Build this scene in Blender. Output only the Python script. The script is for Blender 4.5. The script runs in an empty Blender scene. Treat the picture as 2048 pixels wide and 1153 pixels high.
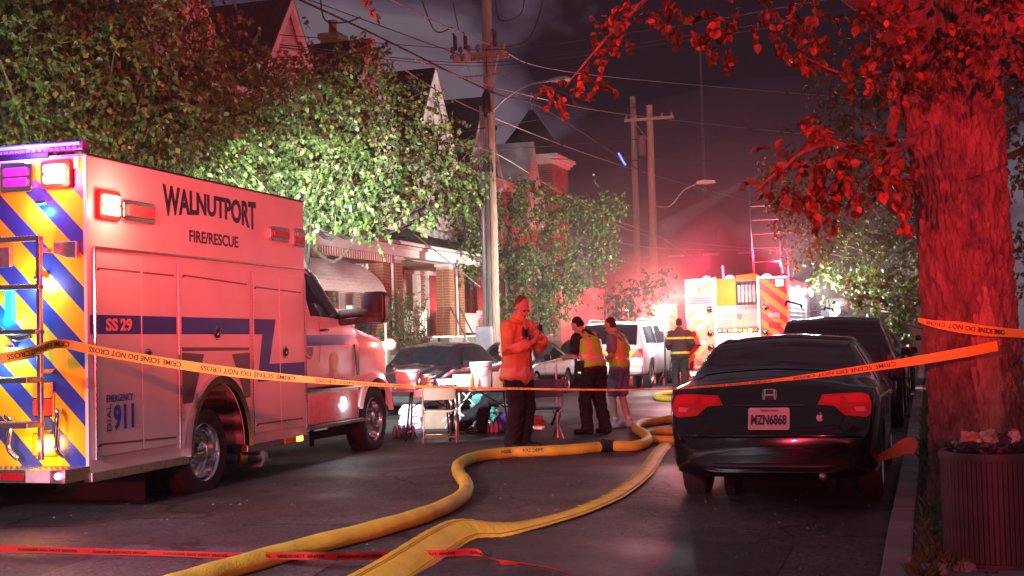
import bpy, bmesh, math, random
import numpy as np
from mathutils import Vector, Matrix, noise as mnoise
random.seed(7); np.random.seed(7)
sc = bpy.context.scene
COL = sc.collection
PI = math.pi
def rad(a): return math.radians(a)
# ---------------- camera ----------------
FPX, CX, CY = 2500.0, 1024.0, 576.5
CAMH = 1.5
cam = bpy.data.cameras.new('camera'); camo = bpy.data.objects.new('camera', cam); COL.objects.link(camo)
cam.sensor_width = 36.0; cam.lens = FPX/2048*36; cam.clip_end = 600; cam.clip_start = 0.05
CR = Matrix.Rotation(rad(18.3), 3, 'Z') @ Matrix.Rotation(PI/2+rad(2.3), 3, 'X') @ Matrix.Rotation(rad(-1.4), 3, 'Z')
camo.matrix_world = Matrix.Translation((0, 0, CAMH)) @ CR.to_4x4()
sc.camera = camo
def at(px, py, d):            # a point seen at that place of the photograph, d metres deep
    return Vector((0, 0, CAMH)) + CR @ (Vector(((px-CX)/FPX, -(py-CY)/FPX, -1))*d)
def on(px, py, h=0.0):        # the point of the horizontal plane z=h seen there
    v = CR @ Vector(((px-CX)/FPX, -(py-CY)/FPX, -1)); return Vector((0, 0, CAMH)) + v*((h-CAMH)/v.z)
def onx(px, py, X):           # the point of the plane x=X seen there
    v = CR @ Vector(((px-CX)/FPX, -(py-CY)/FPX, -1)); return Vector((0, 0, CAMH)) + v*(X/v.x)
# ---------------- world: night sky full of lit smoke ----------------
w = bpy.data.worlds.new('World'); sc.world = w; w.use_nodes = True
nt = w.node_tree; nt.nodes.clear()
def N(t, **k):
    n = nt.nodes.new(t)
    for a, b in k.items(): setattr(n, a, b)
    return n
tc = N('ShaderNodeTexCoord'); mp = N('ShaderNodeMapping'); mp.inputs['Scale'].default_value = (1, 1, 1.6)
nt.links.new(tc.outputs['Generated'], mp.inputs[0])
nz = N('ShaderNodeTexNoise'); nz.inputs['Scale'].default_value = 7.5; nz.inputs['Detail'].default_value = 5; nz.inputs['Roughness'].default_value = .5
nz.inputs['Distortion'].default_value = .6
nt.links.new(mp.outputs[0], nz.inputs['Vector'])
# clear dark gap high over the right side of the street, smoke elsewhere
dv = (at(1500, 60, 1)-Vector((0, 0, CAMH))).normalized()
dp = N('ShaderNodeVectorMath', operation='DOT_PRODUCT'); dp.inputs[1].default_value = dv
nt.links.new(tc.outputs['Generated'], dp.inputs[0])
mr = N('ShaderNodeMapRange'); mr.inputs[1].default_value = .9985; mr.inputs[2].default_value = .976; mr.inputs[3].default_value = -.34; mr.inputs[4].default_value = .21
nt.links.new(dp.outputs['Value'], mr.inputs[0])
ad = N('ShaderNodeMath', operation='ADD'); nt.links.new(nz.outputs['Fac'], ad.inputs[0]); nt.links.new(mr.outputs[0], ad.inputs[1])
rp = N('ShaderNodeValToRGB'); e = rp.color_ramp.elements
e[0].position = .42; e[0].color = (.010, .005, .009, 1); e[1].position = .72; e[1].color = (.125, .095, .122, 1)
m_ = rp.color_ramp.elements.new(.58); m_.color = (.055, .036, .057, 1)
nt.links.new(ad.outputs[0], rp.inputs[0])
bg = N('ShaderNodeBackground'); bg.inputs['Strength'].default_value = 1.0
wo = N('ShaderNodeOutputWorld'); nt.links.new(rp.outputs[0], bg.inputs[0]); nt.links.new(bg.outputs[0], wo.inputs[0])
sc.view_settings.view_transform = 'Standard'; sc.view_settings.look = 'None'; sc.view_settings.exposure = .26; sc.view_settings.gamma = 1
sc.cycles.use_denoising = True
sc.cycles.max_bounces = 6; sc.cycles.diffuse_bounces = 2; sc.cycles.glossy_bounces = 3; sc.cycles.transmission_bounces = 4
sc.cycles.transparent_max_bounces = 12; sc.cycles.volume_bounces = 0; sc.cycles.sample_clamp_indirect = 4
sc.cycles.volume_step_rate = 4
# ---------------- lamps that stand outside the frame ----------------
def look(o, tgt):
    o.rotation_euler = (Vector(tgt)-o.location).to_track_quat('-Z', 'Y').to_euler()
def spot(loc, tgt, col, pw, ang=120, blend=.5, size=.15, name='lamp'):
    l = bpy.data.lights.new(name, 'SPOT'); l.color = col; l.energy = pw; l.spot_size = rad(ang); l.spot_blend = blend; l.shadow_soft_size = size
    o = bpy.data.objects.new(name, l); COL.objects.link(o); o.location = loc; look(o, tgt); return o
def point(loc, col, pw, size=.08, name='lamp'):
    l = bpy.data.lights.new(name, 'POINT'); l.color = col; l.energy = pw; l.shadow_soft_size = size
    o = bpy.data.objects.new(name, l); COL.objects.link(o); o.location = loc; return o
# red light bars of the emergency vehicles parked behind the photographer
spot((-6.5, -5, 2.6), (-.2, 10.3, 6.4), (1, .022, .035), 11500, 40, .3, .12, 'emergency_light_behind')
spot((6.5, -3.5, 2.8), (.2, 10.3, 6.4), (1, .02, .04), 9500, 40, .3, .12, 'emergency_light_behind')
spot((-2.5, -12, 2.7), (-5.6, 14, 1.35), (1, .03, .05), 11500, 19, .4, .2, 'emergency_light_behind')
spot((-5.0, -9, 5.2), (-4.9, 1.7, 0), (.92, .86, 1.0), 11000, 31, .45, .35, 'street_lamp_behind')
spot((2.2, -1.0, 2.9), (-6.65, 12.2, 3.7), (1, .05, .045), 13000, 26, .75, .15, 'emergency_light_behind')

spot((.9, -6, 2.3), (-1.2, 10.5, .5), (1, .05, .10), 2600, 26, .5, .2, 'emergency_light_behind')

# ---------------- materials ----------------
MATS = {}
def M(name, col, rough=.6, metal=0.0, var=.12, sc_=6.0, bump=0.0, bsc=60.0, em=None, es=0.0, spec=.5, trans=0.0, alpha=1.0, coat=0.0, obj=True, col2=None, sheen=0.0, stretch=None, det=4):
    if name in MATS: return MATS[name]
    m = bpy.data.materials.new(name); m.use_nodes = True; t = m.node_tree; b = t.nodes['Principled BSDF']
    b.inputs['Roughness'].default_value = rough; b.inputs['Metallic'].default_value = metal
    b.inputs['Specular IOR Level'].default_value = spec; b.inputs['Coat Weight'].default_value = coat
    b.inputs['Transmission Weight'].default_value = trans; b.inputs['Alpha'].default_value = alpha
    b.inputs['Sheen Weight'].default_value = sheen
    tcn = t.nodes.new('ShaderNodeTexCoord'); src = tcn.outputs['Object']
    if stretch:
        mpn = t.nodes.new('ShaderNodeMapping'); mpn.inputs['Scale'].default_value = stretch; t.links.new(src, mpn.inputs[0]); src = mpn.outputs[0]
    n = t.nodes.new('ShaderNodeTexNoise'); n.inputs['Scale'].default_value = sc_; n.inputs['Detail'].default_value = det
    t.links.new(src, n.inputs['Vector'])
    r = t.nodes.new('ShaderNodeValToRGB'); c = Vector(col)
    a = c*(1-var) if col2 is None else c; z = c*(1+var) if col2 is None else Vector(col2)
    r.color_ramp.elements[0].position = .3; r.color_ramp.elements[1].position = .7
    r.color_ramp.elements[0].color = (*a, 1); r.color_ramp.elements[1].color = (*[min(1, q) for q in z], 1)
    t.links.new(n.outputs['Fac'], r.inputs[0]); t.links.new(r.outputs[0], b.inputs['Base Color'])
    if bump > 0:
        n2 = t.nodes.new('ShaderNodeTexNoise'); n2.inputs['Scale'].default_value = bsc; n2.inputs['Detail'].default_value = 5
        t.links.new(src, n2.inputs['Vector'])
        bp = t.nodes.new('ShaderNodeBump'); bp.inputs['Strength'].default_value = bump; bp.inputs['Distance'].default_value = .02
        t.links.new(n2.outputs['Fac'], bp.inputs['Height']); t.links.new(bp.outputs[0], b.inputs['Normal'])
    if em is not None:
        b.inputs['Emission Color'].default_value = (*em, 1); b.inputs['Emission Strength'].default_value = es
    MATS[name] = m; return m
white = M('white_paint', (.74, .74, .75), .28, var=.05, sc_=2.5, coat=.3)
blue = M('blue_vinyl', (.030, .055, .42), .3, var=.08)
navy = M('navy_vinyl', (.02, .02, .10), .35)
yellow = M('yellow_reflective', (.80, .52, .015), .35, var=.08)
darkgrey = M('dark_grey_vinyl', (.10, .10, .105), .4)
chrome = M('chrome', (.78, .78, .80), .12, 1.0, var=.08, sc_=12)
alu = M('aluminium', (.55, .55, .57), .32, 1.0, var=.15, sc_=20)
steel = M('galvanised_steel', (.42, .43, .45), .4, .9, var=.2, sc_=14)
rubber = M('tyre_rubber', (.022, .021, .022), .75, var=.3, sc_=18, bump=.2)
blackp = M('black_plastic', (.018, .018, .02), .42, var=.2)
underb = M('underbody_black', (.012, .012, .012), .8)
glassd = M('tinted_glass', (.012, .012, .016), .06, var=.2, spec=.9)
redlens = M('red_lens', (.42, .012, .02), .18, coat=.5)
clearlens = M('clear_lens', (.55, .55, .58), .15, .3)
amberlens = M('amber_lens', (.75, .28, .02), .2)
def emis(name, col, s): return M(name, col, .3, em=col, es=s)
e_red = emis('lit_red_lamp', (1, .10, .10), 9)
e_redhot = emis('lit_red_lamp_centre', (1, .62, .30), 14)
e_amber = emis('lit_amber_lamp', (1, .50, .08), 12)
e_white = emis('lit_white_lamp', (.92, .97, 1), 22)
e_blue = emis('lit_blue_lamp', (.05, .08, 1), 7)
e_bluedim = emis('lit_blue_lamp_dim', (.12, .06, .9), 1.6)
e_cyan = emis('lit_cyan_lamp', (.05, .5, 1), 6)

# ---------------- mesh helper ----------------
class MB:
    def __init__(s): s.v = []; s.f = []; s.mi = []; s.mats = []; s.cur = 0
    def mat(s, m):
        if m not in s.mats: s.mats.append(m)
        s.cur = s.mats.index(m); return s
    def add(s, vs, fs):
        o = len(s.v); s.v += [tuple(p) for p in vs]; s.f += [tuple(i+o for i in f) for f in fs]; s.mi += [s.cur]*len(fs); return s
    def box(s, x0, x1, y0, y1, z0, z1):
        return s.add([(x0, y0, z0), (x1, y0, z0), (x1, y1, z0), (x0, y1, z0), (x0, y0, z1), (x1, y0, z1), (x1, y1, z1), (x0, y1, z1)],
            [(0, 3, 2, 1), (4, 5, 6, 7), (0, 1, 5, 4), (1, 2, 6, 5), (2, 3, 7, 6), (3, 0, 4, 7)])
    def quad(s, *p): return s.add(p, [tuple(range(len(p)))])
    def tube(s, pts, r, n=8, cap=True, sx=1.0):
        pts = [Vector(p) for p in pts]; rs = r if isinstance(r, (list, tuple)) else [r]*len(pts)
        ring = []; up = None
        for i, p in enumerate(pts):
            t = (pts[min(i+1, len(pts)-1)]-pts[max(i-1, 0)])
            if t.length < 1e-9: t = Vector((0, 0, 1))
            t.normalize()
            if up is None:
                up = Vector((0, 0, 1)) if abs(t.z) < .9 else Vector((0, 1, 0))
            a = t.cross(up)
            if a.length < 1e-6: a = t.cross(Vector((1, .3, 0)))
            a.normalize(); b = a.cross(t).normalized(); up = b
            ring.append([p+a*(rs[i]*math.cos(2*PI*k/n)*sx)+b*(rs[i]*math.sin(2*PI*k/n)) for k in range(n)])
        vs = [q for rr in ring for q in rr]; fs = []
        for i in range(len(pts)-1):
            for k in range(n):
                k2 = (k+1) % n; fs.append((i*n+k, i*n+k2, (i+1)*n+k2, (i+1)*n+k))
        if cap:
            fs.append(tuple(range(n))[::-1]); fs.append(tuple((len(pts)-1)*n+k for k in range(n)))
        # outward orientation
        return s.add(vs, [f[::-1] for f in fs])
    def cyl(s, a, b, r0, r1=None, n=16): return s.tube([a, b], [r0, r0 if r1 is None else r1], n)
    def lathe(s, prof, c=(0, 0, 0), ax='z', n=32, cap=False):   # profile [(r, h)]
        vs = []; fs = []; c = Vector(c)
        for r, h in prof:
            for k in range(n):
                a = 2*PI*k/n; x, y = r*math.cos(a), r*math.sin(a)
                vs.append(c+(Vector((x, y, h)) if ax == 'z' else Vector((h, x, y)) if ax == 'x' else Vector((y, h, x))))
        for i in range(len(prof)-1):
            for k in range(n):
                k2 = (k+1) % n; fs.append((i*n+k, i*n+k2, (i+1)*n+k2, (i+1)*n+k))
        if cap: fs.append(tuple(range(n))[::-1]); fs.append(tuple((len(prof)-1)*n+k for k in range(n)))
        return s.add(vs, fs)
    def prism(s, poly, d, f):      # poly of 2-D points, f(u,v,w)->xyz, w in (0,d)
        n = len(poly); vs = [f(u, v, 0) for u, v in poly]+[f(u, v, d) for u, v in poly]
        return s.add(vs, [tuple(range(n))[::-1], tuple(range(n, 2*n))]+[(i, (i+1) % n, n+(i+1) % n, n+i) for i in range(n)])
    def build(s, name, mat=None, parent=None, smooth=False, bevel=0, loc=None, auto=None, fix=False):
        me = bpy.data.meshes.new(name); me.from_pydata(s.v, [], s.f)
        if mat is not None and not s.mats: me.materials.append(mat)
        else:
            for m in s.mats: me.materials.append(m)
            me.polygons.foreach_set('material_index', s.mi)
        if fix:
            bm = bmesh.new(); bm.from_mesh(me); bmesh.ops.recalc_face_normals(bm, faces=bm.faces); bm.to_mesh(me); bm.free()
        if smooth: me.polygons.foreach_set('use_smooth', [True]*len(me.polygons))
        if auto is not None: me.set_sharp_from_angle(angle=rad(auto))
        me.update()
        o = bpy.data.objects.new(name, me); COL.objects.link(o)
        if parent: o.parent = parent
        if loc is not None: o.location = loc
        if bevel > 0:
            b = o.modifiers.new('bevel', 'BEVEL'); b.width = bevel; b.segments = 2; b.limit_method = 'ANGLE'; b.angle_limit = rad(40)
            if not smooth: b.harden_normals = False
        return o
def thing(name, label, cat, loc=(0, 0, 0), rz=0.0, group=None):
    o = bpy.data.objects.new(name, None); COL.objects.link(o); o.empty_display_size = .2
    o.location = loc; o.rotation_euler = (0, 0, rz); o['label'] = label; o['category'] = cat
    if group: o['group'] = group
    return o
def tag(o, label=None, cat=None, group=None, kind=None):
    if label: o['label'] = label
    if cat: o['category'] = cat
    if group: o['group'] = group
    if kind: o['kind'] = kind
    return o
def struct(mb, name, mat, **k): return tag(mb.build(name, mat, **k), kind='structure')
def copytree(o, parent=None):
    c = o.copy(); COL.objects.link(c); c.parent = parent
    for ch in list(o.children): copytree(ch, c)
    return c
def rbox(x0, x1, y0, y1, z0, z1, name, mat, parent, bevel=.01):
    return MB().box(x0, x1, y0, y1, z0, z1).build(name, mat, parent, bevel=bevel)
def rrect(u0, u1, v0, v1, r, n=4):
    out = []
    for cx, cy, a0 in ((u1-r, v1-r, 0), (u0+r, v1-r, 90), (u0+r, v0+r, 180), (u1-r, v0+r, 270)):
        for k in range(n+1):
            a = rad(a0+90*k/n); out.append((cx+r*math.cos(a), cy+r*math.sin(a)))
    return out
def clip(poly, u0, u1, v0, v1):
    def cut(p, ax, lim, sg):
        out = []
        for i in range(len(p)):
            a, b = p[i], p[(i+1) % len(p)]; da, db = sg*(a[ax]-lim), sg*(b[ax]-lim)
            if da >= 0: out.append(a)
            if da*db < 0:
                t = da/(da-db); out.append((a[0]+(b[0]-a[0])*t, a[1]+(b[1]-a[1])*t))
        return out
    for ax, lim, sg in ((0, u0, 1), (0, u1, -1), (1, v0, 1), (1, v1, -1)):
        poly = cut(poly, ax, lim, sg)
        if len(poly) < 3: return []
    return poly
def textmesh(txt, size=1.0, ext=.002, bold=0.0, sx=1.0, shear=0.0):
    """verts (u right, v up, w out) and faces of a word, u starting at 0, v on baseline"""
    cu = bpy.data.curves.new('t', 'FONT'); cu.body = txt; cu.size = size; cu.extrude = ext; cu.offset = bold*size; cu.shear = shear; cu.resolution_u = 3
    o = bpy.data.objects.new('t', cu); COL.objects.link(o); bpy.context.view_layer.update()
    dg = bpy.context.evaluated_depsgraph_get(); me = bpy.data.meshes.new_from_object(o.evaluated_get(dg))
    vs = [(v.co.x*sx, v.co.y, v.co.z) for v in me.vertices]; fs = [tuple(p.vertices) for p in me.polygons]
    bpy.data.objects.remove(o); bpy.data.curves.remove(cu); bpy.data.meshes.remove(me)
    u0 = min(v[0] for v in vs); return [(v[0]-u0, v[1], v[2]) for v in vs], fs, max(v[0] for v in vs)-u0
def textobj(txt, u0, u1, v0, v1, fn, name, mat, parent, bold=0.0, ext=.0015, warp=None):
    """fit a word in the box u0..u1, v0..v1 and map it by fn(u,v,w)"""
    vs, fs, wd = textmesh(txt, 1.0, ext, bold)
    a = min(v[1] for v in vs); b = max(v[1] for v in vs)
    pts = []
    for u, v, wv in vs:
        s_, t_ = u/wd, (v-a)/(b-a)
        U, V = u0+s_*(u1-u0), v0+t_*(v1-v0)
        if warp: U, V = warp(s_, t_, U, V)
        pts.append(fn(U, V, wv+ext))
    mb = MB(); mb.add(pts, fs); return mb.build(name, mat, parent)
def catmull(pts, n=8):
    pts = [Vector(p) for p in pts]; out = []
    for i in range(len(pts)-1):
        p0, p1, p2, p3 = pts[max(i-1, 0)], pts[i], pts[i+1], pts[min(i+2, len(pts)-1)]
        for k in range(n):
            t = k/n; out.append(.5*((2*p1)+(p2-p0)*t+(2*p0-5*p1+4*p2-p3)*t*t+(3*p1-p0-3*p2+p3)*t**3))
    out.append(pts[-1]); return out
def apply_mods(o):
    bpy.context.view_layer.update(); dg = bpy.context.evaluated_depsgraph_get()
    me = bpy.data.meshes.new_from_object(o.evaluated_get(dg)); o.modifiers.clear(); old = o.data; o.data = me; bpy.data.meshes.remove(old); return o
def ground(X): return max(0.0, .10*(1-((X+5.5)/5.3)**2))
KR, KL = -0.30, -10.75       # kerb lines (street runs along +Y)
SWZ = .14
# ---------------- setting ----------------
g = MB(); g.box(-150, 150, -60, 300, -.6, -.12); struct(g, 'ground', M('far_ground', (.04, .037, .035), .9))
asph = M('asphalt', (.045, .043, .046), .62, var=.35, sc_=1.6, bump=.55, bsc=160, det=9, spec=.45)
def rough_asphalt(m):
    t = m.node_tree; b = t.nodes['Principled BSDF']; tc_ = [n for n in t.nodes if n.type == 'TEX_COORD'][0]; cr = [n for n in t.nodes if n.type == 'VALTORGB'][0]
    v = t.nodes.new('ShaderNodeTexVoronoi'); v.inputs['Scale'].default_value = 48; t.links.new(tc_.outputs['Object'], v.inputs['Vector'])
    mx = t.nodes.new('ShaderNodeMix'); mx.data_type = 'RGBA'; mx.blend_type = 'MULTIPLY'; mx.inputs[0].default_value = .8; rr = t.nodes.new('ShaderNodeMapRange'); rr.inputs[3].default_value = .15; rr.inputs[4].default_value = 2.6; t.links.new(v.outputs['Color'], rr.inputs[0])
    t.links.new(cr.outputs[0], mx.inputs[6]); t.links.new(rr.outputs[0], mx.inputs[7])
    n = t.nodes.new('ShaderNodeTexNoise'); n.inputs['Scale'].default_value = .55; n.inputs['Detail'].default_value = 6; t.links.new(tc_.outputs['Object'], n.inputs['Vector'])
    r2 = t.nodes.new('ShaderNodeMapRange'); r2.inputs[1].default_value = .35; r2.inputs[2].default_value = .65; r2.inputs[3].default_value = .42; r2.inputs[4].default_value = .8; t.links.new(n.outputs['Fac'], r2.inputs[0]); t.links.new(r2.outputs[0], b.inputs['Roughness'])
    # wandering cracks
    w_ = t.nodes.new('ShaderNodeTexVoronoi'); w_.feature = 'DISTANCE_TO_EDGE'; w_.inputs['Scale'].default_value = .42; nn = t.nodes.new('ShaderNodeTexNoise'); nn.inputs['Scale'].default_value = 1.8; nn.inputs['Detail'].default_value = 6; t.links.new(tc_.outputs['Object'], nn.inputs['Vector'])
    va = t.nodes.new('ShaderNodeVectorMath'); va.operation = 'MULTIPLY_ADD'; va.inputs[1].default_value = (.9, .9, .9); t.links.new(nn.outputs['Color'], va.inputs[0]); t.links.new(tc_.outputs['Object'], va.inputs[2]); t.links.new(va.outputs[0], w_.inputs['Vector'])
    cm_ = t.nodes.new('ShaderNodeMapRange'); cm_.inputs[1].default_value = .004; cm_.inputs[2].default_value = .012; cm_.inputs[3].default_value = .25; cm_.inputs[4].default_value = 1; t.links.new(w_.outputs['Distance'], cm_.inputs[0])
    m2 = t.nodes.new('ShaderNodeMix'); m2.data_type = 'RGBA'; m2.blend_type = 'MULTIPLY'; m2.inputs[0].default_value = 1; t.links.new(mx.outputs[2], m2.inputs[6]); t.links.new(cm_.outputs[0], m2.inputs[7]); t.links.new(m2.outputs[2], b.inputs['Base Color'])
rough_asphalt(asph)
mb = MB(); xs = np.linspace(KL, KR, 24); ys = [-25]+list(np.linspace(-10, 60, 36))+[150]
for y in ys:
    for x in xs: mb.v.append((x, y, ground(x)))
nx = len(xs)
for j in range(len(ys)-1):
    for i in range(nx-1): mb.f.append((j*nx+i, j*nx+i+1, (j+1)*nx+i+1, (j+1)*nx+i)); mb.mi.append(0)
struct(mb, 'road', asph, smooth=True)
# asphalt patches in the road
am2 = M('patched_asphalt', (.075, .072, .075), .7, var=.3, sc_=3, bump=.5, bsc=140, det=8)
am3 = M('dark_asphalt_patch', (.026, .025, .027), .55, var=.3, sc_=3, bump=.4, bsc=150, det=8)
rough_asphalt(am2); rough_asphalt(am3)
def patch(pts, m, name):
    q = MB(); n = 10
    a, b, c, d = [Vector(p) for p in pts]
    for i in range(n+1):
        for j in range(n+1):
            s, t = i/n, j/n; p = (a*(1-s)+b*s)*(1-t)+(d*(1-s)+c*s)*t
            q.v.append((p.x+.02*math.sin(7*s*t+i), p.y+.02*math.cos(5*s+j*2), ground(p.x)+.004))
    for i in range(n):
        for j in range(n): q.f.append((i*(n+1)+j, (i+1)*(n+1)+j, (i+1)*(n+1)+j+1, i*(n+1)+j+1)); q.mi.append(0)
    struct(q, name, m, smooth=True, fix=True)
patch([(-5.4, 7.6, 0), (-3.7, 7.75, 0), (-3.5, 6.0, 0), (-5.2, 5.8, 0)], am2, 'road_patch')
patch([(-7.8, 19.5, 0), (-4.0, 19.7, 0), (-3.8, 22.2, 0), (-7.7, 22.0, 0)], am2, 'road_patch')
patch([(-3.0, 6.3, 0), (-1.0, 6.2, 0), (-.9, 8.8, 0), (-3.1, 8.9, 0)], am3, 'road_patch')
# kerb stones and pavements
conc = M('concrete', (.20, .19, .18), .8, var=.25, sc_=3, bump=.3, bsc=50, det=8)
concd = M('old_concrete_flag', (.15, .14, .13), .85, var=.3, sc_=2.5, bump=.35, bsc=40, det=8)
soil = M('verge_soil', (.045, .032, .024), .95, var=.45, sc_=5, bump=.9, bsc=25, det=8)
mb = MB(); mb.box(KR+.17, 1.1, -20, 120, -.1, SWZ-.01); struct(mb, 'verge_ground', soil)
mb = MB(); mb.box(1.1, 6, -20, 120, -.1, SWZ-.03); side_r = struct(mb, 'pavement_right', conc)
mb = MB(); mb.box(-13.2, KL-.17, -20, 120, -.1, SWZ-.03); side_l = struct(mb, 'pavement_left', conc)
mb = MB(); mb.box(-60, -13.2, -20, 120, -.1, SWZ+.02); struct(mb, 'yard_ground', soil)
mb = MB(); mb.box(6, 60, -20, 120, -.1, SWZ); struct(mb, 'yard_ground', soil)
kr = bpy.data.objects.new('kerb_right', None); COL.objects.link(kr); kr['kind'] = 'structure'
kl = bpy.data.objects.new('kerb_left', None); COL.objects.link(kl); kl['kind'] = 'structure'
ks = MB(); ks.box(0, .17, .006, 1.194, -.1, SWZ); k0 = ks.build('kerb_stone', conc, kr, bevel=.015)
first = True
for i in range(40):
    for par, x, st in ((kr, KR, 4.0), (kl, KL-.17, 12.0)):
        if first: o = k0; first = False
        else: o = k0.copy(); COL.objects.link(o); o.parent = par
        o.location = (x+random.uniform(-.006, .006), st+i*1.2, random.uniform(-.008, .004)); o.rotation_euler = (0, 0, random.uniform(-.004, .004))
fl = MB(); fl.box(.008, 1.392, .008, 1.392, -.02, .03); f0 = fl.build('paving_flag', concd, side_r, bevel=.01); first = True
for i in range(24):
    for par, x, st in ((side_r, 1.15, 6.0), (side_r, 2.56, 6.0), (side_l, -12.35, 16)):
        if first: o = f0; first = False
        else: o = f0.copy(); COL.objects.link(o); o.parent = par
        o.location = (x, st+i*1.4, SWZ-.03+random.uniform(-.006, .004))
# cross strip of concrete near the kerb by the bin
mb = MB(); mb.box(KR+.18, 1.1, 6.9, 7.75, SWZ-.02, SWZ+.006); struct(mb, 'concrete_slab', concd, bevel=.02)
# gravel and litter of the verge
def scatter(n, box, rfn, seed):
    rs = np.random.RandomState(seed); q = MB()
    for _ in range(n):
        x = rs.uniform(box[0], box[1]); y = rs.uniform(box[2], box[3]); z = rfn(x); r = rs.uniform(.006, .02); a = rs.uniform(0, 6)
        vs = [(x+r*math.cos(a+k*1.57)*rs.uniform(.7, 1.3), y+r*math.sin(a+k*1.57), z) for k in range(4)]+[(x, y, z+r*.8)]
        q.add(vs, [(0, 1, 4), (1, 2, 4), (2, 3, 4), (3, 0, 4)])
    return q
tag(scatter(1500, (KR+.18, 1.1, 5, 22), lambda x: SWZ-.012, 3).build('gravel', M('verge_gravel', (.16, .14, .12), .9, var=.4)), kind='stuff')
tag(scatter(500, (-7, KR, 5, 16), lambda x: ground(x)-.003, 4).build('road_grit', M('road_grit', (.14, .13, .13), .8, var=.4)), kind='stuff')
def grass(n, box, z, seed, h=(.04, .14)):
    rs = np.random.RandomState(seed); q = MB()
    for _ in range(n):
        x = rs.uniform(box[0], box[1]); y = rs.uniform(box[2], box[3]); a = rs.uniform(0, 6.3); hh = rs.uniform(*h); wd = .005
        dx, dy = math.cos(a), math.sin(a); b = rs.uniform(.2, .9)*hh
        q.add([(x-dy*wd, y+dx*wd, z), (x+dy*wd, y-dx*wd, z), (x+dx*b*.4, y+dy*b*.4, z+hh*.7), (x+dx*b, y+dy*b, z+hh)], [(0, 1, 2), (0, 2, 3)])
    return q
grm = M('grass_blades', (.07, .12, .03), .7, var=.4, sc_=2)
for i, (bx, n) in enumerate((((KR+.2, .0, 6.9, 7.7), 200), ((KR+.2, 1.0, 8, 22), 2600), ((KR+.2, 1.0, 14.5, 17), 1500), ((-13.1, -12.5, 18, 34), 3000))):
    tag(grass(n, bx, SWZ-.02, 10+i).build('grass', grm), kind='stuff')
# fallen leaves on the verge
q = MB(); rs = np.random.RandomState(9)
for _ in range(700):
    x = rs.uniform(KR+.2, 1.1); y = rs.uniform(6.5, 16); a = rs.uniform(0, 6); r = rs.uniform(.03, .05); z = SWZ+rs.uniform(0, .02); t = rs.uniform(-.015, .02)
    c, s = math.cos(a), math.sin(a)
    q.add([(x, y, z), (x+r*.4*c-r*.4*s, y+r*.4*s+r*.4*c, z+t), (x+r*c, y+r*s, z), (x+r*.4*c+r*.4*s, y+r*.4*s-r*.4*c, z+t)], [(0, 1, 2), (0, 2, 3)])
tag(q.build('fallen_leaves', M('dead_leaf', (.10, .05, .025), .8, var=.5, sc_=3)), kind='stuff')
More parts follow.
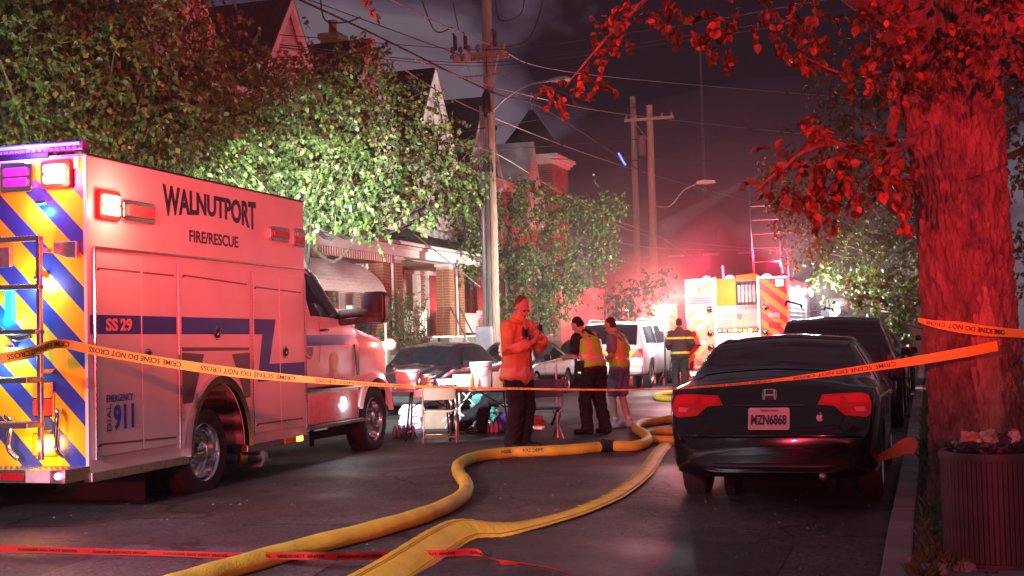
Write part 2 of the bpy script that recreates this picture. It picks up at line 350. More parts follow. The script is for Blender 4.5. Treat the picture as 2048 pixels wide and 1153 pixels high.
# ---------------- vehicle tools ----------------
def pchip(x, y, xq):
    x = np.asarray(x, float); y = np.asarray(y, float); h = np.diff(x); d = np.diff(y)/h; m = np.zeros_like(y)
    for i in range(1, len(x)-1):
        if d[i-1]*d[i] > 0:
            w1, w2 = 2*h[i]+h[i-1], h[i]+2*h[i-1]; m[i] = (w1+w2)/(w1/d[i-1]+w2/d[i])
    m[0], m[-1] = d[0], d[-1]
    i = int(np.clip(np.searchsorted(x, xq)-1, 0, len(x)-2)); t = (xq-x[i])/h[i]; t = min(max(t, 0), 1)
    return ((2*t**3-3*t**2+1)*y[i]+(t**3-2*t**2+t)*h[i]*m[i]+(-2*t**3+3*t**2)*y[i+1]+(t**3-t**2)*h[i]*m[i+1])
class Shell:      # closed car body from stations (y, zl, zb, zr, wl, wb, wr[, crown])
    def __init__(s, st, cx=0.0): s.st = [tuple(q) + (() if len(q) > 7 else (.03,)) for q in st]; s.ys = [q[0] for q in st]; s.cx = cx
    def sect(s, y):
        k_ = round(y, 4); c_ = s.__dict__.setdefault('cache', {})
        if k_ not in c_: c_[k_] = s.sect_(y)
        return c_[k_]
    def sect_(s, y):
        zl, zb, zr, wl, wb, wr, cr = [pchip(s.ys, [q[k] for q in s.st], y) for k in range(1, 8)]
        h = zb-zl
        return [(0, zl), (wl*.75, zl), (wl, zl+.05), (wl+(wb-wl)*.5+.015, zl+h*.4), (wb+.008, zl+h*.74), (wb-.012, zb), (wr, max(zr-.035, zb+.004)), (wr*.72, zr), (0, zr+cr)]
    def ev(s, y, v):
        P = s.sect(y); i = int(min(max(math.floor(v), 0), 7)); t = v-i
        p1, p2 = Vector((*P[i], 0)), Vector((*P[i+1], 0)); p0 = Vector((*P[i-1], 0)) if i > 0 else Vector((-P[1][0], P[1][1], 0)); p3 = Vector((*P[i+2], 0)) if i < 7 else Vector((-P[7][0], P[7][1], 0))
        k = .55; q = (p1*(1-t)+p2*t)*(1-k) + k*.5*((2*p1)+(p2-p0)*t+(2*p0-5*p1+4*p2-p3)*t*t+(3*p1-p0-3*p2+p3)*t**3)
        return Vector((q.x+s.cx, y, q.y))
    def pt(s, y, v, off=0.0, side=1):
        p = s.ev(y, v)
        if off:
            e = .01; a = s.ev(min(y+e, s.ys[-1]), v)-s.ev(max(y-e, s.ys[0]), v); b = s.ev(y, min(v+.05, 8))-s.ev(y, max(v-.05, 0)); n = b.cross(a) if True else 0
            if n.length > 1e-9: n.normalize()
            if n.dot(p-Vector((s.cx, p.y, 1.0*(s.sect(y)[0][1]+s.sect(y)[6][1])/2))) < 0: n = -n
            p = p+n*off
        if side < 0: p = Vector((2*s.cx-p.x, p.y, p.z))
        return p
    def body(s, nu=56, nv=32, extra=()):
        ys = sorted(set([round(q, 4) for q in list(np.linspace(s.ys[0], s.ys[-1], nu))+s.ys+list(extra)])); mb = MB(); n = 2*nv
        for y in ys:
            r = [s.pt(y, 8*k/nv) for k in range(nv+1)]; l = [s.pt(y, 8*k/nv, 0, -1) for k in range(nv-1, 0, -1)]; mb.v += [tuple(p) for p in r+l]
        for i in range(len(ys)-1):
            for k in range(n): mb.f.append((i*n+k, i*n+(k+1) % n, (i+1)*n+(k+1) % n, (i+1)*n+k)); mb.mi.append(0)
        mb.f.append(tuple(range(n))); mb.f.append(tuple((len(ys)-1)*n+k for k in range(n))[::-1]); mb.mi += [0, 0]
        return mb
    def patch(s, c, off, side=1, n=8, m=6, mb=None, both=False):   # c = four (y,v) corners
        mb = mb or MB(); o = len(mb.v)
        for i in range(n+1):
            for j in range(m+1):
                a, b = i/n, j/m
                y = (c[0][0]*(1-a)+c[1][0]*a)*(1-b)+(c[3][0]*(1-a)+c[2][0]*a)*b; v = (c[0][1]*(1-a)+c[1][1]*a)*(1-b)+(c[3][1]*(1-a)+c[2][1]*a)*b
                sd = side
                if both and v > 8: v = 16-v; sd = -side
                mb.v.append(tuple(s.pt(y, v, off, sd)))
        for i in range(n):
            for j in range(m): mb.f.append((o+i*(m+1)+j, o+(i+1)*(m+1)+j, o+(i+1)*(m+1)+j+1, o+i*(m+1)+j+1)); mb.mi.append(mb.cur)
        return mb
def cut_wheels(o, cuts):   # boolean wheel wells, cuts = [(y, z, r, x0, x1)]
    mb = MB()
    for y, z, r, x0, x1 in cuts: mb.cyl((x0, y, z), (x1, y, z), r, n=40)
    c = mb.build('cut', fix=True); c.parent = o.parent
    bpy.context.view_layer.update()
    b = o.modifiers.new('b', 'BOOLEAN'); b.operation = 'DIFFERENCE'; b.object = c; b.solver = 'EXACT'
    apply_mods(o); me = c.data; bpy.data.objects.remove(c); bpy.data.meshes.remove(me)
    o.data.polygons.foreach_set('use_smooth', [True]*len(o.data.polygons)); o.data.set_sharp_from_angle(angle=rad(32))
def wheel(parent, c, r, wd, rr, side, rimmat=None, spokes=5, deep=.06, style='spoke'):
    """side=+1: outer face towards +x"""
    rimmat = rimmat or alu; x0 = -wd/2*side; x1 = wd/2*side
    t = MB(); pr = [(rr, x0), (r*.93, x0), (r*.985, x0*.85), (r, x0*.6), (r, x1*.6), (r*.985, x1*.85), (r*.93, x1), (rr*1.04, x1*.98), (rr, x1*.9)]
    t.lathe(pr, ax='x', n=44); t.mat(blackp)
    # tread blocks
    for k in range(44):
        a = 2*PI*k/44
        for xx in (-.30, 0, .30):
            c0, s0 = math.cos(a+(xx*.1)), math.sin(a+(xx*.1)); ty = Vector((0, -s0, c0)); rad_ = Vector((0, c0, s0)); ctr = Vector((xx*wd, 0, 0))+rad_*(r+.001)
            ex = Vector((1, 0, 0))*wd*.125; et = ty*(PI*r/44*.78)
            v = [ctr-ex-et, ctr+ex-et, ctr+ex+et, ctr-ex+et]; t.add(v+[q+rad_*.007 for q in v], [(4, 5, 6, 7), (0, 1, 5, 4), (1, 2, 6, 5), (2, 3, 7, 6), (3, 0, 4, 7)])
    t.mats = []; t.mi = [0]*len(t.f)
    w_ = t.build('wheel', rubber, parent, smooth=True, auto=40, loc=c)
    m = MB(); m.lathe([(rr*1.0, x1*.92), (rr*.97, x1*.99), (rr*.93, x1*.9), (rr*.90, x1-deep*side), (rr*.86, x0*.8), (0.02, x0*.8)], ax='x', n=40)
    if style == 'spoke':
        for k in range(spokes):
            a = 2*PI*k/spokes; u = Vector((0, math.cos(a), math.sin(a))); tt = Vector((0, -math.sin(a), math.cos(a))); xf = x1*.82
            p = [u*rr*.18+tt*rr*.13, u*rr*.93+tt*rr*.11, u*rr*.93-tt*rr*.11, u*rr*.18-tt*rr*.13]
            m.add([q+Vector((xf, 0, 0)) for q in p]+[q+Vector((xf-.04*side, 0, 0)) for q in p], [(0, 1, 2, 3), (7, 6, 5, 4), (0, 4, 5, 1), (1, 5, 6, 2), (2, 6, 7, 3), (3, 7, 4, 0)])
        m.lathe([(rr*.22, x1*.6), (rr*.22, x1*.86), (0.001, x1*.9)], ax='x', n=20)
    else:          # deep-dish truck wheel
        m.lathe([(rr*.88, x1*.75), (rr*.80, x1*.1), (rr*.62, x1*.0), (rr*.60, x1*.12), (rr*.36, x1*.15), (rr*.34, x1*.75), (rr*.26, x1*.86), (.001, x1*.88)], ax='x', n=44)
        for k in range(10):
            a = 2*PI*k/10; q = Vector((x1*.12, math.cos(a)*rr*.48, math.sin(a)*rr*.48)); m.cyl(q, q+Vector((.045*side, 0, 0)), .017, .013, n=6)
    m.build('rim', rimmat, w_, smooth=True, auto=38)
    return w_

# ---------------- the rescue truck ----------------
T = thing('rescue_truck', 'white box-bodied rescue truck with blue stripe, blue and yellow chevron back and flashing lights', 'rescue truck', (-6.569, 8.702, 0), .033)
BW = 2.45; BL = 4.053; ZT = 3.108; ZB = .47
S = lambda u, v, w: (w, u, v)          # right side
RE = lambda u, v, w: (u, -w, v)        # rear face
arc = [(2.07+.53*math.cos(a), .47+.66*math.sin(a)) for a in np.linspace(0, PI, 22)]
poly = [(0, ZB), (0, ZT), (BL, ZT), (BL, ZB)]+arc
b_ = MB(); b_.prism(poly, BW, lambda u, v, w: (w-BW, u, v)); body = b_.build('body', white, T, bevel=.012)
tb = MB(); tb.box(-BW+.03, -.03, .04, BL-.04, ZT-.01, ZT+.02); tb.build('roof_deck', alu, T)
q = MB()
for k in range(26): q.box(-.03, -.012, .1+k*.152, .14+k*.152, ZT, ZT+.022)
q.tube([(-.012, 0, ZT+.006), (-.012, BL, ZT+.006)], .012); q.build('roof_trim', blackp, T)
# wheel well liner
q = MB(); n = 22
for i, (u, v) in enumerate(arc): q.v += [(-.004, u, v), (-.75, u, v)]
for i in range(len(arc)-1): q.f.append((2*i, 2*i+1, 2*i+3, 2*i+2)); q.mi.append(0)
q.add([(-.75, u, v) for u, v in arc], [tuple(range(len(arc)))]); q.build('wheel_well', underb, T)
# fender trim ring
tr = MB(); ri = [(2.07+.535*math.cos(a), .47+.665*math.sin(a)) for a in np.linspace(0, PI, 30)]; ro = [(2.07+.60*math.cos(a), .47+.735*math.sin(a)) for a in np.linspace(0, PI, 30)]
for i in range(30): tr.v += [(.004, *ri[i]), (.055, *ri[i]), (.062, *ro[i]), (.004, *ro[i])]
for i in range(29):
    for k in range(4): tr.f.append((i*4+k, i*4+(k+1) % 4, i*4+4+(k+1) % 4, i*4+4+k)); tr.mi.append(0)
tr.add([tuple(tr.v[k]) for k in range(4)], [(0, 1, 2, 3)]); tr.build('fender_trim', chrome, T, smooth=True, auto=30)
# doors (panels standing proud), their hinges, seams and handles
def side_panel(name, y0, y1, z0, z1, parent=T, pr=.014, mat=white, poly=None, r=.015):
    p = MB(); p.prism(poly or rrect(y0, y1, z0, z1, r, 2), pr, lambda u, v, w: (.001+w, u, v)); return p.build(name, mat, parent, bevel=.004)
d1 = side_panel('compartment_door', .09, .742, .60, 2.31); side_panel('compartment_door', .754, 1.32, .60, 2.31)
ap = [(2.07+.68*math.cos(a), .47+.82*math.sin(a)) for a in np.linspace(rad(24), rad(156), 16)]
side_panel('compartment_door', 0, 0, 0, 0, poly=[(2.72, 2.275), (1.40, 2.285), (1.40, .84)]+ap[::-1]+[(2.72, .84)])
side_panel('compartment_door', 2.81, 3.385, .58, 2.25); side_panel('compartment_door', 3.397, 3.985, .57, 2.23)
for yy, z0, z1 in ((.065, .58, 2.33), (1.357, .56, 2.3), (2.765, .56, 2.27), (4.015, .55, 2.25)):
    h = MB(); h.tube([(.018, yy, z0), (.018, yy, z1)], .010, 8)
    for k in range(int((z1-z0)/.035)): h.cyl((.018, yy, z0+k*.035), (.018, yy, z0+k*.035+.022), .0135, n=8)
    h.build('hinge', chrome, T)
q = MB(); q.box(.0, .035, .06, 4.0, 2.335, 2.352); q.build('drip_rail', alu, T)
def handle(y, z):
    q = MB(); q.lathe([(.0, .022), (.045, .022), (.055, .012), (.062, .020), (.068, .016)], (0, y, z), 'x', 28); o = q.build('door_handle', chrome, T, smooth=True)
    o.scale = (1, 1, 1)
    k = MB(); k.mat(blackp); k.lathe([(.0, .026), (.044, .026), (.046, .018)], (0, y, z), 'x', 24); k.mat(chrome); k.tube([(.03, y-.03, z-.02), (.045, y, z), (.03, y+.03, z+.028)], .011, 8); k.build('latch', None, o, smooth=True)
for y, z in ((2.06, 1.62), (.85, 1.42), (3.52, 1.41)): handle(y, z)
# blue stripe and its Z, cut in pieces at the door seams, laid on the doors
def decal(name, poly, mat, w0=.0165, parent=T, f=S, t=.0015):
    p = MB(); p.prism(poly, t, lambda u, v, w: f(u, v, w0+w)); return p.build(name, mat, parent)
cuts = [(-.0, .055), (.095, .738), (.758, 1.316), (1.404, 2.715), (2.815, 3.38), (3.402, 3.98)]
full = [(.02, 1.62), (2.99, 1.605), (2.87, 1.11), (4.0, 1.11), (4.0, 1.29), (3.14, 1.29), (3.30, 1.765), (.02, 1.78)]
def tri_fill(poly, name, mat, w0=.0165, segs=cuts):
    from mathutils.geometry import tessellate_polygon
    tris = tessellate_polygon([[Vector((*p, 0)) for p in poly]]); m = MB()
    for a, b in segs:
        for t3 in tris:
            c = clip([poly[i] for i in t3], a, b, -9, 9)
            if len(c) > 2: m.add([S(u, v, (w0 if a > 0 else .003)) for u, v in c], [tuple(range(len(c)))])
    return m.build(name, mat, T, fix=True)
tri_fill(full, 'blue_stripe', blue)
tri_fill([(1.40, 1.49), (2.70, 1.47), (2.70, 1.44), (1.40, 1.455)], 'grey_stripe', darkgrey)
decal('grey_panel', [(1.405, 1.44), (1.405, .965), (1.58, .965), (1.80, 1.42)], darkgrey); decal('grey_panel', [(2.34, 1.41), (2.71, 1.42), (2.71, .96), (2.60, .955)], darkgrey)
# pinstripes of rope pattern
for a, b, z0, z1 in ((.12, 1.29, 2.17, 2.155), (1.45, 2.68, 2.165, 2.12), (2.85, 3.95, 2.10, 2.07), (.12, 1.29, .70, .665), (2.85, 3.95, .67, .66)):
    n = int((b-a)/.03); ps = MB()
    for k in range(n):
        if abs(a+k*.03-.748) < .02 or abs(a+k*.03-3.39) < .02: continue
        t = k/n; z = z0+(z1-z0)*t; ps.box(.0158, .0175, a+k*.03, a+k*.03+.021, z-.008, z+.008)
    ps.add([(.0178, a-.035, z0-.018), (.0178, a+.02, z0-.018), (.0178, a+.01, z0+.012)], [(0, 1, 2)])
    ps.build('pinstripe', M('maroon_vinyl', (.06, .025, .03), .4), T)['kind'] = 'stuff'
dk = M('lettering_dark', (.018, .02, .075), .4)
def arch(s, t, U, V): return U, V+(.075*math.sin(PI*s)*(1-t))-(.02*math.sin(PI*s))*t
textobj('WALNUTPORT', 1.14, 2.92, 2.69, 3.0, S, 'lettering', dk, T, bold=.035, warp=arch)
# gold stripes broken through the big letters
textobj('FIRE/RESCUE', 1.59, 2.53, 2.49, 2.605, S, 'lettering', dk, T, bold=.02)
S2 = lambda u, v, w: (.0172+w, u, v)
textobj('SS', .215, .39, 1.643, 1.752, S2, 'lettering', M('salmon_vinyl', (.75, .32, .25), .4), T, bold=.04)
textobj('29', .425, .60, 1.643, 1.752, S2, 'lettering', M('salmon_vinyl', (.75, .32, .25), .4), T, bold=.04)
textobj('EMERGENCY', .215, .60, 1.045, 1.105, S2, 'lettering', blue, T, bold=.0)
textobj('911', .31, .61, .80, 1.02, S2, 'lettering', blue, T, bold=.035)
textobj('DIAL', .80, 1.03, -.275, -.215, lambda u, v, w: (.0172+w, -v, u), 'lettering', blue, T)
# box lights on the side
def boxlight(name, y0, y1, z0, z1, lens, f=S, rows=2, parent=T, frame=chrome, bars=True):
    p = MB(); p.prism(rrect(y0, y1, z0, z1, .035, 5), .045, lambda u, v, w: f(u, v, w)); o = p.build(name, frame, parent, bevel=.008)
    for r_ in range(rows):
        h = (z1-z0-.07)/rows; a = z0+.035+r_*h
        l = MB(); l.prism(rrect(y0+.04, y1-.04, a+.006, a+h-.006, .02, 4), .02, lambda u, v, w: f(u, v, .046+w)); l.build('lens', lens[r_ % len(lens)], o, bevel=.006)
    return o
boxlight('warning_light', .11, .42, 2.585, 2.835, [e_redhot, e_redhot], frame=M('red_bezel', (.5, .03, .03), .25))
boxlight('scene_light', .46, .95, 2.60, 2.785, [M('red_tint_lens', (.45, .16, .16), .15)], rows=1)
boxlight('scene_light', 3.18, 3.62, 2.615, 2.77, [M('red_tint_lens', (.45, .16, .16), .15)], rows=1)
boxlight('warning_light', 3.74, 4.0, 2.585, 2.79, [redlens, clearlens])
# rub rail, marker lamps
q = MB(); q.box(-.06, .02, .0, 1.50, .40, .478); q.build('rub_rail', alu, T, bevel=.006); q = MB(); q.box(-.06, .02, 2.63, 4.07, .40, .478); rr_ = q.build('rub_rail', alu, T, bevel=.006)
q = MB()
for yy in (.3, .7, 1.1, 1.45, 2.8, 3.2): q.lathe([(.008, .021), (.008, .024), (0, .025)], (0, yy, .44), 'x', 10)
q.build('bolt', chrome, rr_)
q = MB(); q.box(.02, .03, 3.45, 3.72, .413, .468); q.build('side_reflector', amberlens, T, bevel=.004)
q = MB(); q.box(.02, .034, 3.75, 3.88, .413, .468); q.build('marker_lamp', emis('amber_marker', (1, .42, .05), 5), T, bevel=.004)
# rear face: chevrons
ch = MB(); ch.mat(yellow); ch2 = blue
XR = -.03; XC = -BW/2
for k in range(-9, 3):
    base = 2.44+.47*k
    for (lo, hi, m) in ((base, base+.26, yellow), (base+.26, base+.47, blue)):
        pl = [(-3, lo+3), (-3, hi+3), (1, hi-1), (1, lo-1)]; c = clip(pl, XC, XR, .47, ZT-.02); ch.mat(m)
        if len(c) > 2:
            ch.prism(c, .003, lambda u, v, w: (u, -.001-w, v)); ch.prism([(2*XC-u, v) for u, v in c][::-1], .003, lambda u, v, w: (u, -.001-w, v))
ch.build('chevron_panel', None, T, fix=True)
for x in (-.03, -BW): q = MB(); q.box(x, x+.03, -.012, .0, .47, ZT); q.build('corner_trim', white, T)
boxlight('warning_light', -.42, -.13, 2.84, 3.08, [e_redhot], f=RE, frame=M('red_bezel', (.5, .03, .03), .25))
boxlight('warning_light', -.82, -.50, 2.83, 3.075, [M('violet_lens', (.30, .05, .35), .2)], f=RE)
boxlight('warning_light', -BW+.13, -BW+.42, 2.84, 3.08, [e_redhot], f=RE)
lb = MB(); lb.box(-1.6, -.05, .02, .12, 3.16, 3.24); lbo = lb.build('light_bar', M('light_bar_shell', (.10, .08, .3), .2), T, bevel=.012)
q = MB(); q.box(-1.58, -.08, .006, .018, 3.2, 3.225); q.build('lamp_strip', e_blue, lbo)
q = MB()
for k in range(26): q.box(-1.56+k*.057, -1.56+k*.057+.035, .0, .018, 3.165, 3.185)
q.build('lamp_strip', e_bluedim, lbo)['kind'] = 'stuff'
q = MB(); q.box(-1.2, -.4, .03, .1, ZT+.0, 3.16); q.build('mount', blackp, lbo)
q = MB(); q.box(-.115, -.075, -.018, -.001, 3.0, 3.1); q.build('marker_lamp', emis('red_marker', (1, .25, .3), 3), T, bevel=.004)
# small downlights of the rear
for (x, z, m, nm) in ((-.42, 2.72, e_cyan, 'downlight'), (-.44, 2.09, e_white, 'downlight'), (-.74, 1.52, e_white, 'downlight')):
    q = MB(); q.mat(chrome); q.box(x-.05, x+.05, -.05, -.004, z, z+.025); q.mat(m); q.box(x-.035, x+.035, -.046, -.01, z-.008, z-.001); q.build(nm, None, T, bevel=.003)
# tail lamps
tl = MB(); tl.prism(rrect(-.52, -.33, .94, 1.24, .02), .03, lambda u, v, w: RE(u, v, w+.004)); tlo = tl.build('tail_lamp', chrome, T, bevel=.004)
for (z0, z1, m) in ((1.10, 1.225, M('orange_lens', (.8, .22, .02), .2, em=(1, .3, .02), es=.6)), (.955, 1.09, M('brake_lens', (.6, .02, .02), .2, em=(1, .05, .02), es=.8))):
    q = MB(); q.prism(rrect(-.505, -.345, z0, z1, .015), .02, lambda u, v, w: RE(u, v, w+.035)); q.build('lens', m, tlo, bevel=.004)
q = MB(); q.prism(rrect(-.53, -.30, .62, .80, .02), .03, lambda u, v, w: RE(u, v, w+.004)); qo = q.build('turn_lamp', amberlens, T, bevel=.006)
q = MB(); q.prism(rrect(-.44, -.33, .645, .775, .015), .02, lambda u, v, w: RE(u, v, w+.035)); q.build('lens', e_amber, qo, bevel=.004)
# folding ladder on the rear
lad = MB(); lad.box(-.355, -.315, -.20, -.16, .60, 2.42); lad.box(-.90, -.86, -.20, -.16, .60, 2.42); lado = lad.build('rear_ladder', alu, T, bevel=.005)
for z, dz, dd in ((2.395, .04, .05), (2.0, .035, .06), (1.63, .035, .10), (1.235, .04, .22), (.87, .04, .22)):
    q = MB(); q.box(-.90, -.315, -.205-dd+.05, -.15, z, z+dz)
    for k in range(18): q.box(-.885+k*.031, -.868+k*.031, -.205-dd+.048, -.152, z+dz, z+dz+.006)
    q.build('rung', alu, lado, bevel=.003)
for z in (2.30, 1.3, .8):
    for x in (-.335, -.88):
        q = MB(); q.box(x-.018, x+.018, -.17, -.002, z, z+.04); q.build('bracket', chrome, lado, bevel=.004)
q = MB(); q.prism([(-.29, 2.39), (-.07, 2.39), (-.07, 2.25), (-.16, 2.25), (-.29, 2.3)], .05, lambda u, v, w: RE(u, v, w+.004)); q.build('switch_box', alu, T, bevel=.006)
q = MB(); q.prism([(-.93, 2.37), (-.72, 2.37), (-.72, 2.2), (-.86, 2.2), (-.93, 2.26)], .05, lambda u, v, w: RE(u, v, w+.004)); q.build('switch_box', alu, T, bevel=.006)
for (pts, r) in (([(-.75, -.08, .95), (-.66, -.14, .9), (-.70, -.12, .7), (-.62, -.1, .6)], .022), ([(-.25, -.08, 1.0), (-.20, -.15, .95), (-.22, -.14, .70), (-.2, -.08, .62)], .02), ([(-.83, -.1, 1.72), (-.6, -.16, 1.60), (-.45, -.13, 1.62)], .022)):
    q = MB(); q.tube(catmull([(x, y, z) for x, y, z in pts], 5), r, 8); q.build('grab_handle', chrome, T, smooth=True)
q = MB(); q.box(-.78, -.70, -.05, -.004, 1.75, 2.0); q.build('lamp_cluster', emis('cyan_lamp_soft', (.02, .45, .8), 1.5), T, bevel=.008)
# rear bumper of tread plate
tp = M('tread_plate', (.5, .5, .52), .3, 1.0, var=.2, sc_=30)
q = MB(); q.box(-BW, .0, -.33, -.002, .43, .535)
for i in range(44):
    for j in range(4):
        x, z, a = -BW+.03+i*.055, .447+j*.024, (.011 if (i+j) % 2 else -.011); q.add([(x-.014, -.331, z-a*.6), (x-.010, -.335, z-a*.6+.003), (x+.014, -.335, z+a*.6), (x+.010, -.331, z+a*.6-.003)], [(0, 1, 2, 3)])
        q.box(x-.012, x+.012, -.06-j*.07-.004, -.06-j*.07+.004, .535, .539)
bo = q.build('rear_bumper', tp, T)
q = MB(); q.box(-.36, -.135, -.345, -.332, .435, .53); q.build('reflector', M('patterned_reflector', (.75, .75, .75), .2, bump=1, bsc=200), bo, bevel=.003)
q = MB(); q.box(-.60, -.38, -.342, -.332, .452, .51); q.build('reflector', redlens, bo, bevel=.003)
q = MB(); q.lathe([(.028, .0), (.026, .018), (.0, .028)], (-.06, -.333, .487), 'y', 16); q2 = MB(); o = q.build('marker_lamp', emis('red_marker_hot', (1, .12, .22), 12), bo, smooth=True); o.scale = (1, 1, 1); o.rotation_euler = (0, 0, 0)
for v in o.data.vertices: v.co.y = -.333-(v.co.y+.333)
q = MB(); q.box(-BW+.2, -1.3, -.31, -.06, .36, .43); q.build('underrun_bar', steel, T)
# mud flap and underbody
q = MB(); q.box(-.86, -.15, 1.02, 1.035, .12, .5); q.build('mud_flap', M('mud_flap', (.012, .012, .012), .8, var=.3), T)
q = MB(); q.box(-2.2, -.95, .2, 6.2, .42, .56); q.cyl((-2.1, 1.92, .43), (-.4, 1.92, .43), .09); q.cyl((-1.225, 1.92, .43), (-1.225, 5.6, .6), .05); q.build('chassis', underb, T)
for x in (-.17, -.46): wheel(T, (x, 1.917, .47), .43, .24, .285, 1, chrome if x > -.2 else blackp, style='dish')
for x in (-BW+.17, -BW+.46): wheel(T, (x, 1.917, .47), .43, .24, .285, -1, chrome, style='dish')
# discharge pipe with brass coupling
q = MB(); q.mat(blackp); q.cyl((-.30, 2.45, .35), (-.10, 2.62, .34), .06); q.mat(M('brass', (.6, .42, .12), .35, 1.0)); q.cyl((-.10, 2.62, .34), (-.06, 2.70, .33), .066); q.mat(blackp); q.cyl((-.06, 2.70, .33), (-.02, 2.92, .31), .055); q.mat(steel); q.cyl((-.02, 2.92, .31), (-.01, 2.97, .31), .092); q.cyl((-.01, 2.97, .31), (.0, 3.0, .305), .075); q.build('exhaust_coupling', None, T, smooth=True, auto=40)
q = MB(); q.box(-.4, -.08, 3.08, 3.10, .2, .45); q.box(-.2, -.02, 3.0, 3.25, .26, .28); q.build('bracket_plate', steel, T)
# cab
cabw = M('white_cab_paint', (.72, .72, .73), .25, coat=.5, var=.05)
c = Shell([(4.07, .93, 1.75, 2.40, 1.06, 1.12, .99), (4.45, .93, 1.75, 2.43, 1.06, 1.12, .99), (4.85, .93, 1.75, 2.33, 1.06, 1.12, .97), (5.25, .93, 1.745, 2.08, 1.06, 1.12, .97), (5.6, .93, 1.735, 1.80, 1.06, 1.11, .95), (5.75, .93, 1.68, 1.76, 1.06, 1.10, .85),
           (6.1, .90, 1.60, 1.70, 1.08, 1.12, .78), (6.5, .85, 1.52, 1.62, 1.10, 1.13, .75), (6.72, .82, 1.42, 1.50, 1.08, 1.10, .72), (6.80, .84, 1.33, 1.38, 1.0, 1.03, .68)], -BW/2)
cab = c.body(60, 40).build('cab', cabw, T, smooth=True, fix=True)
cut_wheels(cab, [(6.30, .50, .52, -.55, .5), (6.30, .50, .52, -3.2, -1.95)])
q = c.patch([(4.16, 5.12), (5.38, 5.12), (4.98, 5.84), (4.16, 5.90)], .004, n=10, m=8); q.build('side_window', glassd, T, smooth=True)
q = c.patch([(4.30, 5.10), (4.44, 5.10), (4.30, 5.9), (4.18, 5.9)], .009); q.build('window_pillar', cabw, T, smooth=True)
q = c.patch([(4.20, 5.95), (4.62, 5.95), (4.62, 6.05), (4.20, 6.05)], .006); q = c.patch([(4.62, 5.93), (5.50, 5.05), (5.56, 5.2), (4.68, 6.15)], .007, mb=q); q.build('window_trim', M('blue_black_trim', (.02, .02, .05), .3), T, smooth=True)
q = c.patch([(4.80, 6.2), (5.58, 5.9), (5.58, 10.1), (4.80, 9.8)], .005, n=10, m=16, both=True); q.build('windshield', glassd, T, smooth=True)
# door seam lines, sill step, fender flare
for a in (4.10, 4.64, 5.62):
    q = c.patch([(a, 3.05), (a+.012, 3.05), (a+.012, 5.0), (a, 5.0)], .003, n=1, m=10); q.build('door_seam', M('seam_shadow', (.03, .03, .035), .7), T)
q = c.patch([(4.12, 3.75), (5.85, 3.75), (5.75, 4.28), (4.12, 4.3)], .004, n=10, m=4); q.build('blue_stripe', blue, T, smooth=True)
q = MB(); q.tube(catmull([(-.09, 4.66, 1.65), (-.075, 4.75, 1.655), (-.09, 4.86, 1.65)], 4), .014, 8); q.build('door_handle', blackp, T)
q = MB(); q.lathe([(0, .003), (.105, .003), (.11, .0)], (-.105, 4.36, 1.42), 'x', 30); o = q.build('round_emblem', M('emblem_dark', (.09, .08, .05), .4, var=.6, sc_=40), T)
q = MB(); q.lathe([(.075, .005), (.085, .006), (.09, .003)], (-.105, 4.36, 1.42), 'x', 30); q.build('emblem_ring', M('emblem_gold', (.5, .35, .08), .4), o)
SC = lambda u, v, w: (-.108+w, u, v)
def arc2(s, t, U, V):
    a = rad(150-120*s); r = .20+.075*t; return 5.06+r*math.cos(a)*1.15, 1.32+r*math.sin(a)
textobj('DIAMOND', 0, 1, 0, 1, SC, 'lettering', dk, T, bold=.02, warp=arc2)
q = MB(); q.prism([(5.0, 1.38), (5.12, 1.38), (5.19, 1.30), (5.06, 1.02), (4.93, 1.30)], .002, SC); o = q.build('diamond_emblem', M('emblem_silver', (.45, .45, .46), .3, var=.4, sc_=30), T)
q = MB(); q.prism([(5.01, 1.35), (5.11, 1.35), (5.14, 1.29), (5.06, 1.09), (4.97, 1.29)], .002, lambda u, v, w: (-.105+w, u, v)); q.build('emblem_centre', M('emblem_gold', (.5, .35, .08), .4), o)
q = MB(); q.prism([(5.66, 1.48), (5.80, 1.46), (5.80, 1.08), (5.73, 1.08)], .012, lambda u, v, w: (-.112+w, u, v)); q.build('fender_vent', blackp, T, bevel=.004)
q = MB(); q.box(-.35, -.04, 4.10, 5.85, .50, .535)
for k in range(30): q.box(-.34, -.05, 4.13+k*.057, 4.15+k*.057, .535, .541)
q.build('running_board', tp, T)
q = MB(); q.box(-.14, -.10, 4.08, 5.75, .55, .92)
for k in range(48): q.cyl((-.10, 4.10+k*.034, .56), (-.10, 4.10+k*.034, .90), .009, n=6)
q.build('step_panel', alu, T)
q = MB(); q.box(-.13, -.07, 4.08, 5.8, .925, .955); q.build('sill_trim', chrome, T, bevel=.006)
q = MB(); q.lathe([(.05, .0), (.045, .03), (0, .035)], (-.10, 5.25, .78), 'x', 18); q.build('step_lamp', e_white, T, smooth=True)
q = MB(); q.tube([(-.28, 4.2, .40), (-.3, 5.9, .38)], .05); q.cyl((-.4, 5.0, .45), (-.4, 5.0, .25), .03); q.build('frame_rail', underb, T)
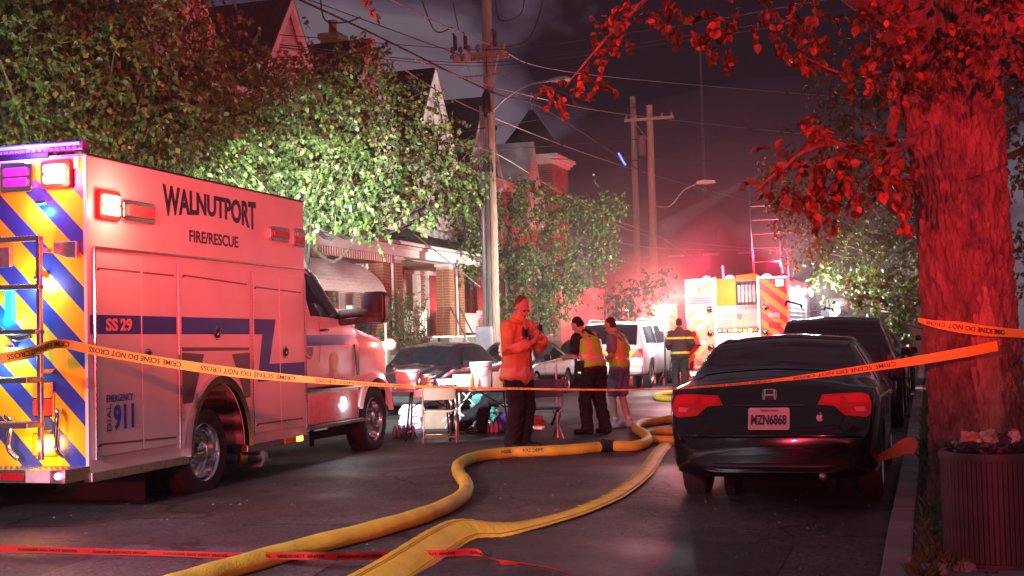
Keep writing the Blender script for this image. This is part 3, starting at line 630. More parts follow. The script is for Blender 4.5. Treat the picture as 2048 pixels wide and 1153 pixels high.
# mirror
q = MB(); q.tube(catmull([(-.14, 5.30, 1.84), (0.05, 5.40, 1.86), (.20, 5.44, 1.87)], 5), [.055]*10+[.045], 8); q.tube(catmull([(-.14, 5.25, 1.74), (.05, 5.36, 1.76), (.20, 5.44, 1.78)], 5), .04, 8)
mo = q.build('mirror_arm', rubber, T, smooth=True)
q = MB(); q.prism(rrect(.10, .42, 1.72, 2.12, .07, 5), .16, lambda u, v, w: (u, 5.40+w, v)); q.build('wing_mirror', blackp, T, bevel=.03, smooth=True, auto=50)
q = MB(); q.prism(rrect(.13, .39, 1.86, 2.10, .05, 5), .004, lambda u, v, w: (u, 5.394+w, v)); q.prism(rrect(.13, .39, 1.74, 1.84, .03, 5), .004, lambda u, v, w: (u, 5.394+w, v)); q.build('mirror_glass', M('mirror_glass', (.10, .09, .11), .12, .8), mo)
q = MB(); q.tube([(-.04, 6.62, 1.46), (.02, 6.58, 1.46)], .07, 20); q.build('marker_lamp', e_red, T)
q = MB(); q.prism(rrect(6.60, 6.74, 1.15, 1.50, .03), .02, lambda u, v, w: (-.16+w, u, v)); q.build('headlamp', M('amber_head', (.8, .45, .2), .2, em=(1, .5, .15), es=3), T, bevel=.006)
q = MB(); q.box(-2.35, -.12, 6.76, 6.98, .62, .88); q.build('front_bumper', chrome, T, bevel=.03)
for s_, x in ((1, -.24), (-1, -BW+.24)): wheel(T, (x, 6.30, .49), .43, .25, .285, s_, chrome, style='dish')
q = MB(); q.add([(-.55, 6.3+.53*math.cos(a), .5+.53*math.sin(a)) for a in np.linspace(-.3, PI+.3, 20)], [tuple(range(20))]); q.build('wheel_well', underb, T)
fe = MB(); ri = [(6.30+.525*math.cos(a), .50+.525*math.sin(a)) for a in np.linspace(.15, PI-.3, 24)]; ro = [(6.30+.60*math.cos(a), .50+.60*math.sin(a)) for a in np.linspace(.15, PI-.3, 24)]
for i in range(24): fe.v += [(-.13, *ri[i]), (-.06, *ri[i]), (-.08, *ro[i]), (-.13, *ro[i])]
for i in range(23):
    for k in range(4): fe.f.append((i*4+k, i*4+(k+1) % 4, i*4+4+(k+1) % 4, i*4+4+k)); fe.mi.append(0)
fe.build('fender_flare', cabw, T, smooth=True, auto=40)
# truck lamps: what its lit units give off
def tw(x, y, z): return T.matrix_basis @ Vector((x, y, z))
bpy.context.view_layer.update()
point(tw(-.27, -.25, 2.96), (1, .12, .08), 60, .1, 'tail_beacon_light'); point(tw(.25, .26, 2.7), (1, .12, .08), 45, .1, 'side_beacon_light')
point(tw(-.6, -.12, 3.24), (.15, .08, 1), 60, .1, 'blue_bar_light'); point(tw(-.38, -.2, .71), (1, .4, .05), 14, .05, 'turn_lamp_light')
point(tw(-.42, -.09, 2.66), (.05, .45, 1), 5, .03, 'downlight_light'); point(tw(-.44, -.1, 2.04), (1, 1, .8), 9, .03, 'downlight_light'); point(tw(-.74, -.09, 1.46), (.5, 1, .8), 12, .03, 'downlight_light'); point(tw(-.85, -.12, 1.75), (0, .35, 1), 12, .05, 'cluster_light')
point(tw(-.06, -.46, .487), (1, .1, .2), 1.2, .03, 'marker_light'); point(tw(-.03, 5.25, .72), (.9, .95, 1), 9, .04, 'step_light'); point(tw(.08, 6.62, 1.46), (1, .15, .1), 8, .04, 'marker_light')
# scene floodlights on the front of the body, hidden from here by the body itself
fl_ = MB(); fl_.box(-2.2, -1.7, 4.06, 4.16, 2.82, 3.0); fl_.box(-.75, -.25, 4.06, 4.16, 2.82, 3.0); fo = fl_.build('scene_light', e_white, T, bevel=.01)
spot(tw(-2.0, 4.3, 2.95), tw(-4.6, 24, 3.2), (.80, .95, .82), 4300, 66, .7, .2, 'scene_flood'); spot(tw(-.5, 4.3, 2.95), tw(-4.6, 20, 2.4), (.92, .95, 1), 8000, 60, .7, .2, 'scene_flood')

for x in (-.42, -BW+.42): spot(tw(x, 7.1, 1.15), tw(x-4.4, 24, 2.6), (1, .96, .88), 1500, 44, .8, .12, 'front_fill_beam')  # added fill from the headlamps, aimed left to brighten porches, cars and pole

spot(tw(-.4, 4.3, 2.9), tw(0, 8.8, .6), (.88, .95, 1), 2200, 42, .6, .12, 'scene_flood')

q = MB(); q.box(-BW-.05, -BW, 1.7, 2.2, 2.8, 2.96); q.build('scene_light', e_white, T, bevel=.01); point(tw(-BW-.35, 1.95, 2.95), (1, .93, .66), 420, .15, 'left_fill_light')  # unseen lamp added on the left to throw white light on the tree
# ---------------- cars ----------------
from mathutils.bvhtree import BVHTree
from mathutils.geometry import tessellate_polygon
def proj(obj, poly, off, name, mat, parent, cell=.04, axis='y', sgn=1, y0=-2.0, smooth=True):
    """lay a polygon (x,z) on the body by shooting along +y (sgn=1, from the tail) or -y"""
    me = obj.data; tr_ = BVHTree.FromPolygons([v.co for v in me.vertices], [tuple(p.vertices) for p in me.polygons])
    tris = tessellate_polygon([[Vector((*p, 0)) for p in poly]]); mb = MB(); cache = {}
    us = [p[0] for p in poly]; vs_ = [p[1] for p in poly]
    def hit(u, v):
        k = (round(u, 4), round(v, 4))
        if k in cache: return cache[k]
        if axis == 'y': o, d = Vector((u, y0 if sgn > 0 else 9, v)), Vector((0, sgn, 0))
        else: o, d = Vector((6*sgn, u, v)), Vector((-sgn, 0, 0))
        h = tr_.ray_cast(o, d)
        if h[0] is None: r = None
        else: r = len(mb.v); mb.v.append(tuple(h[0]-d*off))
        cache[k] = r; return r
    a = math.floor(min(us)/cell); b = math.ceil(max(us)/cell); c0 = math.floor(min(vs_)/cell); d0 = math.ceil(max(vs_)/cell)
    for t3 in tris:
        T3 = [poly[i] for i in t3]
        for i in range(a, b):
            for j in range(c0, d0):
                c = clip(T3, i*cell, (i+1)*cell, j*cell, (j+1)*cell)
                if len(c) > 2:
                    ids = [hit(*p) for p in c]
                    if None in ids: continue
                    ids = [q for k, q in enumerate(ids) if q not in ids[:k]]
                    if len(ids) > 2: mb.f.append(tuple(ids)); mb.mi.append(0)
    return mb.build(name, mat, parent, smooth=smooth, fix=True)
SEDAN = [(0, .30, .60, .64, .62, .70, .5), (.05, .26, .66, .72, .74, .80, .62), (.11, .25, .93, .99, .79, .83, .64), (.22, .24, .985, 1.05, .82, .855, .62), (.5, .22, .985, 1.07, .84, .872, .69), (.72, .2, .98, 1.10, .85, .875, .705),
         (1.25, .2, .97, 1.365, .85, .875, .635), (1.7, .2, .96, 1.41, .85, .87, .62), (2.3, .2, .945, 1.41, .85, .87, .61), (2.75, .2, .93, 1.33, .85, .87, .60), (3.4, .2, .90, .99, .85, .865, .60), (3.9, .2, .83, .90, .84, .86, .55), (4.3, .22, .74, .80, .80, .82, .5), (4.48, .26, .62, .66, .70, .74, .45)]
SUV = [(0, .48, .72, .76, .86, .92, .7), (.04, .42, .98, 1.10, .90, .95, .80), (.12, .40, 1.16, 1.55, .93, .98, .82), (.30, .38, 1.17, 1.80, .95, .99, .80), (.6, .36, 1.17, 1.86, .95, 1.0, .80), (1.5, .34, 1.16, 1.88, .95, 1.0, .80), (3.0, .34, 1.15, 1.86, .95, 1.0, .79), (3.4, .34, 1.14, 1.72, .95, 1.0, .79),
       (4.0, .34, 1.12, 1.24, .95, .99, .80), (4.5, .34, 1.08, 1.18, .94, .98, .75), (4.9, .36, .98, 1.04, .90, .94, .7), (5.05, .42, .8, .85, .82, .86, .6)]
CUV = [tuple([q[0]*.92, q[1]*.8]+[v*.885 for v in q[2:4]]+[v*.90 for v in q[4:6]]+[q[6]*.86]) for q in SUV]
def car(label, loc, rz, st, paint, name='parked_car', cat='car', group='cars parked along the kerbs', wr=.31, wys=(.92, 3.62), roofr=(.72, 1.25, 2.72, 3.38), wx=.76, win=None, detail=True, scale=1.0):
    t = thing(name, label, cat, loc, rz, group)
    s = Shell(st); mb = s.body(60, 32); b = mb.build('body', paint, t, smooth=True, fix=True)
    cut_wheels(b, [(y, wr+.02, wr+.055, sx*(wx-.28), sx*2) for y in wys for sx in (1, -1)])
    q = MB()
    for y in wys:
        for sx in (1, -1): q.cyl((sx*(wx-.36), y, wr), (sx*(wx-.28), y, wr), wr+.05, n=24)
    q.build('underbody', underb, t)
    a, b1, c1, d = roofr
    q = s.patch([(a, 6.25), (b1, 6.2), (b1, 9.8), (a, 9.75)], .006, n=10, m=14, both=True); q.build('rear_window', glassd, t, smooth=True)
    q = s.patch([(c1, 6.2), (d, 6.15), (d, 9.85), (c1, 9.8)], .006, n=10, m=14, both=True); q.build('windshield', glassd, t, smooth=True)
    for sx in (1, -1):
        for (u0, u1, u2, u3) in (win or ((a+.30, 1.86, 1.86, b1-.02), (1.94, d-.38, c1+.02, 1.94))):
            q = s.patch([(u0, 5.16), (u1, 5.16), (u2, 5.86), (u3, 5.86)], .006, sx, n=8, m=5); q.build('side_window', glassd, t, smooth=True)
        q = MB(); yy = d-.42; x = st[-3][5]*0+max(p[5] for p in st); z = s.sect(yy)[5][1]+.06
        q.prism(rrect(x-.0, x+.17, z-.05, z+.09, .04, 4), .09, lambda u, v, w: (sx*u, yy+w, v)); q.build('wing_mirror', paint, t, bevel=.02, fix=True)
        for yd in (1.9, 2.95):
            q = s.patch([(yd, 2.6), (yd+.012, 2.6), (yd+.012, 5.0), (yd, 5.0)], .002, sx, n=1, m=8); q.build('door_seam', underb, t)
        q = s.patch([(2.0, 4.5), (2.17, 4.5), (2.17, 4.62), (2.0, 4.62)], .012, sx, n=2, m=2); q.build('door_handle', paint, t)
        for y in wys: wheel(t, (sx*wx, y, wr), wr, .205, wr*.68, sx, alu)
    return t, s, b
cpaint = M('black_car_paint', (.006, .006, .008), .16, coat=.7, spec=.4)
gpaint = M('dark_grey_car_paint', (.025, .025, .03), .2, coat=.8)
bpaint = M('dark_blue_car_paint', (.012, .014, .03), .2, coat=.8)
CV, sh, cb = car('black sedan with red tail lamps parked at the right kerb, nearest car', (-1.27, 10.55, ground(-1.27)), 0, SEDAN, cpaint, roofr=(.74, 1.30, 2.72, 3.38))
for sx in (1, -1):
    f = lambda pts: [(sx*p[0], p[1]) for p in pts]
    tl = proj(cb, f([(-.80, .934), (-.74, .952), (-.43, .937), (-.40, .875), (-.39, .853), (-.52, .845), (-.61, .765), (-.78, .752), (-.815, .79), (-.82, .86)]), .012, 'tail_lamp', redlens, CV)
    proj(cb, f([(-.775, .80), (-.70, .80), (-.68, .835), (-.765, .84)]), .016, 'reversing_lamp', M('pink_lens', (.6, .25, .25), .15), tl)
    proj(cb, f([(-.80, .925), (-.70, .94), (-.60, .93), (-.64, .87), (-.80, .87)]), .015, 'lens', M('red_lens_bright', (.6, .02, .035), .12), tl)
    proj(cb, f([(-.58, .925), (-.45, .925), (-.43, .88), (-.57, .86)]), .015, 'lens', M('red_lens_bright', (.6, .02, .035), .12), tl)
for k in range(3): pass
proj(cb, rrect(-.175, .165, .653, .832, .015, 3), .022, 'number_plate', M('plate_salmon_white', (.72, .66, .62), .35, var=.04), CV)
def onrear(off): return lambda u, v, w: (u, YP-off-w, v)
YP = cb.data and .085
def textproj(txt, u0, u1, v0, v1, off, mat, parent, name='lettering', bold=.0):
    vs, fs, wd = textmesh(txt, 1.0, .001, bold); a = min(v[1] for v in vs); b = max(v[1] for v in vs)
    me = cb.data; tr_ = BVHTree.FromPolygons([v.co for v in me.vertices], [tuple(p.vertices) for p in me.polygons]); mb = MB(); out = []
    for u, v, w_ in vs:
        U, V = u0+u/wd*(u1-u0), v0+(v-a)/(b-a)*(v1-v0); h = tr_.ray_cast(Vector((U, -2, V)), Vector((0, 1, 0))); out.append((U, (h[0].y if h[0] else 0)-off-w_, V))
    mb.add(out, fs); return mb.build(name, mat, parent)
textproj('MZN6868', -.150, .140, .695, .775, .026, M('plate_ink', (.03, .03, .09), .4), CV, bold=.03)
textproj('PENNSYLVANIA', -.07, .07, .800, .818, .026, M('plate_ink', (.03, .03, .09), .4), CV)
q = MB(); q.box(-.20, -.195, 0, 0, 0, 0)
# marque emblem: an H in a rounded frame; fruit sticker
proj(cb, rrect(-.055, .055, .895, .985, .02, 4), .006, 'emblem_back', blackp, CV)
for pl in ([(-.052, .898), (-.04, .898), (-.028, .982), (-.044, .982)], [(.052, .898), (.04, .898), (.028, .982), (.044, .982)], [(-.036, .93), (.036, .93), (.034, .945), (-.034, .945)], [(-.055, .975), (-.04, .986), (.04, .986), (.055, .975), (.05, .971), (.037, .98), (-.037, .98), (-.05, .971)], [(-.055, .9), (-.062, .94), (-.055, .978), (-.052, .975), (-.057, .94), (-.051, .9)], [(.055, .9), (.062, .94), (.055, .978), (.052, .975), (.057, .94), (.051, .9)]):
    proj(cb, pl, .012, 'emblem', chrome, CV, cell=.2)
ap = [(.0, .022), (.012, .028), (.024, .024), (.028, .012), (.020, .006), (.019, -.006), (.028, -.014), (.018, -.03), (.008, -.032), (0, -.028), (-.008, -.032), (-.018, -.028), (-.027, -.012), (-.029, .008), (-.022, .023), (-.01, .027)]
proj(cb, [(.405+.9*x, .748+.9*z) for x, z in ap], .006, 'sticker', M('sticker_white', (.7, .62, .62), .4), CV, cell=.2); proj(cb, [(.405+x, .776+z) for x, z in ((-.002, .002), (.004, .014), (.012, .018), (.010, .006))], .006, 'sticker', M('sticker_white', (.7, .62, .62), .4), CV, cell=.2)
# trunk lid shut line, bumper crease and reflections of form
seam = M('seam_shadow', (.03, .03, .035), .7)
for pl in ([(-.60, .765), (-.56, .70), (-.50, .655), (-.40, .64), (-.40, .632), (-.51, .645), (-.575, .695), (-.61, .76)], [(.60, .765), (.56, .70), (.50, .655), (.40, .64), (.40, .632), (.51, .645), (.575, .695), (.61, .76)], [(-.41, .640), (.41, .640), (.41, .632), (-.41, .632)]):
    proj(cb, pl, .003, 'trunk_seam', underb, CV, cell=.08)
proj(cb, [(-.30, .86), (.30, .86), (.28, .845), (-.28, .845)], .02, 'plate_garnish', M('garnish_dark_chrome', (.12, .12, .13), .15, 1.0), CV, cell=.08)
q = MB(); q.tube([(-.74, .015, .60), (-.5, -.03, .605), (0, -.045, .607), (.5, -.03, .605), (.74, .015, .60)], .018, 8); q.build('bumper_crease', cpaint, CV, smooth=True)
q = MB(); q.tube([(-.72, .06, .37), (-.4, .01, .35), (.4, .01, .35), (.72, .06, .37)], .03, 8); q.build('bumper_lip', blackp, CV, smooth=True)
q = MB(); q.cyl((.42, -.02, .27), (.42, .35, .27), .032, n=16); q.build('exhaust_pipe', steel, CV, smooth=True)
q = sh.patch([(1.31, 6.9), (1.36, 6.9), (1.36, 9.1), (1.31, 9.1)], .008, n=2, m=8, both=True); q.build('roof_edge_trim', blackp, CV)
for x in (-.36, .36):
    q = MB(); q.prism(rrect(x-.12, x+.12, .98, 1.22, .06, 5), .10, lambda u, v, w: (u, 1.25+w, v)); q.build('headrest', M('seat_cloth', (.05, .05, .055), .9), CV, bevel=.03)
# the cars behind it
car('dark SUV with roof rails parked just ahead of the nearest black sedan', (-1.34, 19.0, .03), 0, CUV, bpaint, name='parked_suv', wr=.36, wys=(.95, 3.95), roofr=(.06, .29, 3.05, 3.95), wx=.86, win=((.40, 1.75, 1.75, .45), (1.85, 3.5, 3.1, 1.85)))
C3, _, c3b = car('grey sedan parked third along the right kerb, beyond the dark SUV', (-1.25, 25.4, .03), 0, SEDAN, gpaint)
car('black SUV parked farthest along the right kerb', (-1.3, 31.2, .03), 0, SUV, cpaint, name='parked_suv', wr=.36, wys=(.95, 3.95), roofr=(.06, .29, 3.05, 3.95), wx=.86, win=((.40, 1.75, 1.75, .45), (1.85, 3.5, 3.1, 1.85)))
for nm, objc in (('x', None),):
    for t in [o for o in bpy.data.objects if o.name.startswith('parked_') and o is not CV and o.get('label')]:
        bb = [c for c in t.children if c.name.startswith('body')][0]; suv = 'SUV' in t['label']
        zz = 1.0 if suv else .85; xx = .90 if suv else .78
        for sx in (1, -1):
            proj(bb, [(sx*(xx-.22 if not suv else xx-.12), zz+.1), (sx*xx, zz+.1), (sx*xx, zz-.1), (sx*(xx-.22 if not suv else xx-.12), zz-.1)], .01, 'tail_lamp', redlens, t, cell=.06)
        proj(bb, rrect(-.16, .16, .62, .78, .01, 2), .015, 'number_plate', M('plate_salmon_white', (.72, .66, .62), .35, var=.04), t, cell=.1)
        if suv:
            for sx in (1, -1):
                q = MB(); q.tube([(sx*.70, .5, 1.88), (sx*.70, .7, 1.94), (sx*.70, 2.9, 1.93), (sx*.70, 3.1, 1.87)], .018, 8); q.build('roof_rail', blackp, t, smooth=True)
# cars at the left kerb, facing the camera
def facing(label, x, y, st, paint, nm='parked_car', **k):
    t, s, b = car(label, (x, y, .02), PI+.0, st, paint, name=nm, **k); L = st[-1][0]; suv = 'SUV' in label
    z = .72 if not suv else .92; xx = .74 if not suv else .88
    for sx in (1, -1): 
        hl = proj(b, [(sx*(xx-.34), z-.05), (sx*(xx-.30), z+.03), (sx*xx, z+.09), (sx*(xx+.03), z+.0), (sx*xx, z-.06)], .012, 'headlamp', clearlens, t, cell=.06, sgn=-1)
        proj(b, rrect(min(sx*(xx-.2), sx*(xx-.08)), max(sx*(xx-.2), sx*(xx-.08)), z-.03, z+.03, .02, 3), .02, 'lens', M('headlamp_glint', (.9, .9, .95), .08, .6), hl, cell=.06, sgn=-1)
    proj(b, rrect(-.36, .36, .50, .62, .03, 3), .01, 'grille', blackp, t, cell=.06, sgn=-1)
    proj(b, rrect(-.55, .55, .30, .42, .03, 3), .008, 'air_intake', blackp, t, cell=.06, sgn=-1)
    return t
facing('dark sedan behind the long table, roof arch and side mirror showing', -9.75, 26.6, SEDAN, M('plum_black_paint', (.02, .012, .018), .18, coat=.8))
facing('black car between the white bucket and the utility pole', -9.75, 32.2, SEDAN, cpaint)
facing('black sedan facing us between the standing firefighter and the bending officer', -9.85, 39.2, SEDAN, cpaint)
# white fire chief SUV with chevrons
CS, cs_, csb = car('white SUV with red band and yellow chevrons on its tailgate', (-8.0, 32.3, ground(-8)), -.0, SUV, M('white_suv_paint', (.75, .75, .76), .25, coat=.5, var=.04), name='command_suv', cat='SUV', group=None, wr=.40, wys=(.98, 4.0), roofr=(.06, .29, 3.05, 3.95), wx=.87, win=((.40, 1.75, 1.75, .45), (1.85, 3.5, 3.1, 1.85)))
CS.scale = (.95, .95, .95)
gr_ = M('red_reflective', (.6, .015, .02), .35); 
proj(csb, [(-.93, .88), (.93, .88), (.93, 1.10), (-.93, 1.10)], .008, 'red_band', gr_, CS, cell=.06)
for k in range(-5, 6):
    for sg in (1,):
        pl = clip([(k*.36, .84), (k*.36+.17, .84), (k*.36-.13, 1.14), (k*.36-.30, 1.14)] if k <= 0 else [(k*.36-.36, .84), (k*.36-.19, .84), (k*.36+.11, 1.14), (k*.36-.06, 1.14)], -.78, .78, .89, 1.09)
        if len(pl) > 2: proj(csb, pl, .012, 'yellow_chevron', M('lime_yellow_vinyl', (.75, .72, .02), .35), CS, cell=.08)
for sx in (1, -1):
    proj(csb, [(sx*.80, 1.12), (sx*.93, 1.12), (sx*.95, .86), (sx*.82, .86)], .016, 'tail_lamp', redlens, CS, cell=.06)
    q = MB(); q.tube([(sx*.70, .4, 1.88), (sx*.70, .6, 1.96), (sx*.70, 3.0, 1.95), (sx*.70, 3.2, 1.87)], .02, 8); q.build('roof_rail', steel, CS, smooth=True)
q = MB(); q.box(-.92, .92, -.10, .06, .46, .66); q.build('rear_bumper', M('white_suv_paint', (1, 1, 1)), CS, bevel=.03)
q = MB(); q.tube([(.35, .9, 1.9), (.36, .92, 2.35)], [.012, .004], 6); q.build('antenna', blackp, CS)
q = MB(); q.tube([(-.3, .9, 1.9), (-.29, .92, 2.3)], [.012, .004], 6); q.build('antenna', blackp, CS)
# spot lamp on its right side, shining at the camera
q = MB(); q.lathe([(0, -.05), (.09, -.03), (.11, .05), (.10, .10)], (0, 0, 0), 'y', 20)
# ---------------- fire engines ----------------
ered = M('engine_red_paint', (.42, .012, .015), .25, coat=.6)
lime = M('chevron_lime', (.80, .48, .03), .35)
def fire_engine(label, x, y, L=8.4, full=True, W_=2.5, H_=2.79, grp=None):
    E_ = thing('fire_engine', label, 'fire engine', (x, y, ground(x)-.05), 0); h = W_/2
    q = MB(); q.box(-h, h, .0, L-2.3, .55, H_); b = q.build('body', ered, E_, bevel=.02)
    q = MB(); q.box(-h+.02, h-.02, L-2.2, L, .6, H_+.05); cabb = q.build('cab', ered, E_, bevel=.10)
    q = MB(); q.box(-h-.004, h+.004, .02, L-2.4, 1.32, 1.46); q.build('white_stripe', M('white_vinyl', (.7, .7, .7), .35), E_)
    ch = MB()
    lo_x = .52 if full else .0
    for sx in (1, -1):
        for k in range(-8, 14):
            for (a, m) in ((k*.36, ered), (k*.36+.18, lime)):
                pl = [(-1, a+1*.85+.85), (-1, a+.18+1*.85+.85), (3, a+.18-3*.85+.85), (3, a-3*.85+.85)]
                c = clip(pl, lo_x, h-.03, .62, H_-.06)
                if len(c) > 2: ch.mat(m); c = [(sx*u, v) for u, v in c]; ch.prism(c if sx > 0 else c[::-1], .004, lambda u, v, w: (u, -.002-w, v))
    ch.build('chevron_panel', None, E_, fix=True)
    for sx in (1, -1):
        q = MB(); q.box(sx*h-.03, sx*h+.03, -.03, .0, .6, H_+.02); q.build('corner_trim', M('white_vinyl', (.7, .7, .7), .35), E_)
        q = MB(); q.box(min(sx*(h-.02), sx*lo_x), max(sx*(h-.02), sx*lo_x), -.02, .02, H_-.03, H_+.02); q.build('top_trim', alu, E_)
        a, b1 = sorted((sx*(h-.33), sx*(h-.07)))
        boxlight('warning_light', a, b1, H_-.26, H_-.03, [e_redhot], f=RE, parent=E_, frame=M('red_bezel', (.5, .03, .03), .25))
        for (cx_, z0, z1, m) in ((.9, 1.80, 1.92, clearlens), (.9, 1.55, 1.68, redlens), (.92, 1.18, 1.28, clearlens), (.9, .82, .94, amberlens), (.9, .66, .78, redlens)):
            q = MB(); q.prism(rrect(sx*cx_-.14, sx*cx_+.14, z0, z1, .03), .03, lambda u, v, w: RE(u, v, w+.006)); q.build('lamp_unit', m, E_, bevel=.005)
        for z in (2.05, 1.45, 1.1):
            q = MB(); q.lathe([(.08, 0), (.085, .03), (.05, .06), (0, .07)], (0, 0, 0), 'y', 16)
            for i, v in enumerate(q.v): q.v[i] = (v[0]+sx*.68, -v[1]-.006, v[2]+z)
            q.build('hose_outlet', chrome, E_, smooth=True)
    for yy in (1.9, L-1.9) if full else (1.9,):
        for sx in (1, -1): wheel(E_, (sx*(h-.16), yy, .52), .52, .3, .32, sx, chrome, style='dish')
    q = MB(); q.box(-h, h, -.35, -.01, .42, .52); q.build('tailboard', tp, E_)
    # side lockers
    for k in range(4):
        q = MB(); q.box(h-.005, h+.012, .25+k*1.4, 1.55+k*1.4, .7, 2.35); o = q.build('roller_shutter', alu, E_)
        r = MB()
        for j in range(14): r.cyl((h+.012, .27+k*1.4, .76+j*.11), (h+.012, 1.53+k*1.4, .76+j*.11), .012, n=6)
        r.build('shutter_slats', alu, o)
    return E_, h
FE, h = fire_engine('red fire engine with chevron tail and lit hose bed in the middle of the street', -4.42, 31.0)
q = MB(); q.box(-.5, -.02, -.02, .04, 2.13, 2.80); q.build('yellow_cover', M('yellow_tarpaulin', (.75, .50, .02), .6, var=.15), FE, bevel=.01)
q = MB(); q.box(-.56, -.5, -.05, .03, .6, 2.83); q.box(.5, .56, -.05, .03, .6, 2.83); q.build('bed_frame', alu, FE)
q = MB(); q.box(-.02, .5, .0, .03, 2.13, 2.72); q.build('hose_bed', M('hose_bed_glow', (.45, .55, .55), .5, var=.25, em=(.6, .95, .95), es=.35), FE)  # the bed panel glows by itself, standing in for lamplight on it
q = MB()
for k in range(5): q.box(.03+k*.09, .09+k*.09, -.03, .0, 2.2, 2.62)
q.box(.05, .47, -.035, -.005, 2.42, 2.45); q.build('hose_fold', M('hose_fold', (.6, .62, .6), .7), FE)
q = MB(); q.prism([(.0, 2.72), (.0, 2.86), (.45, 2.9), (.56, 2.80), (.56, 2.70), (.3, 2.76)], .5, lambda u, v, w: (u, -.03+w, v)); q.build('orange_tarpaulin', M('orange_tarpaulin', (.7, .30, .02), .6, var=.2), FE, fix=True)
q = MB(); q.box(-.5, .5, -.03, -.002, 1.60, 2.03); wp = q.build('rear_roller_door', M('rear_roller_white', (.6, .6, .58), .35), FE, bevel=.006)
q = MB()
for k in range(9): q.cyl((-.49, -.034, 1.63+k*.047), (.49, -.034, 1.63+k*.047), .009, n=6)
q.build('roller_slats', M('rear_roller_white', (1, 1, 1)), wp)
q = MB(); q.prism([(-.05, 1.92), (.05, 1.92), (.06, 1.84), (0, 1.76), (-.06, 1.84)], .008, lambda u, v, w: RE(u+.06, v, w+.045)); q.build('shield_emblem', M('shield_grey', (.2, .2, .22), .4), wp)
q = MB(); q.box(-.52, .52, -.07, -.0, 1.47, 1.56); ab = q.build('arrow_bar', blackp, FE, bevel=.008)
for k, on_ in enumerate((0, 0, 0, 1, 0, 0, 1, 0)):
    q = MB(); q.box(-.48+k*.125, -.48+k*.125+.09, -.082, -.07, 1.485, 1.545); q.build('lens', e_amber if on_ else amberlens, ab)
q = MB(); q.box(-.5, .5, -.04, -.002, .95, 1.44)
for k in range(6): q.box(-.5, .5, -.06, -.04, .98+k*.08, 1.01+k*.08)
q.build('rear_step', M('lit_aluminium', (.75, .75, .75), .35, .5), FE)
q = MB(); q.box(-1.18, -.58, -.012, -.005, 2.02, 2.42); q.build('white_sign', M('sign_white', (.75, .72, .72), .5), FE)
textobj('KEEP BACK', -1.12, -.64, 2.28, 2.36, lambda u, v, w: RE(u, v, w+.013), 'lettering', M('sign_red', (.5, .05, .05), .5), FE) if False else None
for k in range(3):
    q = MB(); q.box(-1.14, -.62, -.016, -.012, 2.32-k*.06, 2.345-k*.06); q.build('sign_line', M('sign_pink_line', (.6, .35, .35), .5), FE)
q = MB(); q.box(-1.18, -.58, -.03, -.004, 2.02, 2.10)
for k in range(6): q.cyl((-1.08+k*.08, -.03, 2.06), (-1.08+k*.08, -.045, 2.06), .014, n=8)
q.build('lamp_row', chrome, FE)
q = MB(); q.tube([(-.38, .5, 2.8), (-.40, .5, 3.15)], .03, 8); q.build('antenna', M('white_vinyl', (.7, .7, .7), .35), FE)
for x in (-.78, -.2, .7):
    q = MB(); q.lathe([(.12, 0), (.12, .05), (.06, .09), (0, .1)], (x, .3, 2.80), 'z', 16); q.build('beacon', M('beacon_blue_white', (.5, .5, .8), .2, em=(.5, .5, 1), es=1.2), FE, smooth=True)
for k, yy in enumerate((.9, 2.6, 4.6)):
    q = MB(); q.lathe([(0, -.02), (.08, 0), (.09, .06), (0, .08)], (h+.12, yy, 2.50-k*.0), 'x', 16); q.build('side_scene_light', e_white, FE, smooth=True)
    point((-4.42+h+.35, 31.0+yy, 2.5), (.95, .95, 1), 170, .06, 'side_scene_lamp')
q = MB(); q.tube([(h, 6.2, 2.0), (h+.35, 6.4, 2.1)], .025); q.prism(rrect(h+.25, h+.5, 1.6, 2.15, .04), .12, lambda u, v, w: (u, 6.4+w, v)); q.build('wing_mirror', blackp, FE, fix=True)
la = MB(); la.tube([(.40, .3, 2.8), (.30, .6, 5.35)], .028, 8); la.tube([(1.08, .3, 2.8), (1.0, .6, 4.75)], .028, 8); lo_ = la.build('raised_ladder', alu, FE, smooth=True)
for z in (3.2, 3.55, 3.9, 4.25, 4.6):
    q = MB(); t_ = (z-2.8)/2.5; q.cyl((.40-.1*t_, .3+.3*t_, z), (1.08-.09*t_, .3+.3*t_, z), .018, n=8); q.build('rung', alu, lo_)
q = MB(); q.tube([(1.45-.3, 1.2, 2.8), (1.10, 1.4, 4.3)], .02, 6); q.build('mast', alu, FE)
F2, h2 = fire_engine('smaller red fire engine half hidden behind the white SUV, amber beacon lit', -11.1, 52, L=7.5, full=False, W_=2.3, H_=2.80)
# lamps of the engines
point((-4.42-.99, 29.7, 3.0), (1, .04, .08), 260, .1, 'engine_beacon_light'); point((-4.42+.99, 29.7, 3.0), (1, .04, .08), 260, .1, 'engine_beacon_light')
point((-4.42+.0, 30.4, 2.45), (.9, 1, .9), 10, .08, 'hose_bed_light'); point((-4.42+.1, 30.4, 1.52), (1, .5, .08), 14, .06, 'arrow_bar_light')
q = MB(); q.lathe([(0, -.08), (.08, -.06), (.09, 0), (0, .02)], (-h-.12, 1.6, 2.5), 'x', 16); q.build('side_scene_light', e_white, FE, smooth=True); spot((-4.42-h-.3, 32.6, 2.5), (-11.3, 36.5, 3.4), (1, .95, .82), 4200, 110, .6, .1, 'side_scene_lamp')  # unseen left-hand lamp added to light the middle tree and the pole
spot((-4.42, 30.2, 2.9), (-4.6, 26.4, .1), (.95, 1, 1), 420, 90, .8, .1, 'rear_work_light')
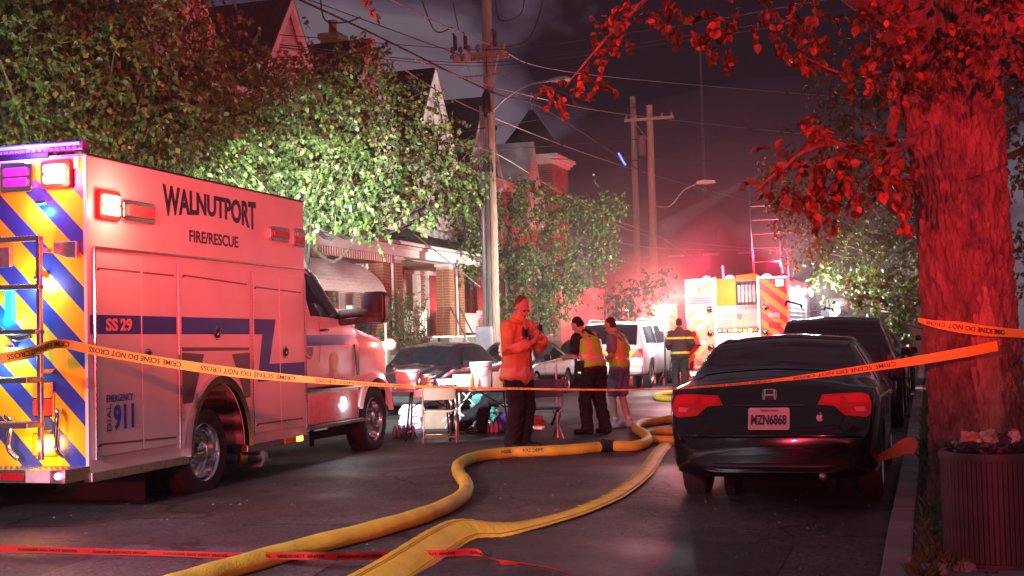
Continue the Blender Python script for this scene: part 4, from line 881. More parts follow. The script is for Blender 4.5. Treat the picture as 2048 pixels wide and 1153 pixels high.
for sx in (-1, 1): point((-4.42+sx*.95, 31.3, 3.12), (1, .03, .10), 260, .1, 'roof_halo_light')  # added red points that make the halo puffs above the roof glow
spot((-2.75, 31.8, 2.5), (.4, 31.0, 3.0), (.93, 1, .80), 1500, 120, .6, .1, 'side_scene_lamp')
# work lamp on a mast beside the white SUV, and the beacon above it
WL = thing('work_lamp', 'dazzling white work lamp standing beside the white SUV', 'lamp', (-6.76, 33.5, ground(-7)))
q = MB(); q.tube([(0, 0, 0), (0, 0, 1.5)], .025); q.build('pole', blackp, WL)
for k in range(3):
    a = k*2.1; q = MB(); q.tube([(0, 0, .5), (.35*math.cos(a), .35*math.sin(a), .02)], .015, 6); q.build('leg', blackp, WL)
q = MB(); q.prism(rrect(-.13, .13, 1.5, 1.78, .05), .1, lambda u, v, w: (u, -.02+w, v)); q.build('lamp_housing', blackp, WL)
q = MB(); q.prism(rrect(-.115, .115, 1.52, 1.76, .05), .01, lambda u, v, w: (u, -.035+w, v)); q.build('lens', emis('dazzling_white', (.95, .98, 1), 90), WL)
point((-6.76, 33.2, 1.65), (.9, .97, 1), 110, .1, 'work_lamp_light')
bp_ = at(1319, 628, 50.5); q = MB(); q.prism(rrect(-.34, .34, -.34, .34, .12), .15, lambda u, v, w: (bp_.x+11.1+u, bp_.y-52+w, bp_.z+v-ground(-11.1)+.05)); q.build('beacon', emis('hot_amber_beacon', (1, .42, .12), 60), F2, fix=True); q = MB(); q.tube([(bp_.x+11.1, bp_.y-51.9, bp_.z), (bp_.x+11.1, 0.3, bp_.z-.1)], .05); q.build('beacon_arm', blackp, F2)  # beacon enlarged, the flare of its light built into the size
point((bp_.x, bp_.y-.4, bp_.z), (1, .03, .06), 2600, .15, 'engine_beacon_light')
# ---------------- houses of the left side ----------------
brickm = M('orange_brick', (.30, .12, .05), .85, var=.35, sc_=3.2, bump=.4, bsc=90)
brickr = M('red_brick', (.26, .075, .055), .85, var=.35, sc_=3.2, bump=.4, bsc=90)
brickb = M('brown_brick', (.13, .075, .05), .85, var=.4, sc_=3.2, bump=.4, bsc=90)
mortar = M('mortar', (.40, .36, .32), .9, var=.15, sc_=20)
wtrim = M('painted_trim', (.62, .58, .56), .6, var=.12, sc_=3)
siding = M('pale_siding', (.50, .46, .48), .6, var=.12, sc_=2)
shingle = M('dark_shingle', (.022, .020, .022), .85, var=.4, sc_=8, bump=.6, bsc=40)
darkwin = M('dark_window_glass', (.03, .03, .04), .08)
curt = M('curtain', (.35, .28, .34), .9, var=.25, sc_=4, stretch=(8, 8, 1))
rs_ = np.random.RandomState(5)
def bricks_on(y0, y1, z0, z1, fn, holes=(), bl=.205, bh=.07, d=.012, mat=brickr, name='brick_courses', parent=None):
    q = MB(); j = 0; z = z0
    while z < z1-.03:
        y = y0-(bl/2 if j % 2 else 0)
        while y < y1:
            a, b = max(y+.005, y0), min(y+bl-.007, y1)
            if b-a > .03 and not any(a < h[1] and b > h[0] and z < h[3] and z+bh > h[2] for h in holes):
                e = d+rs_.uniform(-.004, .004); zz = min(z+bh-.011, z1)
                v = [fn(a, z, 0), fn(b, z, 0), fn(b, zz, 0), fn(a, zz, 0), fn(a, z, e), fn(b, z, e), fn(b, zz, e), fn(a, zz, e)]
                q.add(v, [(4, 5, 6, 7), (0, 1, 5, 4), (1, 2, 6, 5), (2, 3, 7, 6), (3, 0, 4, 7)])
            y += bl
        z += bh; j += 1
    o = q.build(name, mat, parent, fix=True); o['kind'] = 'stuff'; return o
brick_mesh = None
def pillar(parent, x, y, z0, z1, w=.42, mat=brickm):
    core = MB(); core.box(x-w/2+.012, x+w/2-.012, y-w/2+.012, y+w/2-.012, z0, z1); p = core.build('pillar', mortar, parent)
    me = bpy.data.meshes.get('brick_'+mat.name)
    if me is None:
        b = MB(); b.box(0, .198, -.008, .012, 0, .066); t = b.build('brick_'+mat.name, mat); me = t.data; bpy.data.objects.remove(t)
    z = z0+.004; j = 0
    while z+.07 < z1:
        for (ox, oy, a) in ((x-w/2, y-w/2, 0), (x+w/2, y-w/2, PI/2)):
            for k in range(2):
                o = bpy.data.objects.new('brick', me); COL.objects.link(o); o.parent = p; s = .006+k*.208
                ux, uy = math.cos(a), math.sin(a); nx, ny = (0, -1) if a == 0 else (1, 0)
                e = rs_.uniform(-.002, .004); sc1 = .97 if j % 2 else 1.0
                o.location = (ox+ux*s+nx*(e-.004), oy+uy*s+ny*(e-.004), z); o.rotation_euler = (0, 0, a); o.scale = (sc1*(1 if a == 0 else 1), -1 if False else 1, 1)
                if a: o.location = (ox+(e-.004)*1.0-.0, oy+s, z); o.rotation_euler = (0, 0, PI/2); o.scale = (1, -1, 1)
        z += .078; j += 1
    c = MB(); c.box(x-w/2-.04, x+w/2+.04, y-w/2-.04, y+w/2+.04, z1-.0, z1+.09); c.build('pillar_cap', wtrim, parent, bevel=.01)
def window(parent, X, y0, y1, z0, z1, cur=True, name='window', hung=True, fm=wtrim):
    q = MB(); q.box(X, X+.07, y0-.09, y0, z0-.09, z1+.10); q.box(X, X+.07, y1, y1+.09, z0-.09, z1+.10); q.box(X, X+.08, y0, y1, z1, z1+.10); q.box(X, X+.11, y0-.12, y1+.12, z0-.10, z0); fr = q.build(name, fm, parent, bevel=.006)
    q = MB(); q.box(X-.05, X-.03, y0, y1, z0, z1); q.build('pane', darkwin, fr)
    if cur:
        q = MB(); n = 14
        for i in range(n+1):
            yy = y0+(y1-y0)*i/n; q.v += [(X-.025+.012*math.sin(i*1.9), yy, z0), (X-.025+.012*math.sin(i*1.9), yy, z1)]
        for i in range(n):
            if .32 < i/n < .55: continue
            q.f.append((2*i, 2*i+2, 2*i+3, 2*i+1)); q.mi.append(0)
        q.build('curtain', curt, fr, smooth=True)
    if hung:
        q = MB(); q.box(X-.02, X+.02, y0, y1, (z0+z1)/2-.025, (z0+z1)/2+.025); q.box(X-.02, X+.02, y0, y0+.04, z0, z1); q.box(X-.02, X+.02, y1-.04, y1, z0, z1); q.build('sash', fm, fr)
    return fr
XW, XP = -15.2, -13.4
def boards(parent, poly, fn, bh=.13, name='siding_board', mat=siding, u0=None):
    us = [p[0] for p in poly]; vs = [p[1] for p in poly]; z = min(vs)
    while z < max(vs):
        c = clip(poly, min(us)-1, max(us)+1, z, z+bh-.002)
        if len(c) > 2:
            q = MB(); n = len(c); b = [fn(u, v, 0) for u, v in c]; f = [fn(u, v, .028*(1-(v-z)/bh)+.004) for u, v in c]
            q.add(b+f, [tuple(range(n, 2*n))]+[(i, (i+1) % n, n+(i+1) % n, n+i) for i in range(n)]); q.build(name, mat, parent, fix=True)
        z += bh
def house(y0, y1, label, wall=brickr, pill=brickm, gz=9.8, bay=True, awn=False, pz=1.62, cols=True, porch=True, detail=True):
    H = thing('row_house', label, 'house', (0, 0, 0), 0, 'row of gabled brick houses on the left'); yc = (y0+y1)/2
    q = MB(); q.box(-24, XW, y0+.01, y1-.01, 0, 7.2); w_ = q.build('wall', mortar, H)
    door = (yc+.25, yc+1.15, pz, pz+1.62+.35); win_ = (yc-1.55, yc-.55, pz+.55, pz+1.95)
    holes = [(door[0]-.1, door[1]+.1, door[2], door[3]+.12), (win_[0]-.1, win_[1]+.1, win_[2]-.1, win_[3]+.1)]
    bricks_on(y0+.02, y1-.02, .2, 5.0, lambda u, v, w: (XW+w, u, v), holes, mat=wall, parent=w_)
    window(H, XW+.012, *win_)
    q = MB(); q.box(XW, XW+.09, door[0]-.1, door[0], pz, door[3]); q.box(XW, XW+.09, door[1], door[1]+.1, pz, door[3]); q.box(XW, XW+.10, door[0]-.1, door[1]+.1, door[3], door[3]+.14); f = q.build('door_frame', wtrim, H, bevel=.006)
    q = MB(); q.box(XW, XW+.04, door[0], door[1], pz, door[3]); d = q.build('door', M('dark_wood_door', (.12, .06, .045), .4), f)
    for (a, b) in ((.12, .85), (1.0, 1.8)):
        q = MB(); q.box(XW+.04, XW+.055, door[0]+.12, door[1]-.12, pz+a, pz+b); q.build('door_panel', M('dark_wood_door', (1, 1, 1)), f, bevel=.01)
    # porch
    q = MB(); q.box(XW, XP+.35, y0+.06, y1-.06, 0, pz-.06); q.build('porch_base', conc, H)
    q = MB(); q.box(XW, XP+.42, y0+.04, y1-.04, pz-.06, pz); q.build('porch_floor', wtrim, H)
    for yy in (y0+.42, y1-.42): pillar(H, XP, yy, pz, pz+2.02, mat=pill)
    q = MB(); q.box(XP-.06, XP+.06, y0+.66, yc+.1, pz+.08, pz+.62); q.build('railing_panel', wtrim, H, bevel=.008)
    q = MB(); q.box(XP-.09, XP+.09, y0+.64, yc+.14, pz+.62, pz+.68); q.box(XP-.08, XP+.08, yc+.1, yc+.24, pz, pz+.78); q.build('railing_cap', wtrim, H, bevel=.008)
    q = MB()
    for k in range(7): q.box(XP+.42+k*.28, XP+.70+k*.28, yc+.35, y1-.75, 0, pz-.06-k*.2)
    q.build('steps', conc, H, bevel=.01)
    ez = pz+2.12
    q = MB(); q.box(XP-.22, XP+.28, y0+.02, y1-.02, ez, ez+.26); q.box(XP+.28, XP+.36, y0-.02, y1+.02, ez+.20, ez+.33); q.box(XW, XP+.2, y0+.02, y0+.12, ez, ez+.28); q.build('fascia', wtrim, H, bevel=.01)
    q = MB(); q.tube([(XP+.40, y0-.04, ez+.34), (XP+.40, y1+.04, ez+.33)], .055, 8); q.tube([(XP+.36, y1-.10, ez+.3), (XP+.24, y1-.10, ez+.1), (XP+.24, y1-.10, pz-1.0)], .04, 8); q.build('gutter', wtrim, H, smooth=True)
    q = MB(); q.box(XW, XP-.1, y0+.1, y1-.1, ez-.02, ez+.02); q.build('porch_ceiling', M('porch_ceiling_wood', (.42, .25, .2), .6), H)
    q = MB(); q.prism([(XP+.42, ez+.33), (XW, ez+1.25), (XW, ez+1.17), (XP+.42, ez+.27)], y1-y0+.04, lambda u, v, w: (u, y0-.02+w, v)); pr_ = q.build('porch_roof', shingle, H, fix=True)
    n = 10
    for k in range(n):      # shingle courses
        t0 = k/n; u = XP+.42+(XW-XP-.42)*t0; v = ez+.33+.92*t0; du = (XW-XP-.42)/n; dv = .92/n
        s = MB(); s.prism([(u, v), (u, v+.022), (u+du, v+dv+.006), (u+du, v+dv)], y1-y0+.04, lambda a, b, w: (a, y0-.02+w, b)); s.build('shingle_course', shingle, pr_, fix=True)
    # upper floor: bay in siding, cornice, gable
    if bay:
        bx = XW+.75; pl = [(XW, yc-1.45), (bx, yc-.95), (bx, yc+.95), (XW, yc+1.45)]; za, zb = ez+.55, 7.0
        q = MB(); q.prism(pl, zb-za, lambda u, v, w: (u, v, za+w)); by = q.build('bay', siding, H, fix=True)
        boards(by, [(yc-.95, za), (yc+.95, za), (yc+.95, za+.62), (yc-.95, za+.62)], lambda u, v, w: (bx+w, u, v))
        window(H, bx+.004, yc-.55, yc+.55, za+.75, zb-.35)
        dx, dy = XW-bx, -.5; L_ = math.hypot(dx, dy)
        for (a, b) in ((0, 1),):
            q = MB(); q.box(bx-.02, bx+.05, yc-1.0, yc-.92, za, zb); q.box(bx-.02, bx+.05, yc+.92, yc+1.0, za, zb); q.build('corner_board', wtrim, H)
    q = MB(); q.prism([(XW, 6.95), (XW+.95, 6.95), (XW+1.02, 7.18), (XW+.95, 7.25), (XW, 7.28)], y1-y0-.02, lambda u, v, w: (u, y0+.01+w, v)); q.build('cornice', wtrim, H, fix=True)
    yb = yc; yc = yc-.85; gx = XW+.72; gw = 1.75; gp = [(yc-gw, 7.25), (yc+gw, 7.25), (yc, gz)]
    q = MB(); q.prism(gp, 4.0, lambda u, v, w: (gx-w, u, v)); g_ = q.build('gable', siding, H, fix=True)
    boards(g_, gp, lambda u, v, w: (gx+w, u, v))
    for sg in (1, -1):
        sl = Vector((0, -sg*gw, gz-7.25)).normalized(); nn = Vector((0, sg*sl.z, abs(sl.y)))
        a = Vector((gx+.18, yc+sg*(gw+.22), 7.25-.32)); b = Vector((gx+.18, yc, gz+.05))
        q = MB(); vs = [a, b, b+nn*.10, a+nn*.10]; q.add(vs+[v-Vector((4.6, 0, 0)) for v in vs], [(0, 1, 2, 3), (7, 6, 5, 4), (0, 4, 5, 1), (1, 5, 6, 2), (2, 6, 7, 3), (3, 7, 4, 0)]); q.build('gable_roof', shingle, H, fix=True)
        q = MB(); vs = [a-nn*.16, b-Vector((0, 0, .19)), b+nn*.03, a+nn*.03]; q.add([v+Vector((.02, 0, 0)) for v in vs]+[v-Vector((.10, 0, 0)) for v in vs], [(0, 1, 2, 3), (7, 6, 5, 4), (0, 4, 5, 1), (1, 5, 6, 2), (2, 6, 7, 3), (3, 7, 4, 0)]); q.build('verge_board', wtrim, H, fix=True)
    window(H, gx+.03, yc-.28, yc+.28, 7.7, 8.5, cur=False)
    q = MB(); q.prism([(XW+.3, 7.28), (-19.5, 10.2), (-24, 7.2)], y1-y0, lambda u, v, w: (u, y0+w, v)); q.build('roof', shingle, H, fix=True)
    return H
hs = [house(20.7, 25.35, 'rowhouse behind the rescue truck cab, mostly hidden by the leafy street tree', brickb, bay=True),
      house(25.35, 30.0, 'rowhouse with red soffit strip and striped awning seen above the truck cab', brickb, gz=9.75),
      house(30.0, 34.7, 'orange-pillared rowhouse with purple window right of the truck mirror', brickr),
      house(34.7, 39.3, 'red brick rowhouse just left of the near utility pole', brickr, brickm, gz=9.9),
      house(39.3, 43.9, 'rowhouse hidden behind the middle street tree, white cornice', brickr)]
H1 = hs[1]
q = MB(); q.box(XP-.1, XP+.30, 25.5, 29.85, 3.52, 3.74)
q.build('soffit_panel', M('red_soffit', (.42, .14, .10), .5), H1)
q = MB()
for k in range(33): q.box(XP+.30, XP+.312, 25.55+k*.13, 25.55+k*.13+.012, 3.53, 3.73)
q.build('soffit_grooves', wtrim, H1)
# awning of thin slats
aw = MB(); n = 20; pts = [(XP+.35-.0, 3.42), (XP+.85, 3.25), (XP+1.25, 2.92), (XP+1.4, 2.62)]; cpts = catmull([(p[0], 0, p[1]) for p in pts], 4)
for i in range(len(cpts)-1):
    a, b = cpts[i], cpts[i+1]; aw.add([(a.x, 23.6, a.z), (a.x, 26.9, a.z), (b.x+.012, 26.9, b.z-.006), (b.x+.012, 23.6, b.z-.006), (a.x, 23.6, a.z-.012), (a.x, 26.9, a.z-.012), (b.x, 26.9, b.z-.018), (b.x, 23.6, b.z-.018)], [(0, 1, 2, 3), (7, 6, 5, 4), (1, 5, 6, 2), (0, 3, 7, 4), (3, 2, 6, 7)])
o = aw.build('awning', M('cream_awning', (.55, .52, .46), .6, var=.2, stretch=(1, 1, 12)), H1, fix=True)
q = MB(); q.tube([(XP+1.38, 26.85, 2.6), (XP+1.38, 26.85, .2)], .03); q.tube([(XP+1.38, 23.7, 2.6), (XP+1.38, 23.7, .2)], .03); q.build('awning_post', wtrim, o, smooth=True)
# house with the corner tower
TH = thing('tower_house', 'brick house with steep pyramid-roofed corner tower and metal finial', 'house', (0, 0, 0), 0)
q = MB(); q.box(-24, XW, 43.95, 52, 0, 7.4); w_ = q.build('wall', mortar, TH); bricks_on(43.97, 50, 4.2, 7.3, lambda u, v, w: (XW+w, u, v), mat=brickr, parent=w_, bl=.21, bh=.075)
q = MB(); q.prism([(XW+.3, 7.4), (-19.5, 9.4), (-24, 7.3)], 8, lambda u, v, w: (u, 44+w, v)); q.build('roof', shingle, TH, fix=True)
tx, ty, th_ = -15.7, 50.7, 1.2
q = MB(); q.box(tx-th_, tx+th_, ty-th_, ty+th_, 0, 8.75); tw_ = q.build('tower', mortar, TH)
bricks_on(ty-th_, ty+th_, 5, 8.7, lambda u, v, w: (tx+th_+w, u, v), mat=brickr, parent=tw_, bl=.21, bh=.075); bricks_on(tx-th_, tx+th_, 5, 8.7, lambda u, v, w: (u, ty-th_-w, v), mat=brickr, parent=tw_, bl=.21, bh=.075)
for k, (e, z0, z1) in enumerate(((.10, 8.72, 8.84), (.2, 8.84, 8.95), (.3, 8.95, 9.08))):
    q = MB(); q.box(tx-th_-e, tx+th_+e, ty-th_-e, ty+th_+e, z0, z1); q.build('cornice_course', wtrim, TH, bevel=.01)
pf = [(1.48, 9.08), (1.0, 9.6), (.55, 10.35), (.2, 11.0), (.09, 11.2), (.0, 11.25)]; q = MB(); q.lathe([(r*1.414, z) for r, z in pf], (0, 0, 0), 'z', 4)
q.v = [(tx+(x-y)*.7071, ty+(x+y)*.7071, z) for x, y, z in q.v]; q.build('tower_roof', shingle, TH, fix=True)
q = MB(); q.tube(catmull([(tx, ty, 11.2), (tx+.04, ty, 11.4), (tx-.05, ty, 11.6), (tx+.03, ty, 11.8), (tx, ty, 11.95)], 4), .03, 6); q.build('finial', steel, TH, smooth=True)
gp = [(46.4, 7.4), (48.2, 7.4), (47.3, 9.3)]
q = MB(); q.prism(gp, 3.0, lambda u, v, w: (XW+.6-w, u, v)); g_ = q.build('gable', wtrim, TH, fix=True); boards(g_, gp, lambda u, v, w: (XW+.6+w, u, v))
q = MB(); q.box(XW, XW+.62, 46.2, 48.6, 5.8, 7.4); q.build('bay', wtrim, TH); window(TH, XW+.62, 46.5, 47.1, 6.1, 7.1); window(TH, XW+.62, 47.5, 48.2, 6.1, 7.1)
q = MB(); q.box(XP-1.5, XP+.1, 46.3, 53.2, 3.35, 3.55); q.build('porch_roof', wtrim, TH, bevel=.02)
for k in range(46):
    q = MB(); yy = 46.4+k*.148; q.box(XP-.03, XP+.03, yy, yy+.05, 1.9, 3.35); q.build('porch_slat', wtrim, TH)
q = MB(); q.box(XP-1.6, XP+.05, 46.3, 53.2, 0, 1.9); q.build('porch_base', M('pink_render', (.5, .38, .36), .8), TH)
# chimneys
for (x, y, w2, z1, lb) in ((-17.6, 35.7, .30, 11.2, 'dark brick chimney with clay pot above the leafy tree'), (-17.5, 49.2, .5, 10.4, 'plain square chimney just left of the utility pole')):
    C_ = thing('chimney', lb, 'chimney', (x, y, 8.0)); q = MB(); q.box(-w2, w2, -w2, w2, 0, z1-8); o = q.build('stack', brickb, C_)
    q = MB(); q.box(-w2-.06, w2+.06, -w2-.06, w2+.06, z1-8-.1, z1-8+.08); q.build('stack_cap', brickb, C_); q = MB(); q.lathe([(.14, 0), (.12, .35), (.16, .38), (.16, .45)], (0, 0, z1-8+.08), 'z', 12); q.build('chimney_pot', brickb, C_)
# far buildings closing the street
def block(x0, x1, y0, y1, z, label, m, rows=3):
    t = thing('far_building', label, 'building', ((x0+x1)/2, y0, 0)); w2 = (x1-x0)/2
    q = MB(); q.box(-w2, w2, 0, y1-y0, 0, z); q.build('wall', m, t); q = MB(); q.box(-w2-.2, w2+.2, -.2, y1-y0, z, z+.3); q.build('parapet', m, t)
    n = int(w2*2/2.6)
    for r in range(rows):
        for k in range(n):
            xx = -w2+1.3+k*2.6; q = MB(); q.box(xx-.5, xx+.5, -.03, .01, 1.4+r*3, 3.1+r*3); f = q.build('window', darkwin, t); q = MB(); q.box(xx-.6, xx+.6, -.08, -.0, 1.25+r*3, 1.4+r*3); q.build('sill', wtrim, t)
block(-24, -4, 92, 104, 11.5, 'dark flat-roofed block closing the far end of the street', M('far_brick', (.11, .07, .06), .9), 3)
block(-5.5, 1.5, 64, 72, 3.6, 'low pinkish garage beyond the parked cars on the right', M('pink_block', (.42, .2, .18), .85), 1)
RH = thing('pale_house', 'pale house with porch steps glimpsed right of the big tree trunk', 'house', (2.55, 24, 0))
q = MB(); q.box(0, 6, 0, 9, .1, 7); q.build('wall', M('grey_clapboard_wall', (.30, .27, .24), .7), RH)
for k in range(40):
    q = MB(); q.box(-.03, 0, 0, 9, .3+k*.16, .3+k*.16+.155); q.build('siding_board', siding, RH)
q = MB()
for k in range(5): q.box(-1.2-.0+.22*k, 0, .6, 1.9, .1+.16*k, .26+.16*k)
q.build('steps', conc, RH)
for y in (.55, 1.95):
    q = MB(); q.tube([(-1.15, y, .2), (-1.15, y, 1.0), (-.05, y, 1.75)], .02, 6); q.build('handrail', blackp, RH)
q = MB(); q.box(-.5, -.02, 2.4, 3.8, 2.3, 2.6); q.build('red_awning', M('red_awning_cloth', (.5, .05, .06), .7), RH)
# ---------------- poles and wires ----------------
wood = M('weathered_pole_wood', (.36, .30, .235), .85, var=.35, sc_=5, bump=.6, bsc=30, stretch=(6, 6, .5))
wire_m = M('cable_black', (.03, .028, .03), .6); wire_l = M('cable_pale', (.42, .38, .40), .45, .3)
def pole(x, y, h, label, r0=.17, r1=.125, z0=SWZ-.03):
    t = thing('utility_pole', label, 'utility pole', (x, y, z0)); q = MB(); n = 14; q.tube([(.01*math.sin(k*1.7), .01*math.cos(k*2.3), h*k/n) for k in range(n+1)], [r0+(r1-r0)*k/n for k in range(n+1)], 20); q.build('shaft', wood, t, smooth=True, auto=50); return t
pb = onx(988, 640, -11.15); P1 = pole(pb.x, pb.y, 12.6, 'tall wooden utility pole with cutouts and grey conduit, nearest of the poles')
dP = Vector((pb.x, pb.y, 0)); dz = 34.2/2500
def hz(py): return (679.5-py)*dz+1.5-SWZ+.03
def arm(t, x0, x1, y, z, w=.10, h=.12, m=wood, name='crossarm'):
    q = MB(); q.box(x0, x1, y-w/2, y+w/2, z-h/2, z+h/2); return q.build(name, m, t, bevel=.008)
arm(P1, -1.02, .55, -.19, hz(113)); arm(P1, -1.02, .55, .19, hz(113)); arm(P1, -.72, .55, -.20, hz(155), .04, .05, steel, 'steel_arm')
for x in (-.62, .40):
    q = MB(); q.tube([(x, -.22, hz(113)), (x*.65, -.22, hz(152))], .022, 6); q.build('arm_brace', wtrim, P1)
por = M('porcelain_grey', (.3, .28, .28), .25)
for x in (-.95, -.72, -.48, -.22, .18, .40, .52):
    q = MB(); q.lathe([(.03, 0), (.03, .06), (.075, .08), (.04, .11), (.075, .14), (.04, .17), (.06, .20), (.0, .24)], (x, -.19, hz(113)+.06), 'z', 14); q.build('insulator', por, P1, smooth=True)
for x in (-.85, -.55, .30):
    q = MB(); q.tube([(x, -.24, hz(100)), (x+.05, -.40, hz(75))], .055, 10); q.tube([(x+.05, -.40, hz(75)), (x-.02, -.36, hz(68))], .03, 8); q.build('fuse_cutout', M('cutout_dark', (.07, .06, .065), .4), P1, smooth=True)
for x, z in ((-.78, 126), (-.5, 126)):
    q = MB(); q.cyl((x, -.28, hz(z)), (x, -.28, hz(z-14)), .10, .09, 16); q.build('arrester', M('pale_plastic', (.5, .48, .45), .5), P1, smooth=True, auto=40)
q = MB(); q.tube([(0, -.2, hz(240)), (.0, -.22, hz(228)), (0, -.22, hz(196)), (0, -.2, hz(186))], [.05, .12, .12, .05], 12); q.build('splice_box', blackp, P1, smooth=True)
q = MB(); q.tube([(-.20, -.1, hz(655)), (-.20, -.1, hz(430)), (-.17, -.14, hz(215))], .06, 12); q.build('conduit', M('grey_conduit', (.38, .40, .45), .4, .3), P1, smooth=True)
q = MB(); q.box(-.42, .02, -.36, -.14, hz(702), hz(655)); q.build('meter_box', M('meter_box_grey', (.40, .43, .50), .5), P1, bevel=.015)
q = MB(); q.tube([(-.1, -.28, hz(655)), (-.1, -.2, hz(560))], .02); q.build('conduit', blackp, P1)
q = MB(); q.tube(catmull([(.12, -.1, hz(228)), (.5, -.1, hz(205)), (1.1, -.1, hz(182)), (1.75, -.1, hz(177))], 6), .03, 8); la_ = q.build('lamp_arm', steel, P1, smooth=True)
q = MB(); q.lathe([(.02, 0), (.09, .12), (.14, .35), (.12, .6), (0, .68)], (0, 0, 0), 'x', 16); q.v = [(x+1.7, y-.1, z*.55+hz(176)) for x, y, z in q.v]; q.build('lamp_head', M('lamp_head_grey', (.5, .5, .5), .4), la_, smooth=True)
for k in range(5):
    q = MB(); a = k*.7; q.tube(catmull([(-.1+.05*k, -.2, hz(310+k*6)), (-.35+.13*k, -.35, hz(330+k*5)), (-.2+.1*k, -.38, hz(350)), (.15, -.25, hz(322+k*4))], 5), .012, 6); q.build('drop_cable', wire_m, P1)
q = MB(); q.tube([(.02, -.17, hz(660)), (.02, -.165, hz(100))], .012, 6); q.build('ground_wire', wire_m, P1)
p2 = at(1276, 560, 60); P2 = pole(p2.x, p2.y, 12.9, 'bare-topped wooden pole, left one of the far pair', .17, .14); p3 = at(1309, 560, 57); P3 = pole(p3.x, p3.y, 11.9, 'far wooden pole carrying a crossarm and a street lamp arm', .20, .15)
arm(P3, -1.15, 1.15, -.2, 11.25, .1, .13)
for x in (-1.05, -.6, .6, 1.05):
    q = MB(); q.lathe([(.03, 0), (.06, .06), (.03, .1), (.06, .14), (0, .2)], (x, -.2, 11.3), 'z', 10); q.build('insulator', por, P3)
q = MB(); q.tube([(-.7, -.2, 11.2), (-.1, -.2, 10.3)], .025); q.build('arm_brace', steel, P3); q = MB(); q.cyl((-.38, -.1, 9.6), (-.38, -.1, 10.5), .2, n=14); q.build('transformer', M('transformer_grey', (.12, .12, .13), .5), P3, smooth=True, auto=40)
q = MB(); q.tube(catmull([(0, -.1, 7.3), (.8, -.1, 7.2), (1.5, -.1, 7.9), (2.3, -.1, 8.2)], 6), .035, 8); la_ = q.build('lamp_arm', steel, P3, smooth=True); q = MB(); q.prism([(2.1, 8.12), (2.1, 8.24), (2.4, 8.30), (2.9, 8.24), (2.95, 8.14), (2.5, 8.10)], .3, lambda u, v, w: (u, -.25+w, v)); q.build('lamp_head', M('lamp_head_pale', (.8, .8, .8), .4), la_, fix=True)
p4 = at(1394, 540, 100); pole(p4.x, p4.y, 11.8, 'thin distant pole directly under the street lamp head', .14, .12)
pm = at(1409, 380, 95); tm = thing('mast', 'tall thin mast rising through the smoke above the street lamp', 'mast', (pm.x, pm.y, 0)); q = MB(); q.tube([(0, 0, 0), (0, 0, 23.4)], [.16, .09], 10); q.build('shaft', M('mast_rust', (.3, .2, .17), .7), tm); q = MB(); q.cyl((0, 0, 12.3), (0, 0, 12.5), .22, n=10); q.build('collar', steel, tm)
WN = 0
def wire(pts, label, r=.014, m=None, sag=0.0, n=24):
    P = [at(*p) for p in pts]
    if len(P) == 2: P = [P[0].lerp(P[1], k/n)-Vector((0, 0, sag*4*(k/n)*(1-k/n))) for k in range(n+1)]
    else: P = catmull(P, 8)
    q = MB(); q.tube(P, r, 6); o = q.build('overhead_wire', m or wire_m, smooth=True); tag(o, label, 'wire', 'overhead wires'); return o
wire([(740, -20, 20), (985, 92, 34), (1180, 150, 46), (1700, 196, 70)], 'bright wire crossing the whole sky just above the crossarm', .013, wire_l)
wire([(830, 120, 26), (1030, 185, 34), (1270, 232, 57), (1640, 272, 80)], 'broken-looking shiny wire running over the twin poles', .018, wire_l)
wire([(740, 90, 24), (968, 228, 34), (1270, 340, 58), (1560, 420, 80)], 'pale wire sloping from the tree past the tower roof', .014, wire_l)
wire([(600, 0, 24), (760, 75, 28), (985, 185, 34), (1100, 225, 40), (1290, 350, 58)], 'thick black cable sagging down to the splice box', .022)
wire([(560, 90, 22), (985, 125, 34), (1700, 20, 20)], 'black wire from the crossarm up into the big tree', .010)
wire([(560, 95, 22), (985, 132, 34.1), (1640, 40, 20)], 'black wire just below it from the crossarm into the big tree', .010)
wire([(560, 70, 22), (985, 100, 34), (1300, 60, 24), (1700, -10, 14)], 'upper black wire from the insulators towards the big tree', .010)
wire([(845, 285, 27), (985, 305, 34), (1130, 390, 45), (1310, 475, 57), (1600, 505, 70)], 'service cable drooping behind the middle tree', .018, wire_l)
wire([(960, 520, 30), (965, 578, 33.9)], 'short service drop from the porch eave to the pole', .012, wire_l)
wire([(830, 470, 32), (965, 578, 33.9)], 'orange-lit service drop from the middle porch to the pole', .013, wire_l)
wire([(880, 270, 30), (1180, 225, 50), (1273, 215, 60)], 'thin dark wire behind the chimney to the twin poles', .014)
wire([(1000, 300, 36), (1290, 278, 60)], 'dark wire passing behind the tower roof', .014)
wire([(1276, 238, 60), (1440, 256, 60), (1640, 258, 60)], 'straight dark wire right of the twin poles, upper', .022)
wire([(1310, 272, 57), (1440, 280, 60), (1640, 300, 60)], 'straight dark wire right of the twin poles, lower', .022)
wire([(1310, 320, 57), (1640, 326, 60)], 'level dark wire right of the twin poles, third down', .024)
wire([(1100, 318, 50), (1276, 322, 60)], 'level dark wire between tower cornice and twin poles', .020)
wire([(1220, 480, 56), (1320, 497, 57), (1620, 503, 60)], 'bright cable stretched above the fire engines', .022, wire_l)
wire([(1200, 430, 50), (1310, 470, 57), (1345, 490, 57), (1395, 520, 98)], 'pale cable kinked below the twin poles', .02, wire_l)
wire([(840, -10, 30), (870, 62, 32), (905, 55, 33.9)], 'looped black jumper cable left of the pole top', .018)
wire([(990, -10, 34), (1000, 40, 34), (1040, 30, 34), (1050, -10, 34)], 'looped black jumper cable right of the pole top', .014)
wire([(1090, -10, 36), (1060, 75, 35), (1010, 95, 34)], 'long black cable curving down to the crossarm end', .018)
